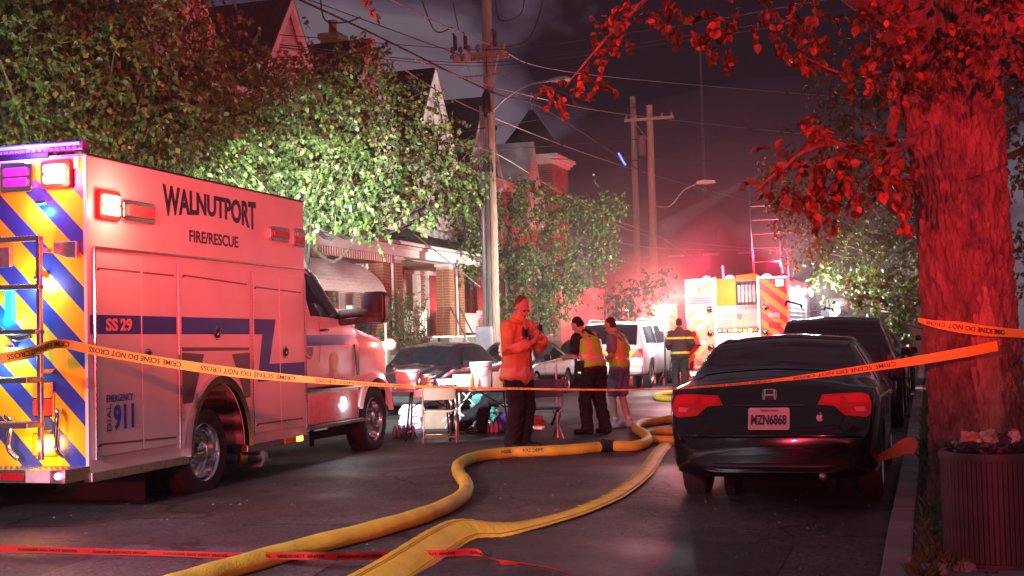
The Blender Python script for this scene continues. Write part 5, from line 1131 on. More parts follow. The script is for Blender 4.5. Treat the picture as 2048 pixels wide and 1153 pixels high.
wire([(640, -10, 24), (650, 40, 24), (690, 45, 24), (720, 35, 25)], 'loop of black cable hanging above the gables', .016)
for k, (a, b) in enumerate((((590, -10, 26), (1180, 205, 46)), ((905, 0, 33), (917, 60, 34)))):
    wire([a, b], ['fine wire slanting across the smoke behind the pole', 'short vertical lead dropping to the left cutout'][k], .012)
# water jet
a, b = at(1515, 352, 70), at(1322, 452, 62); q = MB(); q.tube([a.lerp(b, k/8)-Vector((0, 0, .25*(k/8)**2)) for k in range(9)], [.08+.05*k for k in range(9)], 12); o = q.build('water_jet', None, None, smooth=True); tag(o, 'pale jet of water arcing left through the smoke', 'water jet')
m = bpy.data.materials.new('water_spray'); m.use_nodes = True; t = m.node_tree; b_ = t.nodes['Principled BSDF']; b_.inputs['Base Color'].default_value = (.9, .88, .92, 1); b_.inputs['Roughness'].default_value = 1; n_ = t.nodes.new('ShaderNodeTexNoise'); n_.inputs['Scale'].default_value = 1.5; mr_ = t.nodes.new('ShaderNodeMapRange'); mr_.inputs[3].default_value = .12; mr_.inputs[4].default_value = .5; t.links.new(n_.outputs['Fac'], mr_.inputs[0]); lw = t.nodes.new('ShaderNodeLayerWeight'); lw.inputs[0].default_value = .5; iv = t.nodes.new('ShaderNodeMath'); iv.operation = 'SUBTRACT'; iv.inputs[0].default_value = 1; t.links.new(lw.outputs['Facing'], iv.inputs[1]); mu = t.nodes.new('ShaderNodeMath'); mu.operation = 'MULTIPLY'; t.links.new(iv.outputs[0], mu.inputs[0]); t.links.new(mr_.outputs[0], mu.inputs[1]); t.links.new(mu.outputs[0], b_.inputs['Alpha']); o.data.materials.append(m)
# small drone with blue strobes
dpos = at(1244, 318, 45); D_ = thing('drone', 'small hovering drone showing a bright blue light strip', 'drone', dpos, .3)
q = MB(); q.prism(rrect(-.10, .10, -.05, .05, .03), .06, lambda u, v, w: (u, w, v)); q.build('body', blackp, D_, bevel=.01)
for sx in (1, -1):
    for sy in (1, -1):
        q = MB(); q.tube([(0, 0, 0), (.2*sx, .2*sy, .03)], .012, 6); q.build('arm', blackp, D_); q = MB(); q.box(.2*sx-.12, .2*sx+.12, .2*sy-.01, .2*sy+.01, .045, .05); q.build('rotor_blade', blackp, D_)
q = MB(); q.tube([(-.13, -.08, .20), (-.04, -.08, .04), (.06, -.08, -.16), (.12, -.08, -.24)], .03, 8); q.build('light_strip', e_blue, D_)
# ---------------- trees ----------------
def leaf_arrays(P, D, Nrm, size, big=False):
    """P base points, D tip directions, Nrm normals (unit), size array -> verts, faces arrays; a folded, drooping leaf"""
    n = len(P); Sd = np.cross(D, Nrm); Sd /= (np.linalg.norm(Sd, axis=1, keepdims=True)+1e-9); Nn = np.cross(Sd, D)
    if big: prof = [(0, 0, 0), (.22, .34, .06), (.55, .40, .08), (.82, .22, .0), (1.08, 0, -.14), (.82, -.22, .0), (.55, -.40, .08), (.22, -.34, .06), (.5, 0, -.03)]; F = [(0, 1, 8), (1, 2, 8), (2, 3, 8), (3, 4, 8), (4, 5, 8), (5, 6, 8), (6, 7, 8), (7, 0, 8)]
    else: prof = [(0, 0, 0), (.45, .36, .07), (1, 0, -.12), (.45, -.36, .07), (.5, 0, -.02)]; F = [(0, 1, 4), (1, 2, 4), (2, 3, 4), (3, 0, 4)]
    s = size[:, None]; V = np.stack([P+D*s*a+Sd*s*b+Nn*s*c for a, b, c in prof], 1).reshape(-1, 3)
    k = len(prof); f = np.array(F)[None]+(np.arange(n)*k)[:, None, None]
    return V, f.reshape(-1, 3)
def np_mesh(name, V, F, mats, mi, parent=None):
    me = bpy.data.meshes.new(name); me.vertices.add(len(V)); me.vertices.foreach_set('co', V.astype(np.float32).ravel())
    me.loops.add(F.size); me.loops.foreach_set('vertex_index', F.astype(np.int32).ravel()); me.polygons.add(len(F))
    me.polygons.foreach_set('loop_start', np.arange(0, F.size, 3, dtype=np.int32)); me.polygons.foreach_set('material_index', mi.astype(np.int32))
    for m in mats: me.materials.append(m)
    me.update(calc_edges=True); me.validate(); o = bpy.data.objects.new(name, me); COL.objects.link(o); o.parent = parent; return o
def leafpts(clumps, dens, seed, droop=.55):
    rs = np.random.RandomState(seed); PP = []; DD = []; TW = []
    for c, r, q in clumps:
        nt_ = int(dens*q*(r**2)*26)+3; c = np.array(c)
        for _ in range(nt_):
            d = rs.normal(size=3); d /= np.linalg.norm(d); rr = r*rs.uniform(.35, 1.08)*(1+.22*math.sin(3*d[0]+5*d[2]+seed)); b = c+d*rr*np.array([1, 1, .85])
            if rs.rand() < .12: b = c+d*r*rs.uniform(1.05, 1.35)
            t = d*.6+rs.normal(size=3)*.35; t[2] -= droop*rs.uniform(.2, 1.1); t /= np.linalg.norm(t); L = rs.uniform(.18, .42)*min(1, r+.35); TW.append((b, b+t*L))
            m = rs.randint(6, 12)
            for k in range(m):
                f = k/(m-1); p = b+t*L*f; dd = t*.35+rs.normal(size=3)*.55; dd[2] -= .55; dd /= np.linalg.norm(dd); PP.append(p); DD.append(dd)
    P = np.array(PP); D = np.array(DD); n_ = rs.normal(size=P.shape)*.8; n_[:, 2] += .7; n_ -= (n_*D).sum(1, keepdims=True)*D; n_ /= (np.linalg.norm(n_, axis=1, keepdims=True)+1e-9)
    return P, D, n_, TW, rs
def leafmat(name, c, c2):
    m = M(name, c, .42, col2=c2, sc_=.9, spec=.45); t = m.node_tree; b = t.nodes['Principled BSDF']; tr_ = t.nodes.new('ShaderNodeBsdfTranslucent'); mx = t.nodes.new('ShaderNodeMixShader'); mx.inputs[0].default_value = .22
    cr = [n for n in t.nodes if n.type == 'VALTORGB'][0]; t.links.new(cr.outputs[0], tr_.inputs[0]); o = [n for n in t.nodes if n.type == 'OUTPUT_MATERIAL'][0]; t.links.new(b.outputs[0], mx.inputs[1]); t.links.new(tr_.outputs[0], mx.inputs[2]); t.links.new(mx.outputs[0], o.inputs[0]); return m
lg = [leafmat('leaf_green', (.045, .10, .02), (.08, .15, .03)), leafmat('leaf_dark_green', (.025, .06, .018), (.05, .09, .025)), leafmat('leaf_yellow_green', (.14, .16, .03), (.20, .18, .05))]
lr = [leafmat('leaf_rust', (.20, .10, .03), (.12, .06, .02)), leafmat('leaf_olive', (.07, .06, .02), (.045, .04, .015)), leafmat('leaf_russet', (.32, .10, .04), (.22, .07, .03))]
barkm = M('bark_grey', (.10, .075, .055), .9, var=.4, sc_=7, bump=.8, bsc=22, stretch=(3, 3, .8))
def tree(name, label, base, trunk, clumps, dens=1.0, size=.085, seed=1, mats=lg, w=(.55, .3, .15), tr=.14, cat='tree', group=None, limbs=True):
    t = thing(name, label, cat, base, 0, group); B = Vector(base)
    q = MB(); tp_ = [Vector(p)-B for p in trunk]; tc_ = catmull(tp_, 5); q.tube(tc_, [tr*(1-.45*k/len(tc_)) for k in range(len(tc_))], 12); q.build('trunk', barkm, t, smooth=True)
    top = tc_[-1]; q = MB(); C2 = [(Vector(c)-B, r, k) for c, r, k in clumps]
    if limbs:
        for c, r, k in C2:
            s = min(tc_[len(tc_)//2:], key=lambda p: (p-c).length+abs(p.z-c.z)*.3); m = s.lerp(c, .5)+Vector((0, 0, -.15*(c-s).length)); pts = catmull([s, m, c], 5); q.tube(pts, [max(.012, tr*.42*(1-j/len(pts))) for j in range(len(pts))], 6)
    P, D, N_, TW, rs = leafpts([(tuple(c), r, k) for c, r, k in C2], dens, seed)
    for a, b in TW: q.tube([a, b], [.006, .003], 3, cap=False)
    if q.f: q.build('branches', barkm, t)['kind'] = 'stuff'
    V, F = leaf_arrays(P, D, N_, size*rs.uniform(.65, 1.25, len(P))); mi = np.repeat(rs.choice(len(mats), len(P), p=list(w)), 4)
    o = np_mesh('foliage', V, F, mats, mi, t); o['kind'] = 'stuff'; return t
def cl(lst, d0): return [(at(a, b, d0+(x[0] if x else 0)), r, 1.0) for a, b, r, *x in lst]
tree('street_tree', 'dark leafy street tree behind the rear of the rescue truck', (-11.3, 14.6, SWZ), [(-11.3, 14.6, SWZ), (-11.2, 14.6, 2.0), (-11.1, 14.5, 3.6)],
     cl([(-20, 40, 1.0), (90, 60, 1.0), (200, 40, .9), (60, 170, 1.0), (180, 160, 1.0, 1), (290, 190, 1.0, 1), (380, 200, .9, 2), (30, 260, .8, -1), (150, 270, .8), (270, 280, .7), (380, 290, .8, 1.5), (110, -30, .9), (310, 110, .8, 2), (400, 70, .55, 2.5), (420, 130, .6, 2), (390, 10, .5, 3), (440, 320, .8, 2), (0, 120, .9, -1.5), (230, 100, .9, -.5), (330, 260, .9, 0)], 16.5), 7.5, .085, 3)
tree('street_tree', 'leafy street tree with bright floodlit lower leaves above the truck cab', (-11.3, 21.2, SWZ), [(-11.3, 21.2, SWZ), (-11.15, 21.1, 2.2), (-11.0, 21.0, 4.2)],
     cl([(480, 210, .8), (560, 175, .75), (640, 170, .8), (722, 150, .5), (745, 110, .25), (740, 215, .75), (810, 235, .65), (850, 270, .5), (560, 290, .95), (660, 290, .95), (760, 310, .85), (850, 340, .7), (915, 345, .42), (935, 385, .25), (640, 375, .75, -1), (720, 395, .6, -1.5), (780, 385, .5, -1), (835, 400, .4, -1), (500, 330, .95), (595, 350, .7, -1), (622, 440, .20, -2), (735, 445, .26, -1.5), (858, 425, .22), (470, 270, .8), (700, 340, .8, -2), (600, 240, .8, -1), (880, 300, .35), (905, 385, .3)], 21.5), 8.0, .086, 4)
tree('street_tree', 'round street tree right of the near pole, its lowest leaves brightly lit', (-11.35, 37.5, SWZ), [(-11.35, 37.5, SWZ), (-11.3, 37.5, 1.6), (-11.3, 37.4, 3.6)],
     cl([(1060, 400, .65), (1130, 430, .85), (1190, 430, .7), (1232, 405, .32), (1000, 420, .6), (1075, 500, 1.0), (1165, 520, .85), (1010, 510, .7), (1060, 585, .8), (1120, 590, .65), (1035, 625, .5), (1100, 635, .4), (1205, 490, .5), (1040, 380, .35), (1215, 440, .4), (1140, 560, .6)], 38.5), 7.5, .10, 5)
tree('street_tree', 'thin tree whose leaves hang just left of the near pole in front of the porches', (-12.3, 37.0, SWZ), [(-12.3, 37, SWZ), (-12.3, 37, 3), (-12.2, 36.8, 5)],
     cl([(930, 430, .6), (915, 500, .35), (945, 540, .35), (900, 400, .4), (955, 380, .5), (890, 350, .45), (935, 340, .35), (950, 470, .4)], 37), 6, .11, 6, tr=.09)
tree('street_tree', 'wide dark tree over the parked cars left of the big trunk', (.25, 33.5, SWZ), [(.25, 33.5, SWZ), (.1, 33.3, 2.0), (-.4, 33.0, 3.8)],
     cl([(1570, 370, .55), (1640, 410, .9), (1720, 370, 1.0), (1800, 400, 1.0), (1610, 490, .7), (1690, 490, .85), (1780, 500, .9), (1650, 560, .45), (1560, 430, .45), (1840, 470, .9), (1740, 560, .5), (1540, 340, .3), (1860, 380, 1)], 31), 4.5, .105, 7, tr=.16, w=(.4, .45, .15))
tree('street_tree', 'small tree with leaves lit bright green between the parked cars and the big trunk', (.35, 31.5, SWZ), [(.35, 31.5, SWZ), (.3, 31.5, 1.2), (.1, 31.4, 2.2)],
     cl([(1700, 580, .28), (1745, 590, .42), (1790, 580, .45), (1780, 630, .35), (1820, 600, .5), (1750, 560, .3), (1815, 650, .35), (1720, 605, .2), (1850, 560, .5)], 29.5), 6, .11, 8, tr=.08, w=(.6, .1, .3))
tree('street_tree', 'tall shadowy tree high behind the big trunk', (3.2, 30, SWZ), [(3.2, 30, 0), (3.0, 30, 4), (2.4, 29.6, 7.5)],
     cl([(1690, 200, 1.1), (1770, 270, 1.1), (1640, 290, .7), (1760, 160, .9), (1850, 200, 1.2), (2040, 300, 1.2), (2060, 430, 1.0), (2030, 180, 1.2), (2060, 560, .6), (1950, 100, 1.2)], 28), 3.0, .11, 9, tr=.25, w=(.2, .75, .05))
tree('shrub', 'bushy evergreen shrub standing before the porch, right of the truck mirror', (-12.45, 28.9, SWZ), [(-12.45, 28.9, SWZ), (-12.45, 28.9, 1.2)],
     cl([(805, 640, .42), (790, 610, .30), (820, 615, .32), (775, 650, .35), (835, 655, .32), (800, 680, .45), (770, 690, .35), (840, 690, .35), (805, 595, .2)], 30.8), 12, .05, 11, cat='shrub', tr=.05, w=(.7, .2, .1))
tree('shrub', 'hazy pink-lit bush left of the second fire engine', (-12.0, 44, SWZ), [(-12, 44, SWZ), (-12, 44, 1.6)],
     cl([(1245, 600, .6), (1290, 570, .7), (1270, 630, .7), (1320, 560, .4), (1230, 640, .5)], 45), 4.0, .13, 12, cat='shrub', tr=.06)
tree('potted_plant', 'potted plant on the porch left of the orange pillars', (-13.3, 27.0, 1.62), [(-13.3, 27.0, 1.62), (-13.3, 27.0, 1.9)], [((-13.3, 27.0, 2.25), .28, 1.0), ((-13.2, 27.2, 2.05), .2, 1.0)], 3.0, .06, 13, cat='plant', tr=.02)
# --- the big near tree ---
BX, BY = .262, 10.3
BT = thing('big_street_tree', 'massive red-lit tree trunk with ridged bark and rust-coloured leaves at the right', 'tree', (BX, BY, SWZ-.02))
NA, NZ = 360, 400; V = []; from mathutils import noise as mno
def trunk_r(z): return float(np.interp(z, [0, .12, .35, .8, 1.5, 2.2, 2.7, 3.2, 3.7, 4.4, 5.4], [.375, .36, .35, .335, .33, .325, .33, .35, .385, .33, .28]))
for j in range(NZ):
    z = 5.4*j/(NZ-1); r0 = trunk_r(z); cx_ = .09*max(0, 1-z/1.5)+.03*math.sin(z*1.1)+.02*z*(z > 3.2)*(z-3.2)
    for i in range(NA):
        a = 2*PI*i/NA; wv = .30*mno.noise(Vector((math.cos(a)*1.6, math.sin(a)*1.6, z*1.3)))
        u = a*13.5+wv*5; ca, sa = math.cos(a), math.sin(a)
        n1 = mno.noise(Vector((math.cos(a+wv*.25)*12.5, math.sin(a+wv*.25)*12.5, z*2.8))); n2 = mno.noise(Vector((ca*21+wv, sa*21, z*8))); n3 = mno.noise(Vector((ca*30, sa*30, z*26)))
        vd = mno.voronoi(Vector((ca*r0*24+wv, sa*r0*24, z*6.2+ca)))[0]; rd = min(1, (vd[1]-vd[0])*2.6)-.5; rd2 = 1-abs(n2)*2.0
        bare = max(0, 1-((a-(-1.08))/.36)**2-((z-1.05)/.62)**2) if a < PI else max(0, 1-((a-2*PI+1.08)/.36)**2-((z-1.05)/.62)**2)
        bare = min(1, bare*3+.35*n2*(bare > 0)); d = (.027*rd+.012*rd2+.012*n1+.008*n3)*(1-.9*max(0, bare))
        fl_r = .025*math.sin(a*5+.6)*max(0, 1-z/.5)+.03*max(0, 1-z/.25)**2+.018*math.sin(a*3+z)+(.055*max(0, math.cos(a+2.0))**3*math.exp(-((z-3.0)/.5)**2))-.05*max(0, math.cos(a+1.57-.15))**6*math.exp(-((z-3.6)/.8)**2)
        r = r0+d+fl_r; V.append((cx_+ca*r, sa*r, z))
F_ = []
for j in range(NZ-1):
    for i in range(NA): i2 = (i+1) % NA; F_ += [(j*NA+i, j*NA+i2, (j+1)*NA+i2), (j*NA+i, (j+1)*NA+i2, (j+1)*NA+i)]
bm_ = M('oak_bark', (.15, .115, .095), .8, var=.45, sc_=6, bump=.9, bsc=45, stretch=(2, 2, 1), spec=.3); bm2 = M('bare_wood', (.26, .18, .13), .8, var=.25, sc_=9, bump=.6, bsc=50)
Va = np.array(V); Fa = np.array(F_); ctr = Va[Fa].mean(1); an = np.arctan2(ctr[:, 1], ctr[:, 0]); bare = ((an+1.08)/.36)**2+((ctr[:, 2]-1.05)/.62)**2
tro = np_mesh('trunk', Va, Fa, [bm_, bm2], (bare+.2*np.sin(ctr[:, 2]*23+an*31) < .85).astype(int), BT); tro.data.polygons.foreach_set('use_smooth', [True]*len(tro.data.polygons))
# burl with a hollow on its left
q = MB(); q.tube(catmull([(-.37, -.22, 2.25), (-.50, -.24, 2.5), (-.47, -.2, 2.75), (-.44, -.15, 3.1), (-.36, -.1, 3.3)], 6), [.03, .06, .085, .09, .09, .085, .08, .085, .09, .08, .07, .08, .075, .06, .05, .05, .05, .05, .05, .05, .05, .05, .05, .05, .04], 12)
for i, v in enumerate(q.v): n_ = mno.noise(Vector(v)*9)*.035; q.v[i] = (v[0]+n_, v[1]+n_*.5, v[2]+n_*.6)
q.build('burl', bm_, BT, smooth=True)
q = MB(); q.tube(catmull([(-.44, -.3, 2.42), (-.52, -.33, 2.62), (-.46, -.34, 2.82)], 5), .03, 8); q.build('dead_stub', M('dead_wood_black', (.02, .015, .015), .9), BT, smooth=True)
def limb(pts, r): 
    q = MB(); c = catmull([Vector(p)-Vector((BX, BY, SWZ-.02)) for p in pts], 8); n = len(c); q.tube(c, [r[0]+(r[1]-r[0])*k/(n-1) for k in range(n)], 20)
    for i, v in enumerate(q.v): n_ = mno.noise(Vector((v[0]*14, v[1]*14, v[2]*3)))*.02; q.v[i] = (v[0]+n_, v[1]+n_, v[2])
    return q.build('limb', bm_, BT, smooth=True)
limb([at(1880, 160, 9.7), at(1800, 20, 9.3), at(1700, -60, 8.9)], (.26, .20)); limb([at(1990, 140, 9.8), at(2050, 0, 9.6), at(2080, -120, 9.4)], (.26, .2)); limb([at(1810, 30, 9.4), at(1600, -40, 9.0), at(1350, -30, 9.2), at(1230, 60, 9.6), at(1130, 175, 9.9)], (.035, .005))
limb([at(1850, 250, 9.3), at(1790, 300, 8.9), at(1650, 290, 8.6), at(1560, 340, 8.5), at(1510, 385, 8.5)], (.03, .005)); limb([at(1790, 300, 8.9), at(1720, 370, 8.7), at(1690, 430, 8.6)], (.014, .004)); limb([at(1830, 130, 9.3), at(1700, 150, 8.9), at(1600, 110, 8.8)], (.02, .004)); limb([at(2010, 330, 9.4), at(1985, 345, 9.2), at(1955, 350, 9.1)], (.008, .003))
def leaves_near(lst, d0, dens, size, seed):
    P, D, N_, TW, rs = leafpts([(tuple(at(a, b, d0+(x[0] if x else 0))-Vector((BX, BY, SWZ-.02))), r, 1.0) for a, b, r, *x in lst], dens, seed, .8); return P, D, N_, TW, rs, size*rs.uniform(.6, 1.2, len(P))
P, D, N_, TW, rs, sz = leaves_near([(1545, 385, .12), (1590, 350, .17), (1640, 320, .18), (1690, 300, .17), (1700, 370, .14), (1680, 430, .10), (1740, 330, .17), (1790, 310, .12), (1650, 255, .10), (1600, 300, .12), (1780, 400, .08), (1620, 400, .12)], 8.6, 5.2, .072, 21)
idx = rs.permutation(len(P)); pick = idx[:290]; rest = idx[290:]
lmes = []
for m in lr+[lg[2]]:
    V0, F0 = leaf_arrays(np.zeros((1, 3)), np.array([[0, 1., 0]]), np.array([[0, 0, 1.]]), np.array([1.0]), True); me = bpy.data.meshes.new('leaf'); me.from_pydata([tuple(v) for v in V0], [], [tuple(f) for f in F0]); me.materials.append(m); me.polygons.foreach_set('use_smooth', [True]*len(me.polygons)); lmes.append(me)
for k in pick:
    o = bpy.data.objects.new('leaf', lmes[rs.choice(4, p=[.3, .4, .25, .05])]); COL.objects.link(o); o.parent = BT
    y = Vector(D[k]); z = Vector(N_[k]); x = y.cross(z); mt = Matrix((x, y, z)).transposed().to_4x4(); o.matrix_local = Matrix.Translation(Vector(P[k])) @ mt @ Matrix.Scale(float(sz[k])*1.05, 4)
Ps, Ds, Ns, Ss, TWs = [P[rest]], [D[rest]], [N_[rest]], [sz[rest]], list(TW)
for lst, d0, dens, size, seed in (([(1790, 170, .2), (1720, 120, .22), (1650, 130, .12), (1760, 60, .25), (1690, 50, .25), (1850, 60, .25), (1810, 110, .2), (1600, 100, .08)], 8.8, 3.4, .070, 22),
        ([(1560, 20, .22), (1500, 45, .2), (1440, 40, .18), (1380, 50, .16), (1620, 30, .2), (1460, 90, .08), (1330, 20, .15), (1270, 20, .15), (1500, 0, .2), (1560, 80, .1), (1420, 70, .08)], 9.4, 3.6, .066, 23),
        ([(1230, 30, .14), (1210, 75, .12), (1235, 110, .07), (1195, 120, .10), (1180, 150, .08), (1145, 170, .08), (1115, 180, .06), (1120, 200, .05), (1200, 165, .05), (1250, 70, .06), (745, 20, .05, 2), (740, 90, .04, 3)], 9.8, 4.0, .055, 24),
        ([(1900, 40, .25), (1960, 20, .3), (2030, 30, .3), (1890, 110, .16), (2040, 100, .2), (1860, 150, .12), (1975, 95, .2)], 9.0, 3.6, .070, 25)):
    p, d, n_, tw, rs, s = leaves_near(lst, d0, dens, size, seed); Ps.append(p); Ds.append(d); Ns.append(n_); Ss.append(s); TWs += tw
P, D, N_, sz = np.concatenate(Ps), np.concatenate(Ds), np.concatenate(Ns), np.concatenate(Ss); V0, F0 = leaf_arrays(P, D, N_, sz, True)
np_mesh('foliage', V0, F0, lr, np.repeat(rs.choice(3, len(P), p=[.25, .62, .13]), 8), BT)['kind'] = 'stuff'
q = MB()
for a, b in TWs: q.tube([a, b], [.004, .002], 4, cap=False)
q.build('twigs', barkm, BT)['kind'] = 'stuff'
# ---------------- people ----------------
def organic(name, parts, vox, mat, parent, it=3, mats=None, paint=None, fold=0.0):
    seed_ = len(bpy.data.objects) % 17
    """closed tubes and ellipsoids fused into one continuous skin"""
    q = MB()
    for p in parts:
        if p[0] == 'e':
            _, c, r = p; c = Vector(c); n = 16; o = []
            prof = [(math.sin(PI*k/10), -math.cos(PI*k/10)) for k in range(11)]
            prof[0] = (.001, -1); prof[-1] = (.001, 1); m = MB(); m.lathe(prof, (0, 0, 0), 'z', 18, True); q.add([(c.x+x*r[0], c.y+y*r[1], c.z+z*r[2]) for x, y, z in m.v], m.f)
        else:
            pts, rr = p[0], p[1]; sx = p[2] if len(p) > 2 else 1.0
            a, b = Vector(pts[0]), Vector(pts[-1]); P_ = [a-(Vector(pts[1])-a).normalized()*rr[0]*.6]+list(pts)+[b+(b-Vector(pts[-2])).normalized()*rr[-1]*.6]; R_ = [rr[0]*.55]+list(rr)+[rr[-1]*.55]
            q.tube(P_, R_, 18, True, sx)
    o = q.build(name, mat, parent, fix=True)
    m = o.modifiers.new('r', 'REMESH'); m.mode = 'VOXEL'; m.voxel_size = vox; m.use_smooth_shade = True
    s = o.modifiers.new('s', 'SMOOTH'); s.factor = .5; s.iterations = it; apply_mods(o); me = o.data
    if fold:
        nv_ = len(me.vertices); co = np.empty(nv_*3, np.float32); no = np.empty(nv_*3, np.float32); me.vertices.foreach_get('co', co); me.vertices.foreach_get('normal', no); dd_ = np.empty(nv_, np.float32); c3 = co.reshape(-1, 3).tolist()
        for i_, t3 in enumerate(c3):
            c_ = Vector(t3); dd_[i_] = (fold*mnoise.noise(Vector((c_.x*16+seed_, c_.y*16, c_.z*9+c_.x*7)))+fold*.8*(1-2*abs(mnoise.noise(Vector((c_.x*7, c_.y*9+seed_, c_.z*13+5*c_.x))))))
        me.vertices.foreach_set('co', (co.reshape(-1, 3)+no.reshape(-1, 3)*dd_[:, None]).ravel()); me.update()
    if not me.materials: me.materials.append(mat)
    if mats:
        for x in mats: me.materials.append(x)
        me.polygons.foreach_set('material_index', [paint(p.center) for p in me.polygons])
    me.polygons.foreach_set('use_smooth', [True]*len(me.polygons)); return o
skin = M('skin_tan', (.42, .24, .17), .5, var=.08, sc_=10); skin2 = M('skin_fair', (.55, .34, .27), .5, var=.08, sc_=10)
hairm = M('short_dark_hair', (.018, .013, .012), .85, var=.5, sc_=60, bump=.8, bsc=250)
def V3(*a): return Vector(a)
def bend(a, b, l1, l2, hint):     # joint between a and b
    a, b, h = Vector(a), Vector(b), Vector(hint); d = (b-a); L = min(d.length, (l1+l2)*.999); u = d.normalized(); x = (l1*l1-l2*l2+L*L)/(2*L); y = math.sqrt(max(0, l1*l1-x*x)); p = h-u*h.dot(u); p.normalize(); return a+u*x+p*y
def hand(w_, dirv, palm_n, curl=.5, s=1.0, mirror=1):
    w_, d, n = Vector(w_), Vector(dirv).normalized(), Vector(palm_n).normalized(); sd = d.cross(n).normalized()*mirror; out = [([w_, w_+d*.035*s, w_+d*.075*s], [.026*s, .033*s, .034*s], 1.0)]
    for k, (o, L) in enumerate(((-.030, .068), (-.010, .078), (.010, .074), (.029, .058))):
        p = w_+d*.085*s+sd*o*s; pts = [p]; a = .25
        for seg in range(3): a += curl*.75; p = p+(d*math.cos(a)+n*math.sin(a))*(L*s*(.45, .32, .25)[seg]); pts.append(p)
        out.append((pts, [.0095*s, .009*s, .0085*s, .0075*s]))
    p = w_+d*.03*s-sd*.03*s; out.append(([p, p+(-sd*.03+d*.02+n*.012)*s, p+(-sd*.04+d*.05+n*.03)*s], [.012*s, .011*s, .009*s])); return out
def person(label, loc, rz, J, top='shirt', cfg=None, vox=.0095, sk=skin, s=1.0):
    c = dict(hair=True, sleeve='long', legs='long'); c.update(cfg or {}); t = thing('person', label, 'person', loc, rz); t.scale = (s, s, s)
    g = lambda k: Vector(J[k]); hd, nb, ch, ws, pv = g('head'), g('neck'), g('chest'), g('waist'), g('pelvis')
    f = Vector(J.get('look', (0, 1, -.2))).normalized(); side = f.cross(Vector((0, 0, 1))).normalized(); up = side.cross(f).normalized()
    bp = [([pv, ws, ch, nb-V3(0, 0, .03)], [.105, .10, .115, .07], 1.4), ([nb-V3(0, 0, .04), nb.lerp(hd, .5), hd-up*.03], [.062, .056, .05]),
          ('e', hd+up*.035-f*.012, (.077, .093, .10)), ('e', hd-up*.035+f*.025, (.060, .066, .075)), ([hd+f*.083+up*.012, hd+f*.108-up*.022], [.011, .016]), ([hd+f*.088-up*.055-side*.02, hd+f*.094-up*.055, hd+f*.088-up*.055+side*.02], [.008, .010, .008]),
          ([hd+f*.084+up*.033-side*.045, hd+f*.092+up*.036, hd+f*.084+up*.033+side*.045], [.010, .009, .010]), ('e', hd+side*.078-f*.01-up*.005, (.014, .02, .030)), ('e', hd-side*.078-f*.01-up*.005, (.014, .02, .030)), ('e', hd+f*.07-up*.088, (.028, .025, .02))]
    for k, m in (('L', -1), ('R', 1)):
        sh_, el, wr_ = g('sh'+k), g('el'+k), g('wr'+k); bp.append(([sh_, el, wr_], [.052, .042, .028])); bp += hand(wr_, J['hd'+k], J['pn'+k], J.get('curl', .5), 1.0, m)
        hp, kn, an, to = g('hp'+k), g('kn'+k), g('an'+k), g('to'+k); bp.append(([hp, hp.lerp(kn, .5), kn, kn.lerp(an, .35), an], [.085, .075, .055, .057, .036])); bp.append(([an-V3(0, 0, .03), to], [.038, .034], 1.1))
    body = organic('body', bp, vox, sk, t)
    if c['hair']:
        organic('hair', [('e', hd+up*.050-f*.034, (.0785, .083, .088))]+([('e', hd+up*.0-f*.045, (.076, .062, .07))]), .008, c.get('hairmat', hairm), t, 2)
    for m in (-1, 1):
        q = MB(); q.lathe([(.001, -.011), (.009, -.006), (.011, 0), (.009, .006), (.001, .011)], hd+f*.082+up*.014+side*.032*m, 'z', 10); q.build('eye', M('eye_dark', (.02, .015, .015), .2), t, smooth=True)
    th = c.get('th', .018)
    tp_ = [([pv+V3(0, 0, c.get('hem', -.02)), ws, ch, nb-V3(0, .0, .015)], [(.125+th)*(1.13 if c.get('hem', 0) < -.05 else 1), .118+th, .132+th, .088+th*.6], 1.38)]
    for k in 'LR':
        sh_, el, wr_ = g('sh'+k), g('el'+k), g('wr'+k)
        if c['sleeve'] == 'long': tp_.append(([sh_, el, el.lerp(wr_, .86)], [.064+th, .056+th, .044+th]))
        else: tp_.append(([sh_, sh_.lerp(el, .72)], [.064+th, .058+th]))
    if c.get('collar'): tp_.append(([nb-V3(0, 0, .03), nb.lerp(hd, .28)], [.10, .088]))
    organic(c.get('topname', 'shirt'), tp_, .011, c['topmat'], t, 4, c.get('topmats'), c.get('toppaint'), fold=.011)
    if c.get('vest'):
        vp = [([pv+V3(0, 0, .02), ws, ch, nb-V3(0, 0, .02)], [.155, .147, .162, .10], 1.40), ([g('shL')*.9+nb*.1, g('shR')*.9+nb*.1], [.075, .075])]
        vo = organic('vest', vp, .011, M('vest_lime', (.33, .85, .03), .55, em=None, var=.08), t, 3, [M('vest_orange', (.85, .20, .03), .5), M('vest_silver', (.55, .55, .56), .3, .3)], c['vest'], fold=.006)
    lp = []; L = c['legs']
    for k in 'LR':
        hp, kn, an = g('hp'+k), g('kn'+k), g('an'+k)
        if L == 'long': lp.append(([hp+V3(0, 0, .03), hp.lerp(kn, .5), kn, kn.lerp(an, .5), an+V3(0, 0, -.015)], [.118, .108, .094, .088, .084]))
        else: lp.append(([hp+V3(0, 0, .03), hp.lerp(kn, .5), hp.lerp(kn, .88)], [.118, .108, .102]))
    lp.append(([g('hpL')+V3(0, 0, .02), g('hpR')+V3(0, 0, .02)], [.11, .11])); lp.append(([pv, ws-V3(0, 0, .04)], [.115, .115], 1.3))
    organic('trousers' if L == 'long' else 'shorts', lp, .011, c['legmat'], t, 4, fold=.013)
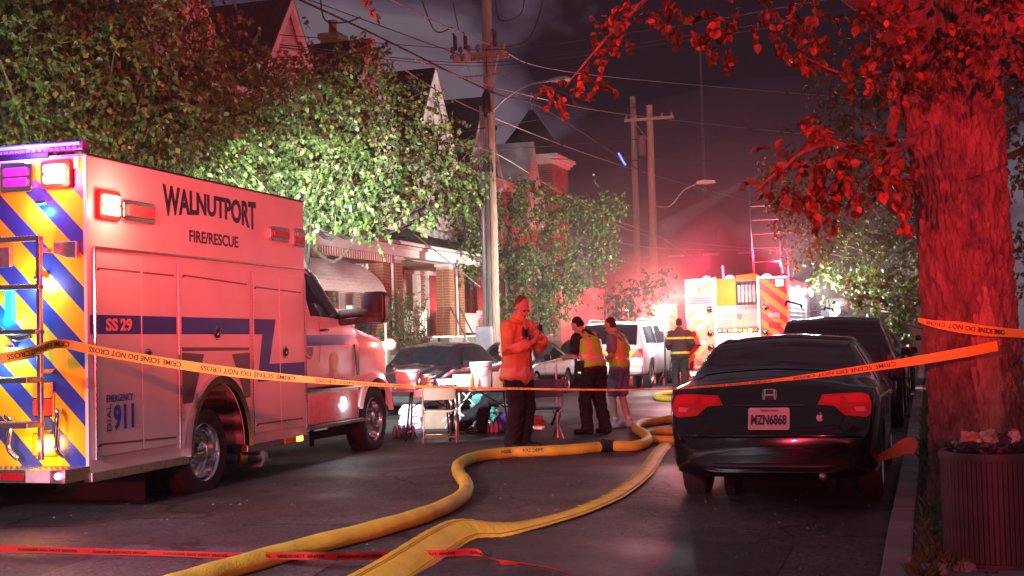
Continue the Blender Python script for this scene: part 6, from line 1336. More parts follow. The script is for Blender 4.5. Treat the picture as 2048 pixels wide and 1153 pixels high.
    for k in 'LR':
        an, to = g('an'+k), g('to'+k); d = (to-an); d.z = 0; d.normalize(); a = Vector((an.x, an.y, .045))
        so = organic('shoe', [([a-d*.065, a+d*.05, Vector((to.x, to.y, .035))+d*.05], [.046, .050, .040], 1.0), ([a+V3(0, 0, .05), a], [.05, .05])], .010, c['shoemat'], t, 2)
        for v in so.data.vertices: v.co.z = max(v.co.z, .004)
        if c.get('sock'): q = MB(); q.tube([a+V3(0, 0, .06), an+V3(0, 0, .09)], [.048, .046], 14); q.build('sock', c['sock'], t, smooth=True)
    return t
def stand(h=1.0, lean=.0, headf=.05, look=(0, 1, -.3), wrL=(-.2, .25, 1.1), wrR=(.2, .25, 1.1), hintL=(-.6, -1, -.5), hintR=(.6, -1, -.5), feet=.11, step=0.0, hdL=(0, 1, 0), hdR=(0, 1, 0), pnL=(0, 0, -1), pnR=(0, 0, -1), turn=0, curl=.5):
    J = dict(pelvis=(0, 0, .95), waist=(0, lean*.25, 1.10), chest=(0, lean*.65, 1.31), neck=(0, lean, 1.49-lean*.25), head=(0, lean+headf, 1.655-lean*.35-max(0, headf-.05)*.5), look=look, shL=(-.185, lean*.9, 1.435-lean*.2), shR=(.185, lean*.9, 1.435-lean*.2),
             wrL=wrL, wrR=wrR, hpL=(-.09, 0, .92), hpR=(.09, 0, .92), anL=(-feet, step-.02, .085), anR=(feet, -step-.02, .085), toL=(-feet-.03, step+.14, .03), toR=(feet+.03, -step+.14, .03), hdL=hdL, hdR=hdR, pnL=pnL, pnR=pnR, curl=curl)
    J['elL'] = bend(J['shL'], wrL, .30, .27, hintL); J['elR'] = bend(J['shR'], wrR, .30, .27, hintR); J['knL'] = bend(J['hpL'], J['anL'], .425, .425, (0, 1, 0)); J['knR'] = bend(J['hpR'], J['anR'], .425, .425, (0, 1, 0)); return J
blackcloth = M('black_trousers', (.012, .012, .015), .85, var=.3, sc_=6, bump=.4, bsc=18); boot = M('black_boot', (.012, .011, .012), .45)
tan = M('tan_turnout_coat', (.70, .30, .13), .8, var=.15, sc_=5, bump=.5, bsc=14); refl = M('coat_reflective_band', (.80, .42, .30), .35, var=.08)
def coatpaint(c):
    if .85 < c.z < .95: return 1
    if c.z > 1.02 and math.hypot(c.x, c.y) > .19 and 1.12 < c.z < 1.32 and (.16 < c.y < .235): return 1
    if 1.20 < c.z < 1.27 and c.y < .12 and abs(c.x) > .13: return 0
    return 0
p_ = on(1037, 899, .1); J = stand(lean=.03, headf=.06, look=(.12, 1, -.75), wrR=(.10, .27, 1.22), wrL=(-.05, .33, 1.27), hdR=(-.55, .45, .45), hdL=(.6, .25, .5), pnR=(-.3, -.6, .6), pnL=(.3, -.5, .6), hintR=(1, -.5, -.9), hintL=(-1, -.4, -.8), curl=.75)
FF = person('firefighter in red-lit tan coat and black trousers, head bowed over a radio', (p_.x, p_.y, ground(p_.x)), rad(-108), J, cfg=dict(topname='coat', topmat=tan, topmats=[refl], toppaint=coatpaint, th=.030, hairmat=M('buzz_cut', (.10, .05, .04), .8, var=.5, sc_=80), hem=-.12, collar=True, legmat=blackcloth, shoemat=boot), s=1.085)
radm = M('radio_black', (.02, .02, .022), .4)
q = MB(); q.prism(rrect(-.03, .03, -.06, .06, .012), .035, lambda u, v, w: (.0+u, .33+w, 1.38+v)); q.tube([(.015, .35, 1.43), (.035, .40, 1.56)], [.008, .005], 8); rd = q.build('handheld_radio', radm, None, bevel=.004); rd.matrix_world = FF.matrix_basis; tag(rd, "black radio with antenna held in the coated firefighter's hands", 'radio')
q = MB(); q.tube(catmull([(.08, .17, 1.42), (.10, .20, 1.30), (.06, .24, 1.22), (.02, .22, 1.32)], 6), .009, 6); q.prism(rrect(.04, .10, 1.30, 1.39, .015), .035, lambda u, v, w: (u, .17+w, v)); q.build('microphone', radm, FF)
q = MB(); q.prism(rrect(.155, .16, 1.55, 1.60, .001), .01, lambda u, v, w: (u, v, w)); 
q = MB(); q.box(-.13, .13, .20, .205, 1.0, 1.4); 
for x in (.03,):
    q = MB(); q.tube([(x, .205, 1.42), (x, .222, 1.2), (x, .225, .9)], .006, 6); q.build('coat_zip', M('coat_zip_dark', (.08, .04, .03), .7), FF)
q = MB(); q.tube([(.16, -.03, 1.45), (.15, .08, 1.50), (.05, .13, 1.46)], [.03, .03, .02], 10); q.build('coat_lapel', tan, FF, smooth=True)
# police officer in a vest, hunched over what he holds
def vest1(c):
    if 1.08 < c.z-.25*c.y < 1.16: return 2 if 1.10 < c.z-.25*c.y < 1.14 else 1
    if c.z > 1.10 and .085 < abs(c.x) < .155: return 2 if .105 < abs(c.x) < .135 else 1
    return 0
p_ = on(1192, 868, .1); J = stand(lean=.17, headf=.13, look=(-.1, 1, -1.1), wrR=(.12, .42, 1.13), wrL=(-.13, .40, 1.10), hdR=(-.3, .8, .1), hdL=(.3, .8, .1), step=.05, feet=.14)
officer = person('officer in dark uniform and lime vest bending his head over papers', (p_.x, p_.y, ground(p_.x)), rad(62), J, cfg=dict(sleeve='short', topmat=M('black_shirt', (.018, .018, .022), .85), vest=vest1, legmat=M('navy_black_trousers', (.014, .014, .02), .85, bump=.4, bsc=16), shoemat=boot), sk=skin2)
q = MB(); q.box(-.11, .11, .40, .58, 1.12, 1.125); o = q.build('paper', M('paper_white', (.75, .75, .72), .6)); o.matrix_world = officer.matrix_basis; tag(o, 'white sheet of paper held by the bending officer', 'paper')
q = MB(); q.prism(rrect(-.06, .05, -.08, .08, .02), .06, lambda u, v, w: (-.20-w, .06+u, .98+v)); q.build('belt_pouch', blackp, officer)
p_ = on(1243, 855, .1); J = stand(lean=.05, headf=.10, look=(0, 1, -.55), wrR=(.17, .22, 1.06), wrL=(-.17, .25, 1.08), step=.06, feet=.12)
person('man in lime vest, grey shirt and denim shorts standing beside the officer', (p_.x, p_.y, ground(p_.x)), rad(78), J, cfg=dict(sleeve='short', legs='short', topmat=M('grey_shirt', (.22, .22, .26), .85), vest=vest1, legmat=M('denim_shorts', (.16, .20, .34), .85, var=.25, sc_=9), shoemat=M('grey_sneaker', (.45, .46, .47), .6), sock=M('white_sock', (.7, .7, .7), .8), hairmat=M('brown_hair', (.07, .035, .02), .8, bump=.7, bsc=250)), sk=skin2, s=.965)
p_ = on(1004, 868, .1); J = stand(wrR=(.2, .15, 1.0), wrL=(-.2, .15, 1.0))
person('person in yellow-banded vest almost hidden behind the standing firefighter', (p_.x-.0, p_.y+.9, ground(p_.x)), rad(140), J, cfg=dict(topmat=M('white_shirt', (.6, .6, .58), .8), vest=vest1, legmat=blackcloth, shoemat=boot), sk=skin2, vox=.014, s=.93)
p_ = on(1362, 772, .1); J = stand(wrR=(.22, .1, 1.0), wrL=(-.22, .18, 1.05), step=.08)
def gearpaint(c): return 1 if (.92 < c.z < .97 or 1.28 < c.z < 1.33) else 0
person('distant firefighter in dark gear standing between white SUV and engine', (-5.78, 30.5, ground(-5.9)), rad(20), J, cfg=dict(topname='coat', topmat=M('dark_turnout', (.03, .028, .024), .85), topmats=[M('lime_band', (.5, .6, .05), .5)], toppaint=gearpaint, th=.03, hem=-.1, collar=True, legmat=M('dark_turnout', (1, 1, 1)), shoemat=boot), vox=.016)
ps_ = at(745, 600, 29.5); J = stand(wrR=(.12, .3, 1.25), wrL=(-.2, .2, 1.1))
person('onlooker in bright green shirt on the porch beside the truck mirror', (-13.0, 27.95, 1.62), rad(-60), J, cfg=dict(sleeve='short', topmat=M('bright_green_shirt', (.03, .42, .22), .8), legmat=blackcloth, shoemat=boot), vox=.014, s=.9)
# person sitting behind the firefighter, one booted leg stretched out
Js = dict(pelvis=(0, 0, .52), waist=(0, .02, .66), chest=(0, .06, .88), neck=(0, .10, 1.06), head=(0, .15, 1.22), look=(0, 1, -.5), shL=(-.18, .08, 1.0), shR=(.18, .08, 1.0), wrL=(-.12, .38, .66), wrR=(.12, .38, .66), hpL=(-.09, .02, .50), hpR=(.09, .02, .50), knL=(-.15, .42, .50), knR=(.14, .44, .46), anL=(-.15, .52, .10), anR=(.16, .86, .10), toL=(-.17, .68, .03), toR=(.18, .98, .16), hdL=(0, 1, 0), hdR=(0, 1, 0), pnL=(0, 0, -1), pnR=(0, 0, -1))
Js['elL'] = bend(Js['shL'], Js['wrL'], .30, .27, (-1, -.5, -.5)); Js['elR'] = bend(Js['shR'], Js['wrR'], .30, .27, (1, -.5, -.5))
p_ = on(1010, 866, .1); sp = (p_.x+.12, p_.y+.2, ground(p_.x)); person('person in black clothes seated by the table with one boot stretched out', sp, rad(100), Js, cfg=dict(topmat=M('black_jacket', (.015, .015, .018), .8), legmat=blackcloth, shoemat=boot), vox=.013)
def camp_stool(label, loc, rz):
    t = thing('camp_chair', label, 'chair', loc, rz)
    q = MB(); q.box(-.24, .24, -.22, .22, .405, .425); q.build('seat', M('chair_canvas', (.12, .13, .2), .8), t, bevel=.008)
    for sx in (1, -1):
        for sy in (1, -1): q = MB(); q.tube([(sx*.24, -.22*sy, .41), (sx*.26, .22*sy, .0)], .013, 8); q.build('leg', alu, t, smooth=True)
        q = MB(); q.tube([(sx*.24, -.24, .41), (sx*.24, -.30, .85)], .013, 8); q.build('back_post', alu, t)
    q = MB(); q.box(-.24, .24, -.305, -.285, .58, .82); q.build('backrest', M('chair_canvas', (1, 1, 1)), t, bevel=.008); return t
camp_stool('low camp chair under the seated person in black', sp, rad(100))
p_ = on(1078, 878, .1); t = camp_stool('aluminium-framed folding chair just right of the standing firefighter', (p_.x, p_.y+.1, ground(p_.x)), rad(35))
for x in (.24,): 
    q = MB(); q.tube([(x, -.02, .0), (x, .0, 1.02)], .014, 8); q.build('upright_pole', alu, t); q = MB(); q.tube([(x, -.1, .42), (x+.02, .3, .16)], .02, 8); q.build('brace', blackp, t)
# ---------------- table and everything round it ----------------
GZ = .085
pt = on(915, 880, GZ); TA = rad(16)
def folding_table(label, loc, rz, L=1.52, W_=.70, h=.735, topm=None):
    t = thing('folding_table', label, 'table', loc, rz, None)
    q = MB(); q.prism(rrect(-L/2, L/2, -W_/2, W_/2, .05), .035, lambda u, v, w: (u, v, h-.035+w)); q.build('tabletop', topm or M('table_plastic', (.62, .64, .64), .35), t, bevel=.008)
    for sx in (1, -1):
        x = sx*(L/2-.28)
        for sy in (1, -1): q = MB(); q.tube([(x, sy*.10, h-.04), (x+sx*.06, sy*.28, .015)], .013, 8); q.build('leg', M('table_leg_dark', (.06, .06, .065), .4, .5), t, smooth=True)
        q = MB(); q.tube([(x+sx*.05, -.25, .12), (x+sx*.05, .25, .12)], .011, 6); q.build('cross_bar', M('table_leg_dark', (1, 1, 1)), t); q = MB(); q.tube([(x, 0, h-.06), (x-sx*.36, 0, h-.05)], .010, 6); q.tube([(x+sx*.02, 0, .45), (x-sx*.33, 0, h-.06)], .010, 6); q.build('brace', M('table_leg_dark', (1, 1, 1)), t)
    return t
ctr = at(858, 800, 17.7); t1 = folding_table('folding table holding the white tote and paper bag, left one', (ctr.x, ctr.y, GZ), TA, L=1.05)
ctr2 = at(958, 800, 17.5); t2 = folding_table('folding table holding the white bucket and orange bottle, right one', (ctr2.x, ctr2.y, GZ), TA+.04, L=1.25, topm=M('table_plastic_tan', (.5, .45, .38), .4))
TH_ = GZ+.737
def tpt(px, py=768, d=17.5):     # a spot on the table tops under that place
    v = at(px, py, d); return Vector((v.x, v.y, TH_))
def item(q, name, mat, label, cat, loc, rz=TA, group=None, **k):
    o = q.build(name, mat, None, **k); o.location = loc; o.rotation_euler = (0, 0, rz); tag(o, label, cat, group); return o
# tote
lo = tpt(815, 768, 17.45); t = thing('storage_tote', 'white plastic storage tote at the left end of the table', 'tote', lo, TA); q = MB(); q.prism([(-.13, 0), (.13, 0), (.16, .24), (-.16, .24)], .26, lambda u, v, w: (u, w-.13, v)); q.build('tub', M('tote_white', (.72, .76, .78), .35), t, bevel=.015); q = MB(); q.prism(rrect(-.175, .175, -.15, .15, .03), .035, lambda u, v, w: (u, v, .235+w)); q.build('lid', M('tote_white', (1, 1, 1)), t, bevel=.01); q = MB(); q.box(-.14, .14, -.15, -.143, .12, .13); q.build('rib', M('tote_white', (1, 1, 1)), t)
def crumple(r, h, seed, n=14, m=9, amp=.18):
    q = MB(); rs = np.random.RandomState(seed)
    for j in range(m):
        for i in range(n):
            a = 2*PI*i/n; rr = r*(1-.25*(j/(m-1))**2)*(1+rs.uniform(-amp, amp)); q.v.append((rr*math.cos(a), rr*math.sin(a)*.8, h*j/(m-1)+rs.uniform(-.01, .01)*(j > 0)))
    for j in range(m-1):
        for i in range(n): q.f.append((j*n+i, j*n+(i+1) % n, (j+1)*n+(i+1) % n, (j+1)*n+i)); q.mi.append(0)
    q.f.append(tuple(range(n))[::-1]); q.f.append(tuple((m-1)*n+i for i in range(n))); q.mi += [0, 0]; return q
item(crumple(.10, .20, 1), 'paper_bag', M('brown_white_paper', (.55, .42, .32), .8, var=.4, sc_=9), 'crumpled brown and white paper bag beside the white tote', 'bag', tpt(853), smooth=False)
q = MB(); q.box(-.17, .17, -.10, .10, 0, .13); item(q, 'food_box', M('blue_white_box', (.35, .50, .80), .4, var=.5, sc_=5), 'low blue and white box in the middle of the table', 'box', tpt(893, 768, 17.7), bevel=.012)
q = MB(); q.prism(rrect(-.14, .14, -.10, .10, .03), .19, lambda u, v, w: (u*(1+w*.5), v*(1+w*.5), w)); item(q, 'clear_bin', M('cloudy_plastic', (.62, .66, .74), .3, var=.3, sc_=9), 'cloudy plastic bin left of the white bucket', 'bin', tpt(928, 768, 17.5), bevel=.008)
item(crumple(.16, .05, 4, amp=.3), 'folded_jacket', M('dark_cloth', (.03, .03, .05), .9), 'dark jacket bunched on the table edge', 'jacket', tpt(892, 768, 17.25))
lo = tpt(963, 768, 17.4); t = thing('white_bucket', 'tall white plastic bucket standing on the right table', 'bucket', lo, 0); q = MB(); q.lathe([(.001, 0), (.13, 0), (.150, .30), (.158, .30), (.158, .36), (.145, .36), (.14, .33), (.001, .33)], (0, 0, 0), 'z', 32); q.build('pail', M('bucket_white', (.78, .78, .76), .4), t, smooth=True, auto=35); q = MB(); q.tube(catmull([(-.158, 0, .31), (-.1, -.13, .22), (.0, -.18, .17), (.1, -.13, .22), (.158, 0, .31)], 6), .004, 6); q.build('handle', steel, t)
lo = tpt(945, 770, 17.15); t = thing('orange_bottle', 'small orange drink bottle in front of the white bucket', 'bottle', lo, 0); q = MB(); q.lathe([(.001, 0), (.032, 0), (.034, .02), (.030, .07), (.034, .11), (.015, .16), (.014, .18)], (0, 0, 0), 'z', 18); q.build('bottle_body', M('orange_drink', (.7, .25, .04), .25), t, smooth=True); q = MB(); q.cyl((0, 0, .175), (0, 0, .2), .017); q.build('cap', M('cap_orange', (.6, .3, .1), .4), t)
q = MB(); q.box(-.07, .07, -.07, .07, 0, .22); item(q, 'carton', M('tan_carton', (.5, .38, .28), .7), 'tan carton at the right end of the table, partly behind the firefighter', 'carton', tpt(996, 768, 17.3), bevel=.005)
q = MB(); q.lathe([(.001, .0), (.07, .0), (.12, .018), (.118, .022), (.07, .006), (.001, .006)], (0, 0, 0), 'z', 24); item(q, 'paper_plate', M('plate_white', (.7, .72, .68), .5), 'paper plate on the table right of the orange bottle', 'plate', tpt(915, 770, 17.1), smooth=True)
q = MB(); q.box(-.28, .28, -.008, 0, -.10, .0); 
item(q, 'table_banner', M('red_cloth', (.5, .06, .05), .7), 'red cloth strip hanging from the table edge above the chair', 'cloth', tpt(868, 772, 17.22)-Vector((0, 0, -.0)), bevel=.002)
# folding chair, back to the camera
pc_ = on(868, 890, GZ); FC = thing('folding_chair', 'tan metal folding chair pushed up to the left table, back to us', 'chair', (pc_.x, pc_.y+.25, GZ), TA+.05); cm = M('chair_tan_metal', (.48, .30, .22), .45, .2)
for sx in (1, -1):
    q = MB(); q.tube(catmull([(sx*.24, .28, 0), (sx*.235, .02, .42), (sx*.225, -.16, .72), (sx*.20, -.20, .79)], 6), .012, 8); q.build('leg', cm, FC, smooth=True); q = MB(); q.tube([(sx*.225, -.24, 0), (sx*.22, -.05, .30), (sx*.22, .08, .44)], .012, 8); q.build('leg', cm, FC, smooth=True)
q = MB(); q.prism(rrect(-.20, .20, -.20, .19, .06), .022, lambda u, v, w: (u, v, .43+w)); q.build('seat', cm, FC, bevel=.006)
q = MB(); n = 12
for i in range(n+1):
    x = -.215+.43*i/n; dy = -.03*(1-(x/.215)**2); q.v += [(x, -.135+dy, .60), (x, -.19+dy, .785-.02*abs(x/.215)**4), (x, -.155+dy, .785-.02*abs(x/.215)**4), (x, -.115+dy, .60)]
for i in range(n):
    for k in range(4): q.f.append((i*4+k, i*4+(k+1) % 4, i*4+4+(k+1) % 4, i*4+4+k)); q.mi.append(0)
q.build('backrest', cm, FC, smooth=True, auto=40, fix=True)
for a, b in (((-.22, -.22, .10), (.22, -.22, .10)), ((-.235, .22, .10), (.235, .22, .10))): q = MB(); q.tube([a, b], .009, 6); q.build('cross_rod', cm, FC)
# bright white crossing struts (a collapsed gurney frame) beneath the tables
px_ = on(915, 862, GZ); GF = thing('folded_trestle', 'white crossing struts of a folded frame under the right table', 'trestle', (px_.x, px_.y+.15, GZ), TA); wm = M('white_enamel', (.8, .82, .85), .3)
for a, b in (((-.25, 0, .03), (.18, 0, .62)), ((-.02, 0, .62), (.0, 0, .02)), ((-.24, .02, .52), (.20, .02, .05)), ((-.1, -.02, .30), (.22, -.02, .12)), ((-.3, 0, .12), (-.08, 0, .32)), ((.02, .05, .6), (.3, .05, .3))):
    q = MB(); q.tube([a, b], .014, 8); q.build('strut', wm, GF, smooth=True)
pg_ = on(945, 858, GZ); item(crumple(.23, .52, 7, 22, 16, .14), 'green_plastic_bag', M('green_film', (.10, .42, .34), .18, var=.5, sc_=11, bump=1, bsc=14, coat=.5), 'shiny green plastic sack under the right table', 'bag', (pg_.x, pg_.y+.55, GZ), smooth=False)
def bottles(label, px, py, nx_, ny_, back=.1, grp='shrink-wrapped water bottles on the ground'):
    p = on(px, py, GZ); t = thing('water_case', label, 'water bottles', (p.x, p.y+back, GZ), TA, grp); wmat = M('water_plastic', (.62, .50, .60), .12, var=.3, sc_=15)
    for i in range(nx_):
        for j in range(ny_):
            q = MB(); q.lathe([(.001, 0), (.03, 0), (.031, .12), (.012, .16), (.012, .18), (.001, .182)], ((i-nx_/2)*.066, j*.066, 0), 'z', 10); q.build('bottle', wmat, t, smooth=True)
    return t
bottles('case of water bottles on the road left of the folding chair', 806, 878, 5, 3); bottles('case of water bottles under the right table by the boot', 935+40, 868, 5, 3)
q = MB(); q.lathe([(.001, 0), (.10, 0), (.11, .03), (.11, .2), (.03, .27), (.03, .30), (.001, .30)], (0, 0, 0), 'z', 22); pj = on(998, 866, GZ); item(q, 'blue_jug', M('blue_jug_plastic', (.06, .09, .45), .3), 'blue water jug on the ground behind the firefighter', 'jug', (pj.x, pj.y+.1, GZ), smooth=True)
pj = on(1068, 862, GZ); item(crumple(.12, .22, 12, amp=.3), 'red_bag', M('red_white_bag', (.6, .2, .15), .6, var=.5, sc_=12), 'small red and white bag at the foot of the aluminium chair', 'bag', (pj.x, pj.y+.15, GZ))
pj = on(840, 868, GZ); q = MB(); q.box(-.2, .2, -.12, .12, 0, .26); item(q, 'cardboard_box', M('cardboard', (.36, .25, .18), .8, var=.2), 'cardboard box under the left table behind the folding chair', 'box', (pj.x-.15, pj.y+1.1, GZ), bevel=.006)
pj = on(800, 865, GZ); item(crumple(.22, .38, 15, 20, 12, .2), 'clear_trash_bag', M('clear_film', (.45, .38, .45), .2, var=.5, sc_=9, bump=1, bsc=16), 'crinkled clear rubbish bag beside the truck front wheel', 'bag', (pj.x-.1, pj.y+.75, GZ))
# low wall and handrail before the porches
q = MB(); q.box(-13.1, -12.9, 30.2, 38.6, .1, 1.35); LW = thing('garden_wall', 'low red-lit wall behind the dark sedans, below the porches', 'wall', (0, 0, 0)); q.build('wall_face', M('red_lit_wall', (.36, .14, .12), .8, var=.25, sc_=2, bump=.3), LW); q = MB(); q.box(-13.15, -12.84, 30.15, 38.65, 1.35, 1.44); q.build('coping', conc, LW, bevel=.015)  # the red light falling on the wall is put into its colour
hr = onx(945, 690, -12.4); HR = thing('handrail', 'slanting steel handrail of steps just left of the near pole', 'handrail', (hr.x, hr.y, SWZ))
for d in (0, .28):
    q = MB(); q.tube([(.0+d, 0, 1.0), (-.75+d, .25, 2.3)], .022, 8); q.build('rail', chrome, HR, smooth=True); q = MB(); q.tube([(.0+d, 0, 0), (.0+d, 0, 1.0)], .02, 8); q.build('post', steel, HR)
# ---------------- hoses ----------------
hosey = M('hose_yellow', (.82, .66, .07), .6, var=.22, sc_=4, bump=.5, bsc=70); hosey2 = M('hose_yellow_flat', (.85, .66, .06), .55, var=.15, sc_=5, bump=.4, bsc=60)
def hose(pts, r, label, zo=0.0, n=10):
    P = []
    for a, b in pts: v = on(a, b, .15); v = on(a, b, ground(v.x)+r+zo); P.append(v)
    c = catmull(P, n); rr = [r*(1+.03*math.sin(i*.9)) for i in range(len(c))]; t = thing('fire_hose', label, 'fire hose', (0, 0, 0)); q = MB(); q.tube(c, rr, 20); q.build('hose_jacket', hosey, t, smooth=True); return t, c
H1_, c1 = hose([(330, 1175), (440, 1142), (600, 1097), (760, 1056), (870, 1022), (925, 992), (932, 968), (918, 948), (918, 930), (950, 915), (1010, 906), (1080, 903), (1150, 899), (1215, 893), (1270, 892), (1295, 882), (1288, 868), (1272, 858), (1280, 848), (1310, 842), (1350, 838), (1420, 836)], .064, 'thick charged yellow hose snaking from the foreground to behind the black sedan')
i0 = min(range(len(c1)), key=lambda i: (c1[i]-on(1215, 893, .17)).length); a, b = c1[i0], c1[i0+2]; d = (b-a).normalized()
for k, (o_, r_, m_) in enumerate(((0, .085, steel), (.07, .092, steel), (.15, .084, steel))): q = MB(); q.cyl(a+d*o_, a+d*(o_+.06), r_, n=24); q.build('coupling_ring', M('coupling_dark', (.10, .09, .09), .4, .8), H1_, smooth=True, auto=35)
# stencilled marks on the hose
for (px, tx) in ((1045, 'FIRE DEPT'), (985, 'HOSE')):
    i = min(range(len(c1)), key=lambda i: (c1[i]-on(px, 905, .17)).length); vs, fs, wd = textmesh(tx, .055, .0008, .01); p0 = c1[i]; dd = (c1[min(i+4, len(c1)-1)]-c1[i]).normalized(); up = Vector((0, 0, 1)); nn = dd.cross(up).normalized(); nn = nn if nn.dot(Vector((0, 0, 1.5))-p0+Vector((0, 0, 0))) >= 0 or nn.y < 0 else -nn
    nn = -nn if nn.y > 0 else nn; q = MB(); q.add([p0+dd*v[0]+(nn*math.cos(.35+(v[1]-.02)/.064)+up*math.sin(.35+(v[1]-.02)/.064))*(.067+v[2]) for v in vs], fs); q.build('stencil', M('stencil_black', (.05, .035, .02), .7), H1_)
hose([(1385, 782), (1330, 788), (1312, 793), (1330, 797), (1400, 798)], .06, 'yellow-green hose bight lying on the road behind the sedan, far one')
hose([(1380, 862), (1320, 864), (1292, 868), (1300, 878), (1380, 880)], .05, 'folded yellow hose tucked against the left rear wheel of the black sedan')
# flat hose: a ribbon that flips over
def ribbon(P, W_, A, name, mat, parent=None, th=.003, nper=10):
    """P points, W_ widths, A roll angle (0 = lying flat, pi/2 = upright)"""
    c = catmull(P, nper); n = len(c); wi = np.interp(np.linspace(0, len(P)-1, n), range(len(P)), W_); an = np.interp(np.linspace(0, len(P)-1, n), range(len(P)), A); q = MB(); fr = []
    for i in range(n):
        t = (c[min(i+1, n-1)]-c[max(i-1, 0)]).normalized(); s = t.cross(Vector((0, 0, 1))).normalized(); u = s.cross(t).normalized(); wv = s*math.cos(an[i])+u*math.sin(an[i]); nv = wv.cross(t).normalized(); fr.append((c[i], t, wv, nv, wi[i]))
        for k in (-1, -.5, 0, .5, 1): q.v.append(tuple(c[i]+wv*(wi[i]/2*k)+nv*(th*(1-abs(k))*1.0)))
        for k in (1, .5, 0, -.5, -1): q.v.append(tuple(c[i]+wv*(wi[i]/2*k)-nv*(th*(1.2-abs(k)))))
    for i in range(n-1):
        for k in range(10): q.f.append((i*10+k, i*10+(k+1) % 10, (i+1)*10+(k+1) % 10, (i+1)*10+k)); q.mi.append(0)
    o = q.build(name, mat, parent, smooth=True, auto=60, fix=True); return o, fr
def ribbon_text(fr, words, size, mat, parent, off=.0015, flip=True, start=0.0, gap=.35, name='lettering', both=False, side=1, bold=.02):
    L = [0]
    for i in range(1, len(fr)): L.append(L[-1]+(fr[i][0]-fr[i-1][0]).length)
    s = start; q = MB()
    while s < L[-1]:
        vs, fs, wd = textmesh(words, size, .0003, bold)
        if s+wd > L[-1]: break
        out = []
        for u, v, w_ in vs:
            uu = s+(wd-u if flip else u); vv = (v-size*.36)*(-1 if flip else 1); i = int(np.clip(np.searchsorted(L, uu)-1, 0, len(fr)-2)); f = (uu-L[i])/max(1e-6, L[i+1]-L[i])
            c = fr[i][0].lerp(fr[i+1][0], f); wv = fr[i][2].lerp(fr[i+1][2], f); nv = fr[i][3].lerp(fr[i+1][3], f); wd_ = (fr[i][4]*(1-f)+fr[i+1][4]*f); out.append(c+wv*vv*min(1, wd_/.07)+nv*side*(off+.003+w_))
        q.add(out, fs); s += wd+gap
    return q.build(name, mat, parent) if q.f else None
FH = thing('flat_fire_hose', 'uncharged flat yellow hose twisting across the foreground road', 'fire hose', (0, 0, 0))
def og(px, py, dz=.0): v = on(px, py, .08); return on(px, py, ground(v.x)+dz)
P = [og(700, 1190, .03), og(790, 1140, .05), og(880, 1082, .08), og(930, 1058, .09), og(990, 1058, .05), og(1040, 1053, .03), og(1100, 1040, .02), og(1170, 1018, .02), og(1240, 985, .02), og(1290, 945, .02), og(1318, 905, .02), og(1345, 880, .02), og(1400, 865, .02)]
o, fr = ribbon(P, [.24, .24, .23, .22, .20, .19, .18, .18, .18, .18, .17, .17, .17], [-.5, -.55, -.65, -.6, -.5, -.2, -.08, -.05, -.05, -.05, -.05, -.05, -.05], 'hose_jacket', hosey2, FH, th=.012, nper=12)
for v in o.data.vertices: v.co.z += .002*math.sin(v.co.x*37+v.co.y*51)
q = MB()
for i in range(84, 116, 4):
    c, t, wv, nv, wi = fr[i]; q.add([c+wv*(wi*.42)+nv*.016, c-wv*(wi*.42)+nv*.016+t*.02, c-wv*(wi*.42)+nv*.020+t*.035, c+wv*(wi*.42)+nv*.020+t*.015], [(0, 1, 2, 3)])
q.build('ridges', hosey, FH)
for s_ in (.36, -.36):
    q = MB(); q.tube([c+wv*(wi*s_)+nv*.012 for c, t, wv, nv, wi in fr], .0035, 5); q.build('jacket_stripe', M('hose_stripe', (.55, .36, .03), .6), FH)
# ---------------- tapes ----------------
ty_ = M('tape_yellow', (.85, .62, .04), .4, var=.06, spec=.4); tred = M('tape_red', (.42, .03, .025), .35, var=.08); tink = M('tape_ink', (.02, .015, .01), .5)
TY = thing('caution_tape', 'yellow police tape stretched from the truck ladder across the street to the big tree', 'barrier tape', (0, 0, 0))
TP = [(0, 718, 9.3), (60, 706, 9.4), (118, 688, 9.9), (200, 703, 9.95), (330, 725, 9.9), (470, 745, 9.85), (620, 760, 9.8), (800, 772, 9.75), (1040, 778, 9.7), (1280, 780, 9.65), (1420, 773, 9.6), (1560, 760, 9.58), (1700, 742, 9.45), (1830, 722, 9.28), (1930, 705, 9.16), (1995, 692, 9.22)]
h2_ = PI/2; o, fr = ribbon([at(*p) for p in TP], [.085, .085, .07, .078, .076, .075, .05, .022, .014, .012, .014, .024, .05, .066, .072, .075], [h2_]*16, 'tape_strip', ty_, TY, th=.0008)
ribbon_text(fr, 'CRIME SCENE DO NOT CROSS', .056, tink, TY, side=-1, gap=.16, start=.05, bold=.01); ribbon_text(fr, 'CRIME SCENE DO NOT CROSS', .056, tink, TY, side=1, gap=.16, start=.05, bold=.01)
TT = thing('caution_tape', 'yellow tape wound round the big trunk at chest height, torn pink end at left', 'barrier tape', (0, 0, 0))
P = [at(1836, 640, 9.35), at(1868, 648, 9.2), at(1920, 655, 9.15), at(1980, 663, 9.2), at(2050, 668, 9.5), at(2120, 672, 9.8)]; o, fr = ribbon(P, [.03, .05, .08, .075, .06, .07], [h2_]*6, 'tape_strip', ty_, TT, th=.001); ribbon_text(fr, 'CRIME SCENE DO NOT CROSS', .05, tink, TT, side=-1, gap=.3, start=.1)
RT = thing('danger_tape', 'red danger tape lying slack across the foreground road', 'barrier tape', (0, 0, 0))
P = [og(-40, 1098, .05), og(60, 1099, .05), og(180, 1103, .04), og(330, 1107, .05), og(480, 1112, .04), og(600, 1112, .15), og(700, 1113, .10), og(800, 1110, .04), og(880, 1107, .06), og(950, 1105, .04), og(975, 1115, .02), og(1000, 1124, .04), og(1060, 1130, .02), og(1110, 1140, .02), og(1170, 1160, .02)]
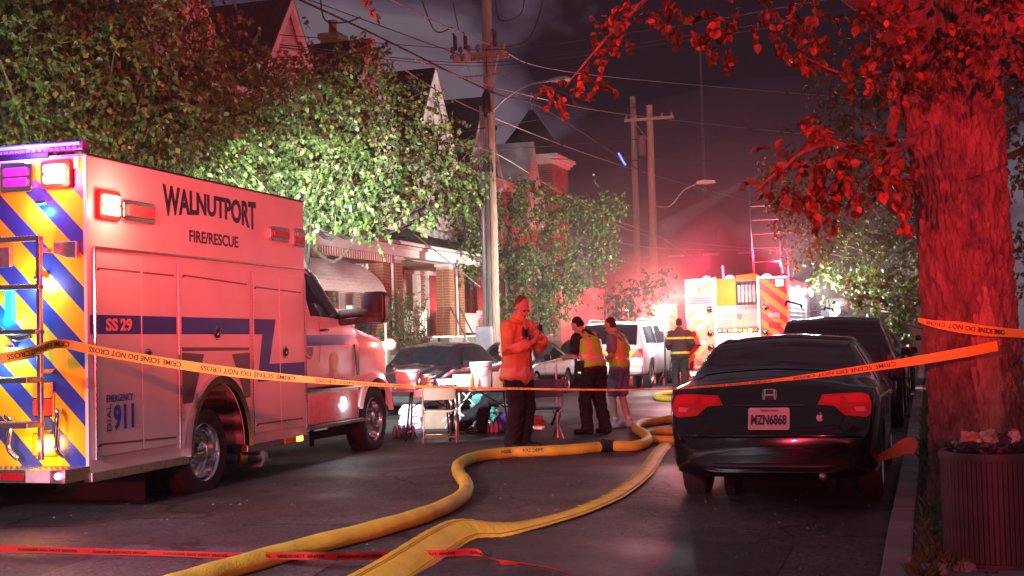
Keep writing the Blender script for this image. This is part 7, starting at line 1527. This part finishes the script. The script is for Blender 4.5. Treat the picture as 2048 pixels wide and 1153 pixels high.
o, fr = ribbon(P, [.05, .05, .05, .035, .055, .05, .055, .05, .05, .05, .03, .04, .035, .03, .04], [1.3, 1.3, 1.2, 1.5, 1.0, 1.3, 1.2, 1.5, 1.1, 1.4, .6, 1.0, .5, .9, .4], 'tape_strip', tred, RT, th=.001, nper=12)
ribbon_text(fr, 'DANGER DO NOT ENTER', .038, tink, RT, side=-1, flip=False, gap=.12, start=.3, bold=.03); ribbon_text(fr, 'DANGER DO NOT ENTER', .038, tink, RT, side=1, flip=False, gap=.12, start=.3, bold=.03)
LT = thing('loose_tape', 'dull orange strip sticking out at the right flank of the black sedan', 'strap', (0, 0, 0)); P = [at(1755, 918, 10.4), at(1785, 905, 10.2), at(1815, 892, 10.1), at(1832, 898, 10.05)]; ribbon(P, [.05, .09, .13, .11], [h2_]*4, 'strip', M('dull_orange_web', (.40, .16, .05), .7), LT, th=.004)
# ---------------- bin ----------------
BN = thing('litter_bin', 'dark ribbed litter bin overflowing with rubbish, at the foot of the big tree', 'litter bin', (.33, 7.78, SWZ)); bm0 = M('bin_brown_black', (.05, .042, .042), .55, var=.3, sc_=6)
q = MB(); q.lathe([(.245, .02), (.265, .02), (.275, .60), (.25, .60)], (0, 0, 0), 'z', 40); q.build('drum', bm0, BN, smooth=True, auto=30)
slat = MB(); slat.box(-.0115, .0115, -.012, .010, .03, .60); s0 = slat.build('slat', bm0, BN, bevel=.003)
for k in range(64):
    o = s0 if k == 0 else s0.copy()
    if k: COL.objects.link(o); o.parent = BN
    a = 2*PI*k/64; o.location = (.274*math.cos(a), .274*math.sin(a), 0); o.rotation_euler = (0, 0, a-PI/2+PI)
q = MB(); q.lathe([(.255, .595), (.292, .595), (.296, .62), (.290, .645), (.262, .645), (.255, .60)], (0, 0, 0), 'z', 40); q.build('rim', bm0, BN, smooth=True, auto=30)
q = MB(); q.lathe([(.262, .0), (.288, .0), (.288, .03), (.262, .03)], (0, 0, 0), 'z', 40); q.build('base_ring', bm0, BN, smooth=True, auto=30)
q = MB(); q.lathe([(.225, .62), (.235, .69), (.23, .70), (.20, .70), (.19, .66)], (0, 0, 0), 'z', 36)
for i, v in enumerate(q.v): q.v[i] = (v[0], v[1], v[2]+.012*math.sin(i*1.3)*(v[2] > .65))
q.build('bag_liner', M('bin_liner_black', (.02, .02, .022), .25, bump=1, bsc=20), BN, smooth=False)
rs = np.random.RandomState(31); cols = [('rubbish_pink_paper', (.62, .30, .24), 'crumpled pinkish paper'), ('rubbish_orange_wrapper', (.65, .22, .06), 'torn orange wrapper'), ('rubbish_white_cup', (.6, .55, .55), 'squashed pale cup'), ('rubbish_tan_bag', (.45, .28, .18), 'tan paper bag'), ('rubbish_dark_film', (.05, .05, .06), 'dark plastic film'), ('rubbish_silver_foil', (.6, .5, .55), 'silvery foil ball'), ('rubbish_red_can', (.6, .03, .05), 'small red drink can')]
for k, (nm, col, lb) in enumerate(cols):
    a = PI+.45+k*.37; r = .15; r_ = .05 if k != 6 else .03
    q = crumple(r_*rs.uniform(.8, 1.2), .09 if k != 6 else .10, 40+k, 9, 6, .35); o = q.build('rubbish', M(nm, col, .4, var=.3, sc_=18), None); o.location = (.33+r*math.cos(a), 7.78+r*math.sin(a), SWZ+.67); o.rotation_euler = (rs.uniform(-.5, .5), rs.uniform(-.5, .5), rs.uniform(0, 6)); tag(o, lb+(' wedged in the liner of the overflowing litter bin', ' poking up from the overflowing litter bin')[k % 2], 'rubbish', 'rubbish in the litter bin')
q = MB(); q.tube([(0, 0, 0), (.01, 0, .14)], .010, 8); o = q.build('straw', M('red_straw', (.6, .04, .04), .4)); o.location = (.52, 7.66, SWZ+.64); tag(o, 'red straw standing upright at the right edge of the litter bin', 'straw')
# weeds at the foot of the kerb
q = grass(260, (-.1, .2, 7.4, 7.9), SWZ, 51, (.03, .10)); tag(q.build('weeds', M('weed_leaf', (.10, .13, .04), .7)), kind='stuff')
q = grass(900, (-.1, .9, 18, 19.5), SWZ-.02, 52, (.05, .2)); tag(q.build('weeds', M('weed_leaf', (1, 1, 1))), kind='stuff')
# stones and broken slab at the kerb by the bin
for k, (x, y, r_) in enumerate(((-.02, 7.35, .09), (.15, 7.45, .06), (-.12, 7.62, .05))):
    q = crumple(r_, .05, 60+k, 10, 4, .25); o = q.build('broken_stone', conc); o.location = (x, y, SWZ); tag(o, ['largest broken concrete lump at the kerb beside the bin', 'middle-sized concrete lump nearest the bin base', 'smallest concrete lump on the kerb edge'][k], 'stone')
# ---------------- haze ----------------
q = MB(); q.box(-40, 30, -16, 140, -1.2, 26); o = q.build('haze'); o['kind'] = 'stuff'
m = bpy.data.materials.new('haze_air'); m.use_nodes = True; t = m.node_tree; t.nodes.clear()
pv = t.nodes.new('ShaderNodeVolumePrincipled'); pv.inputs['Density'].default_value = .0007; pv.inputs['Color'].default_value = (.85, .85, .88, 1); pv.inputs['Anisotropy'].default_value = .35
ou = t.nodes.new('ShaderNodeOutputMaterial'); t.links.new(pv.outputs[0], ou.inputs['Volume']); o.data.materials.append(m)
# thicker smoke drifting round the engines: soft-edged, so a few shells one inside the other
m = bpy.data.materials.new('smoke_cloud'); m.use_nodes = True; t = m.node_tree; t.nodes.clear()
pv = t.nodes.new('ShaderNodeVolumePrincipled'); pv.inputs['Density'].default_value = .0036; pv.inputs['Color'].default_value = (.85, .82, .86, 1); pv.inputs['Anisotropy'].default_value = .3
ou = t.nodes.new('ShaderNodeOutputMaterial'); t.links.new(pv.outputs[0], ou.inputs['Volume'])
for s_ in (1.35, 1.05, .8, .55):
    q = MB(); prof = [(max(.02, math.sin(PI*k/12)), -math.cos(PI*k/12)) for k in range(13)]; q.lathe(prof, (0, 0, 0), 'z', 28, True)
    q.v = [(-7+x*13*s_+.4*s_*math.sin(z*7+y*5), 48+y*17*s_, 3.4+(z*4.4+.4*math.sin(x*6))*s_) for x, y, z in q.v]; o = q.build('smoke', fix=True); o['kind'] = 'stuff'; o.data.materials.append(m)

m2_ = bpy.data.materials.new('halo_puff'); m2_.use_nodes = True; t = m2_.node_tree; t.nodes.clear()  # dense smoke puffs added to draw a glowing halo at each beacon
pv = t.nodes.new('ShaderNodeVolumePrincipled'); pv.inputs['Density'].default_value = .05; pv.inputs['Color'].default_value = (.88, .85, .88, 1); pv.inputs['Anisotropy'].default_value = .2
ou = t.nodes.new('ShaderNodeOutputMaterial'); t.links.new(pv.outputs[0], ou.inputs['Volume'])
for (cx, cy, cz, r) in ((-5.37, 31.9, 3.75, .9), (-3.47, 31.9, 3.75, .9), (bp_.x, bp_.y-.6, bp_.z+.5, 2.3)):
    for k_ in (1.0, .62):
        q = MB(); prof = [(max(.02, math.sin(PI*k/12)), -math.cos(PI*k/12)) for k in range(13)]; q.lathe(prof, (0, 0, 0), 'z', 22, True)
        q.v = [(cx+x*r*1.3*k_, cy+y*r*k_*.9, cz+z*r*k_*(1+.1*math.sin(x*5))) for x, y, z in q.v]; o = q.build('halo_puff', fix=True); o['kind'] = 'stuff'; o.data.materials.append(m2_)
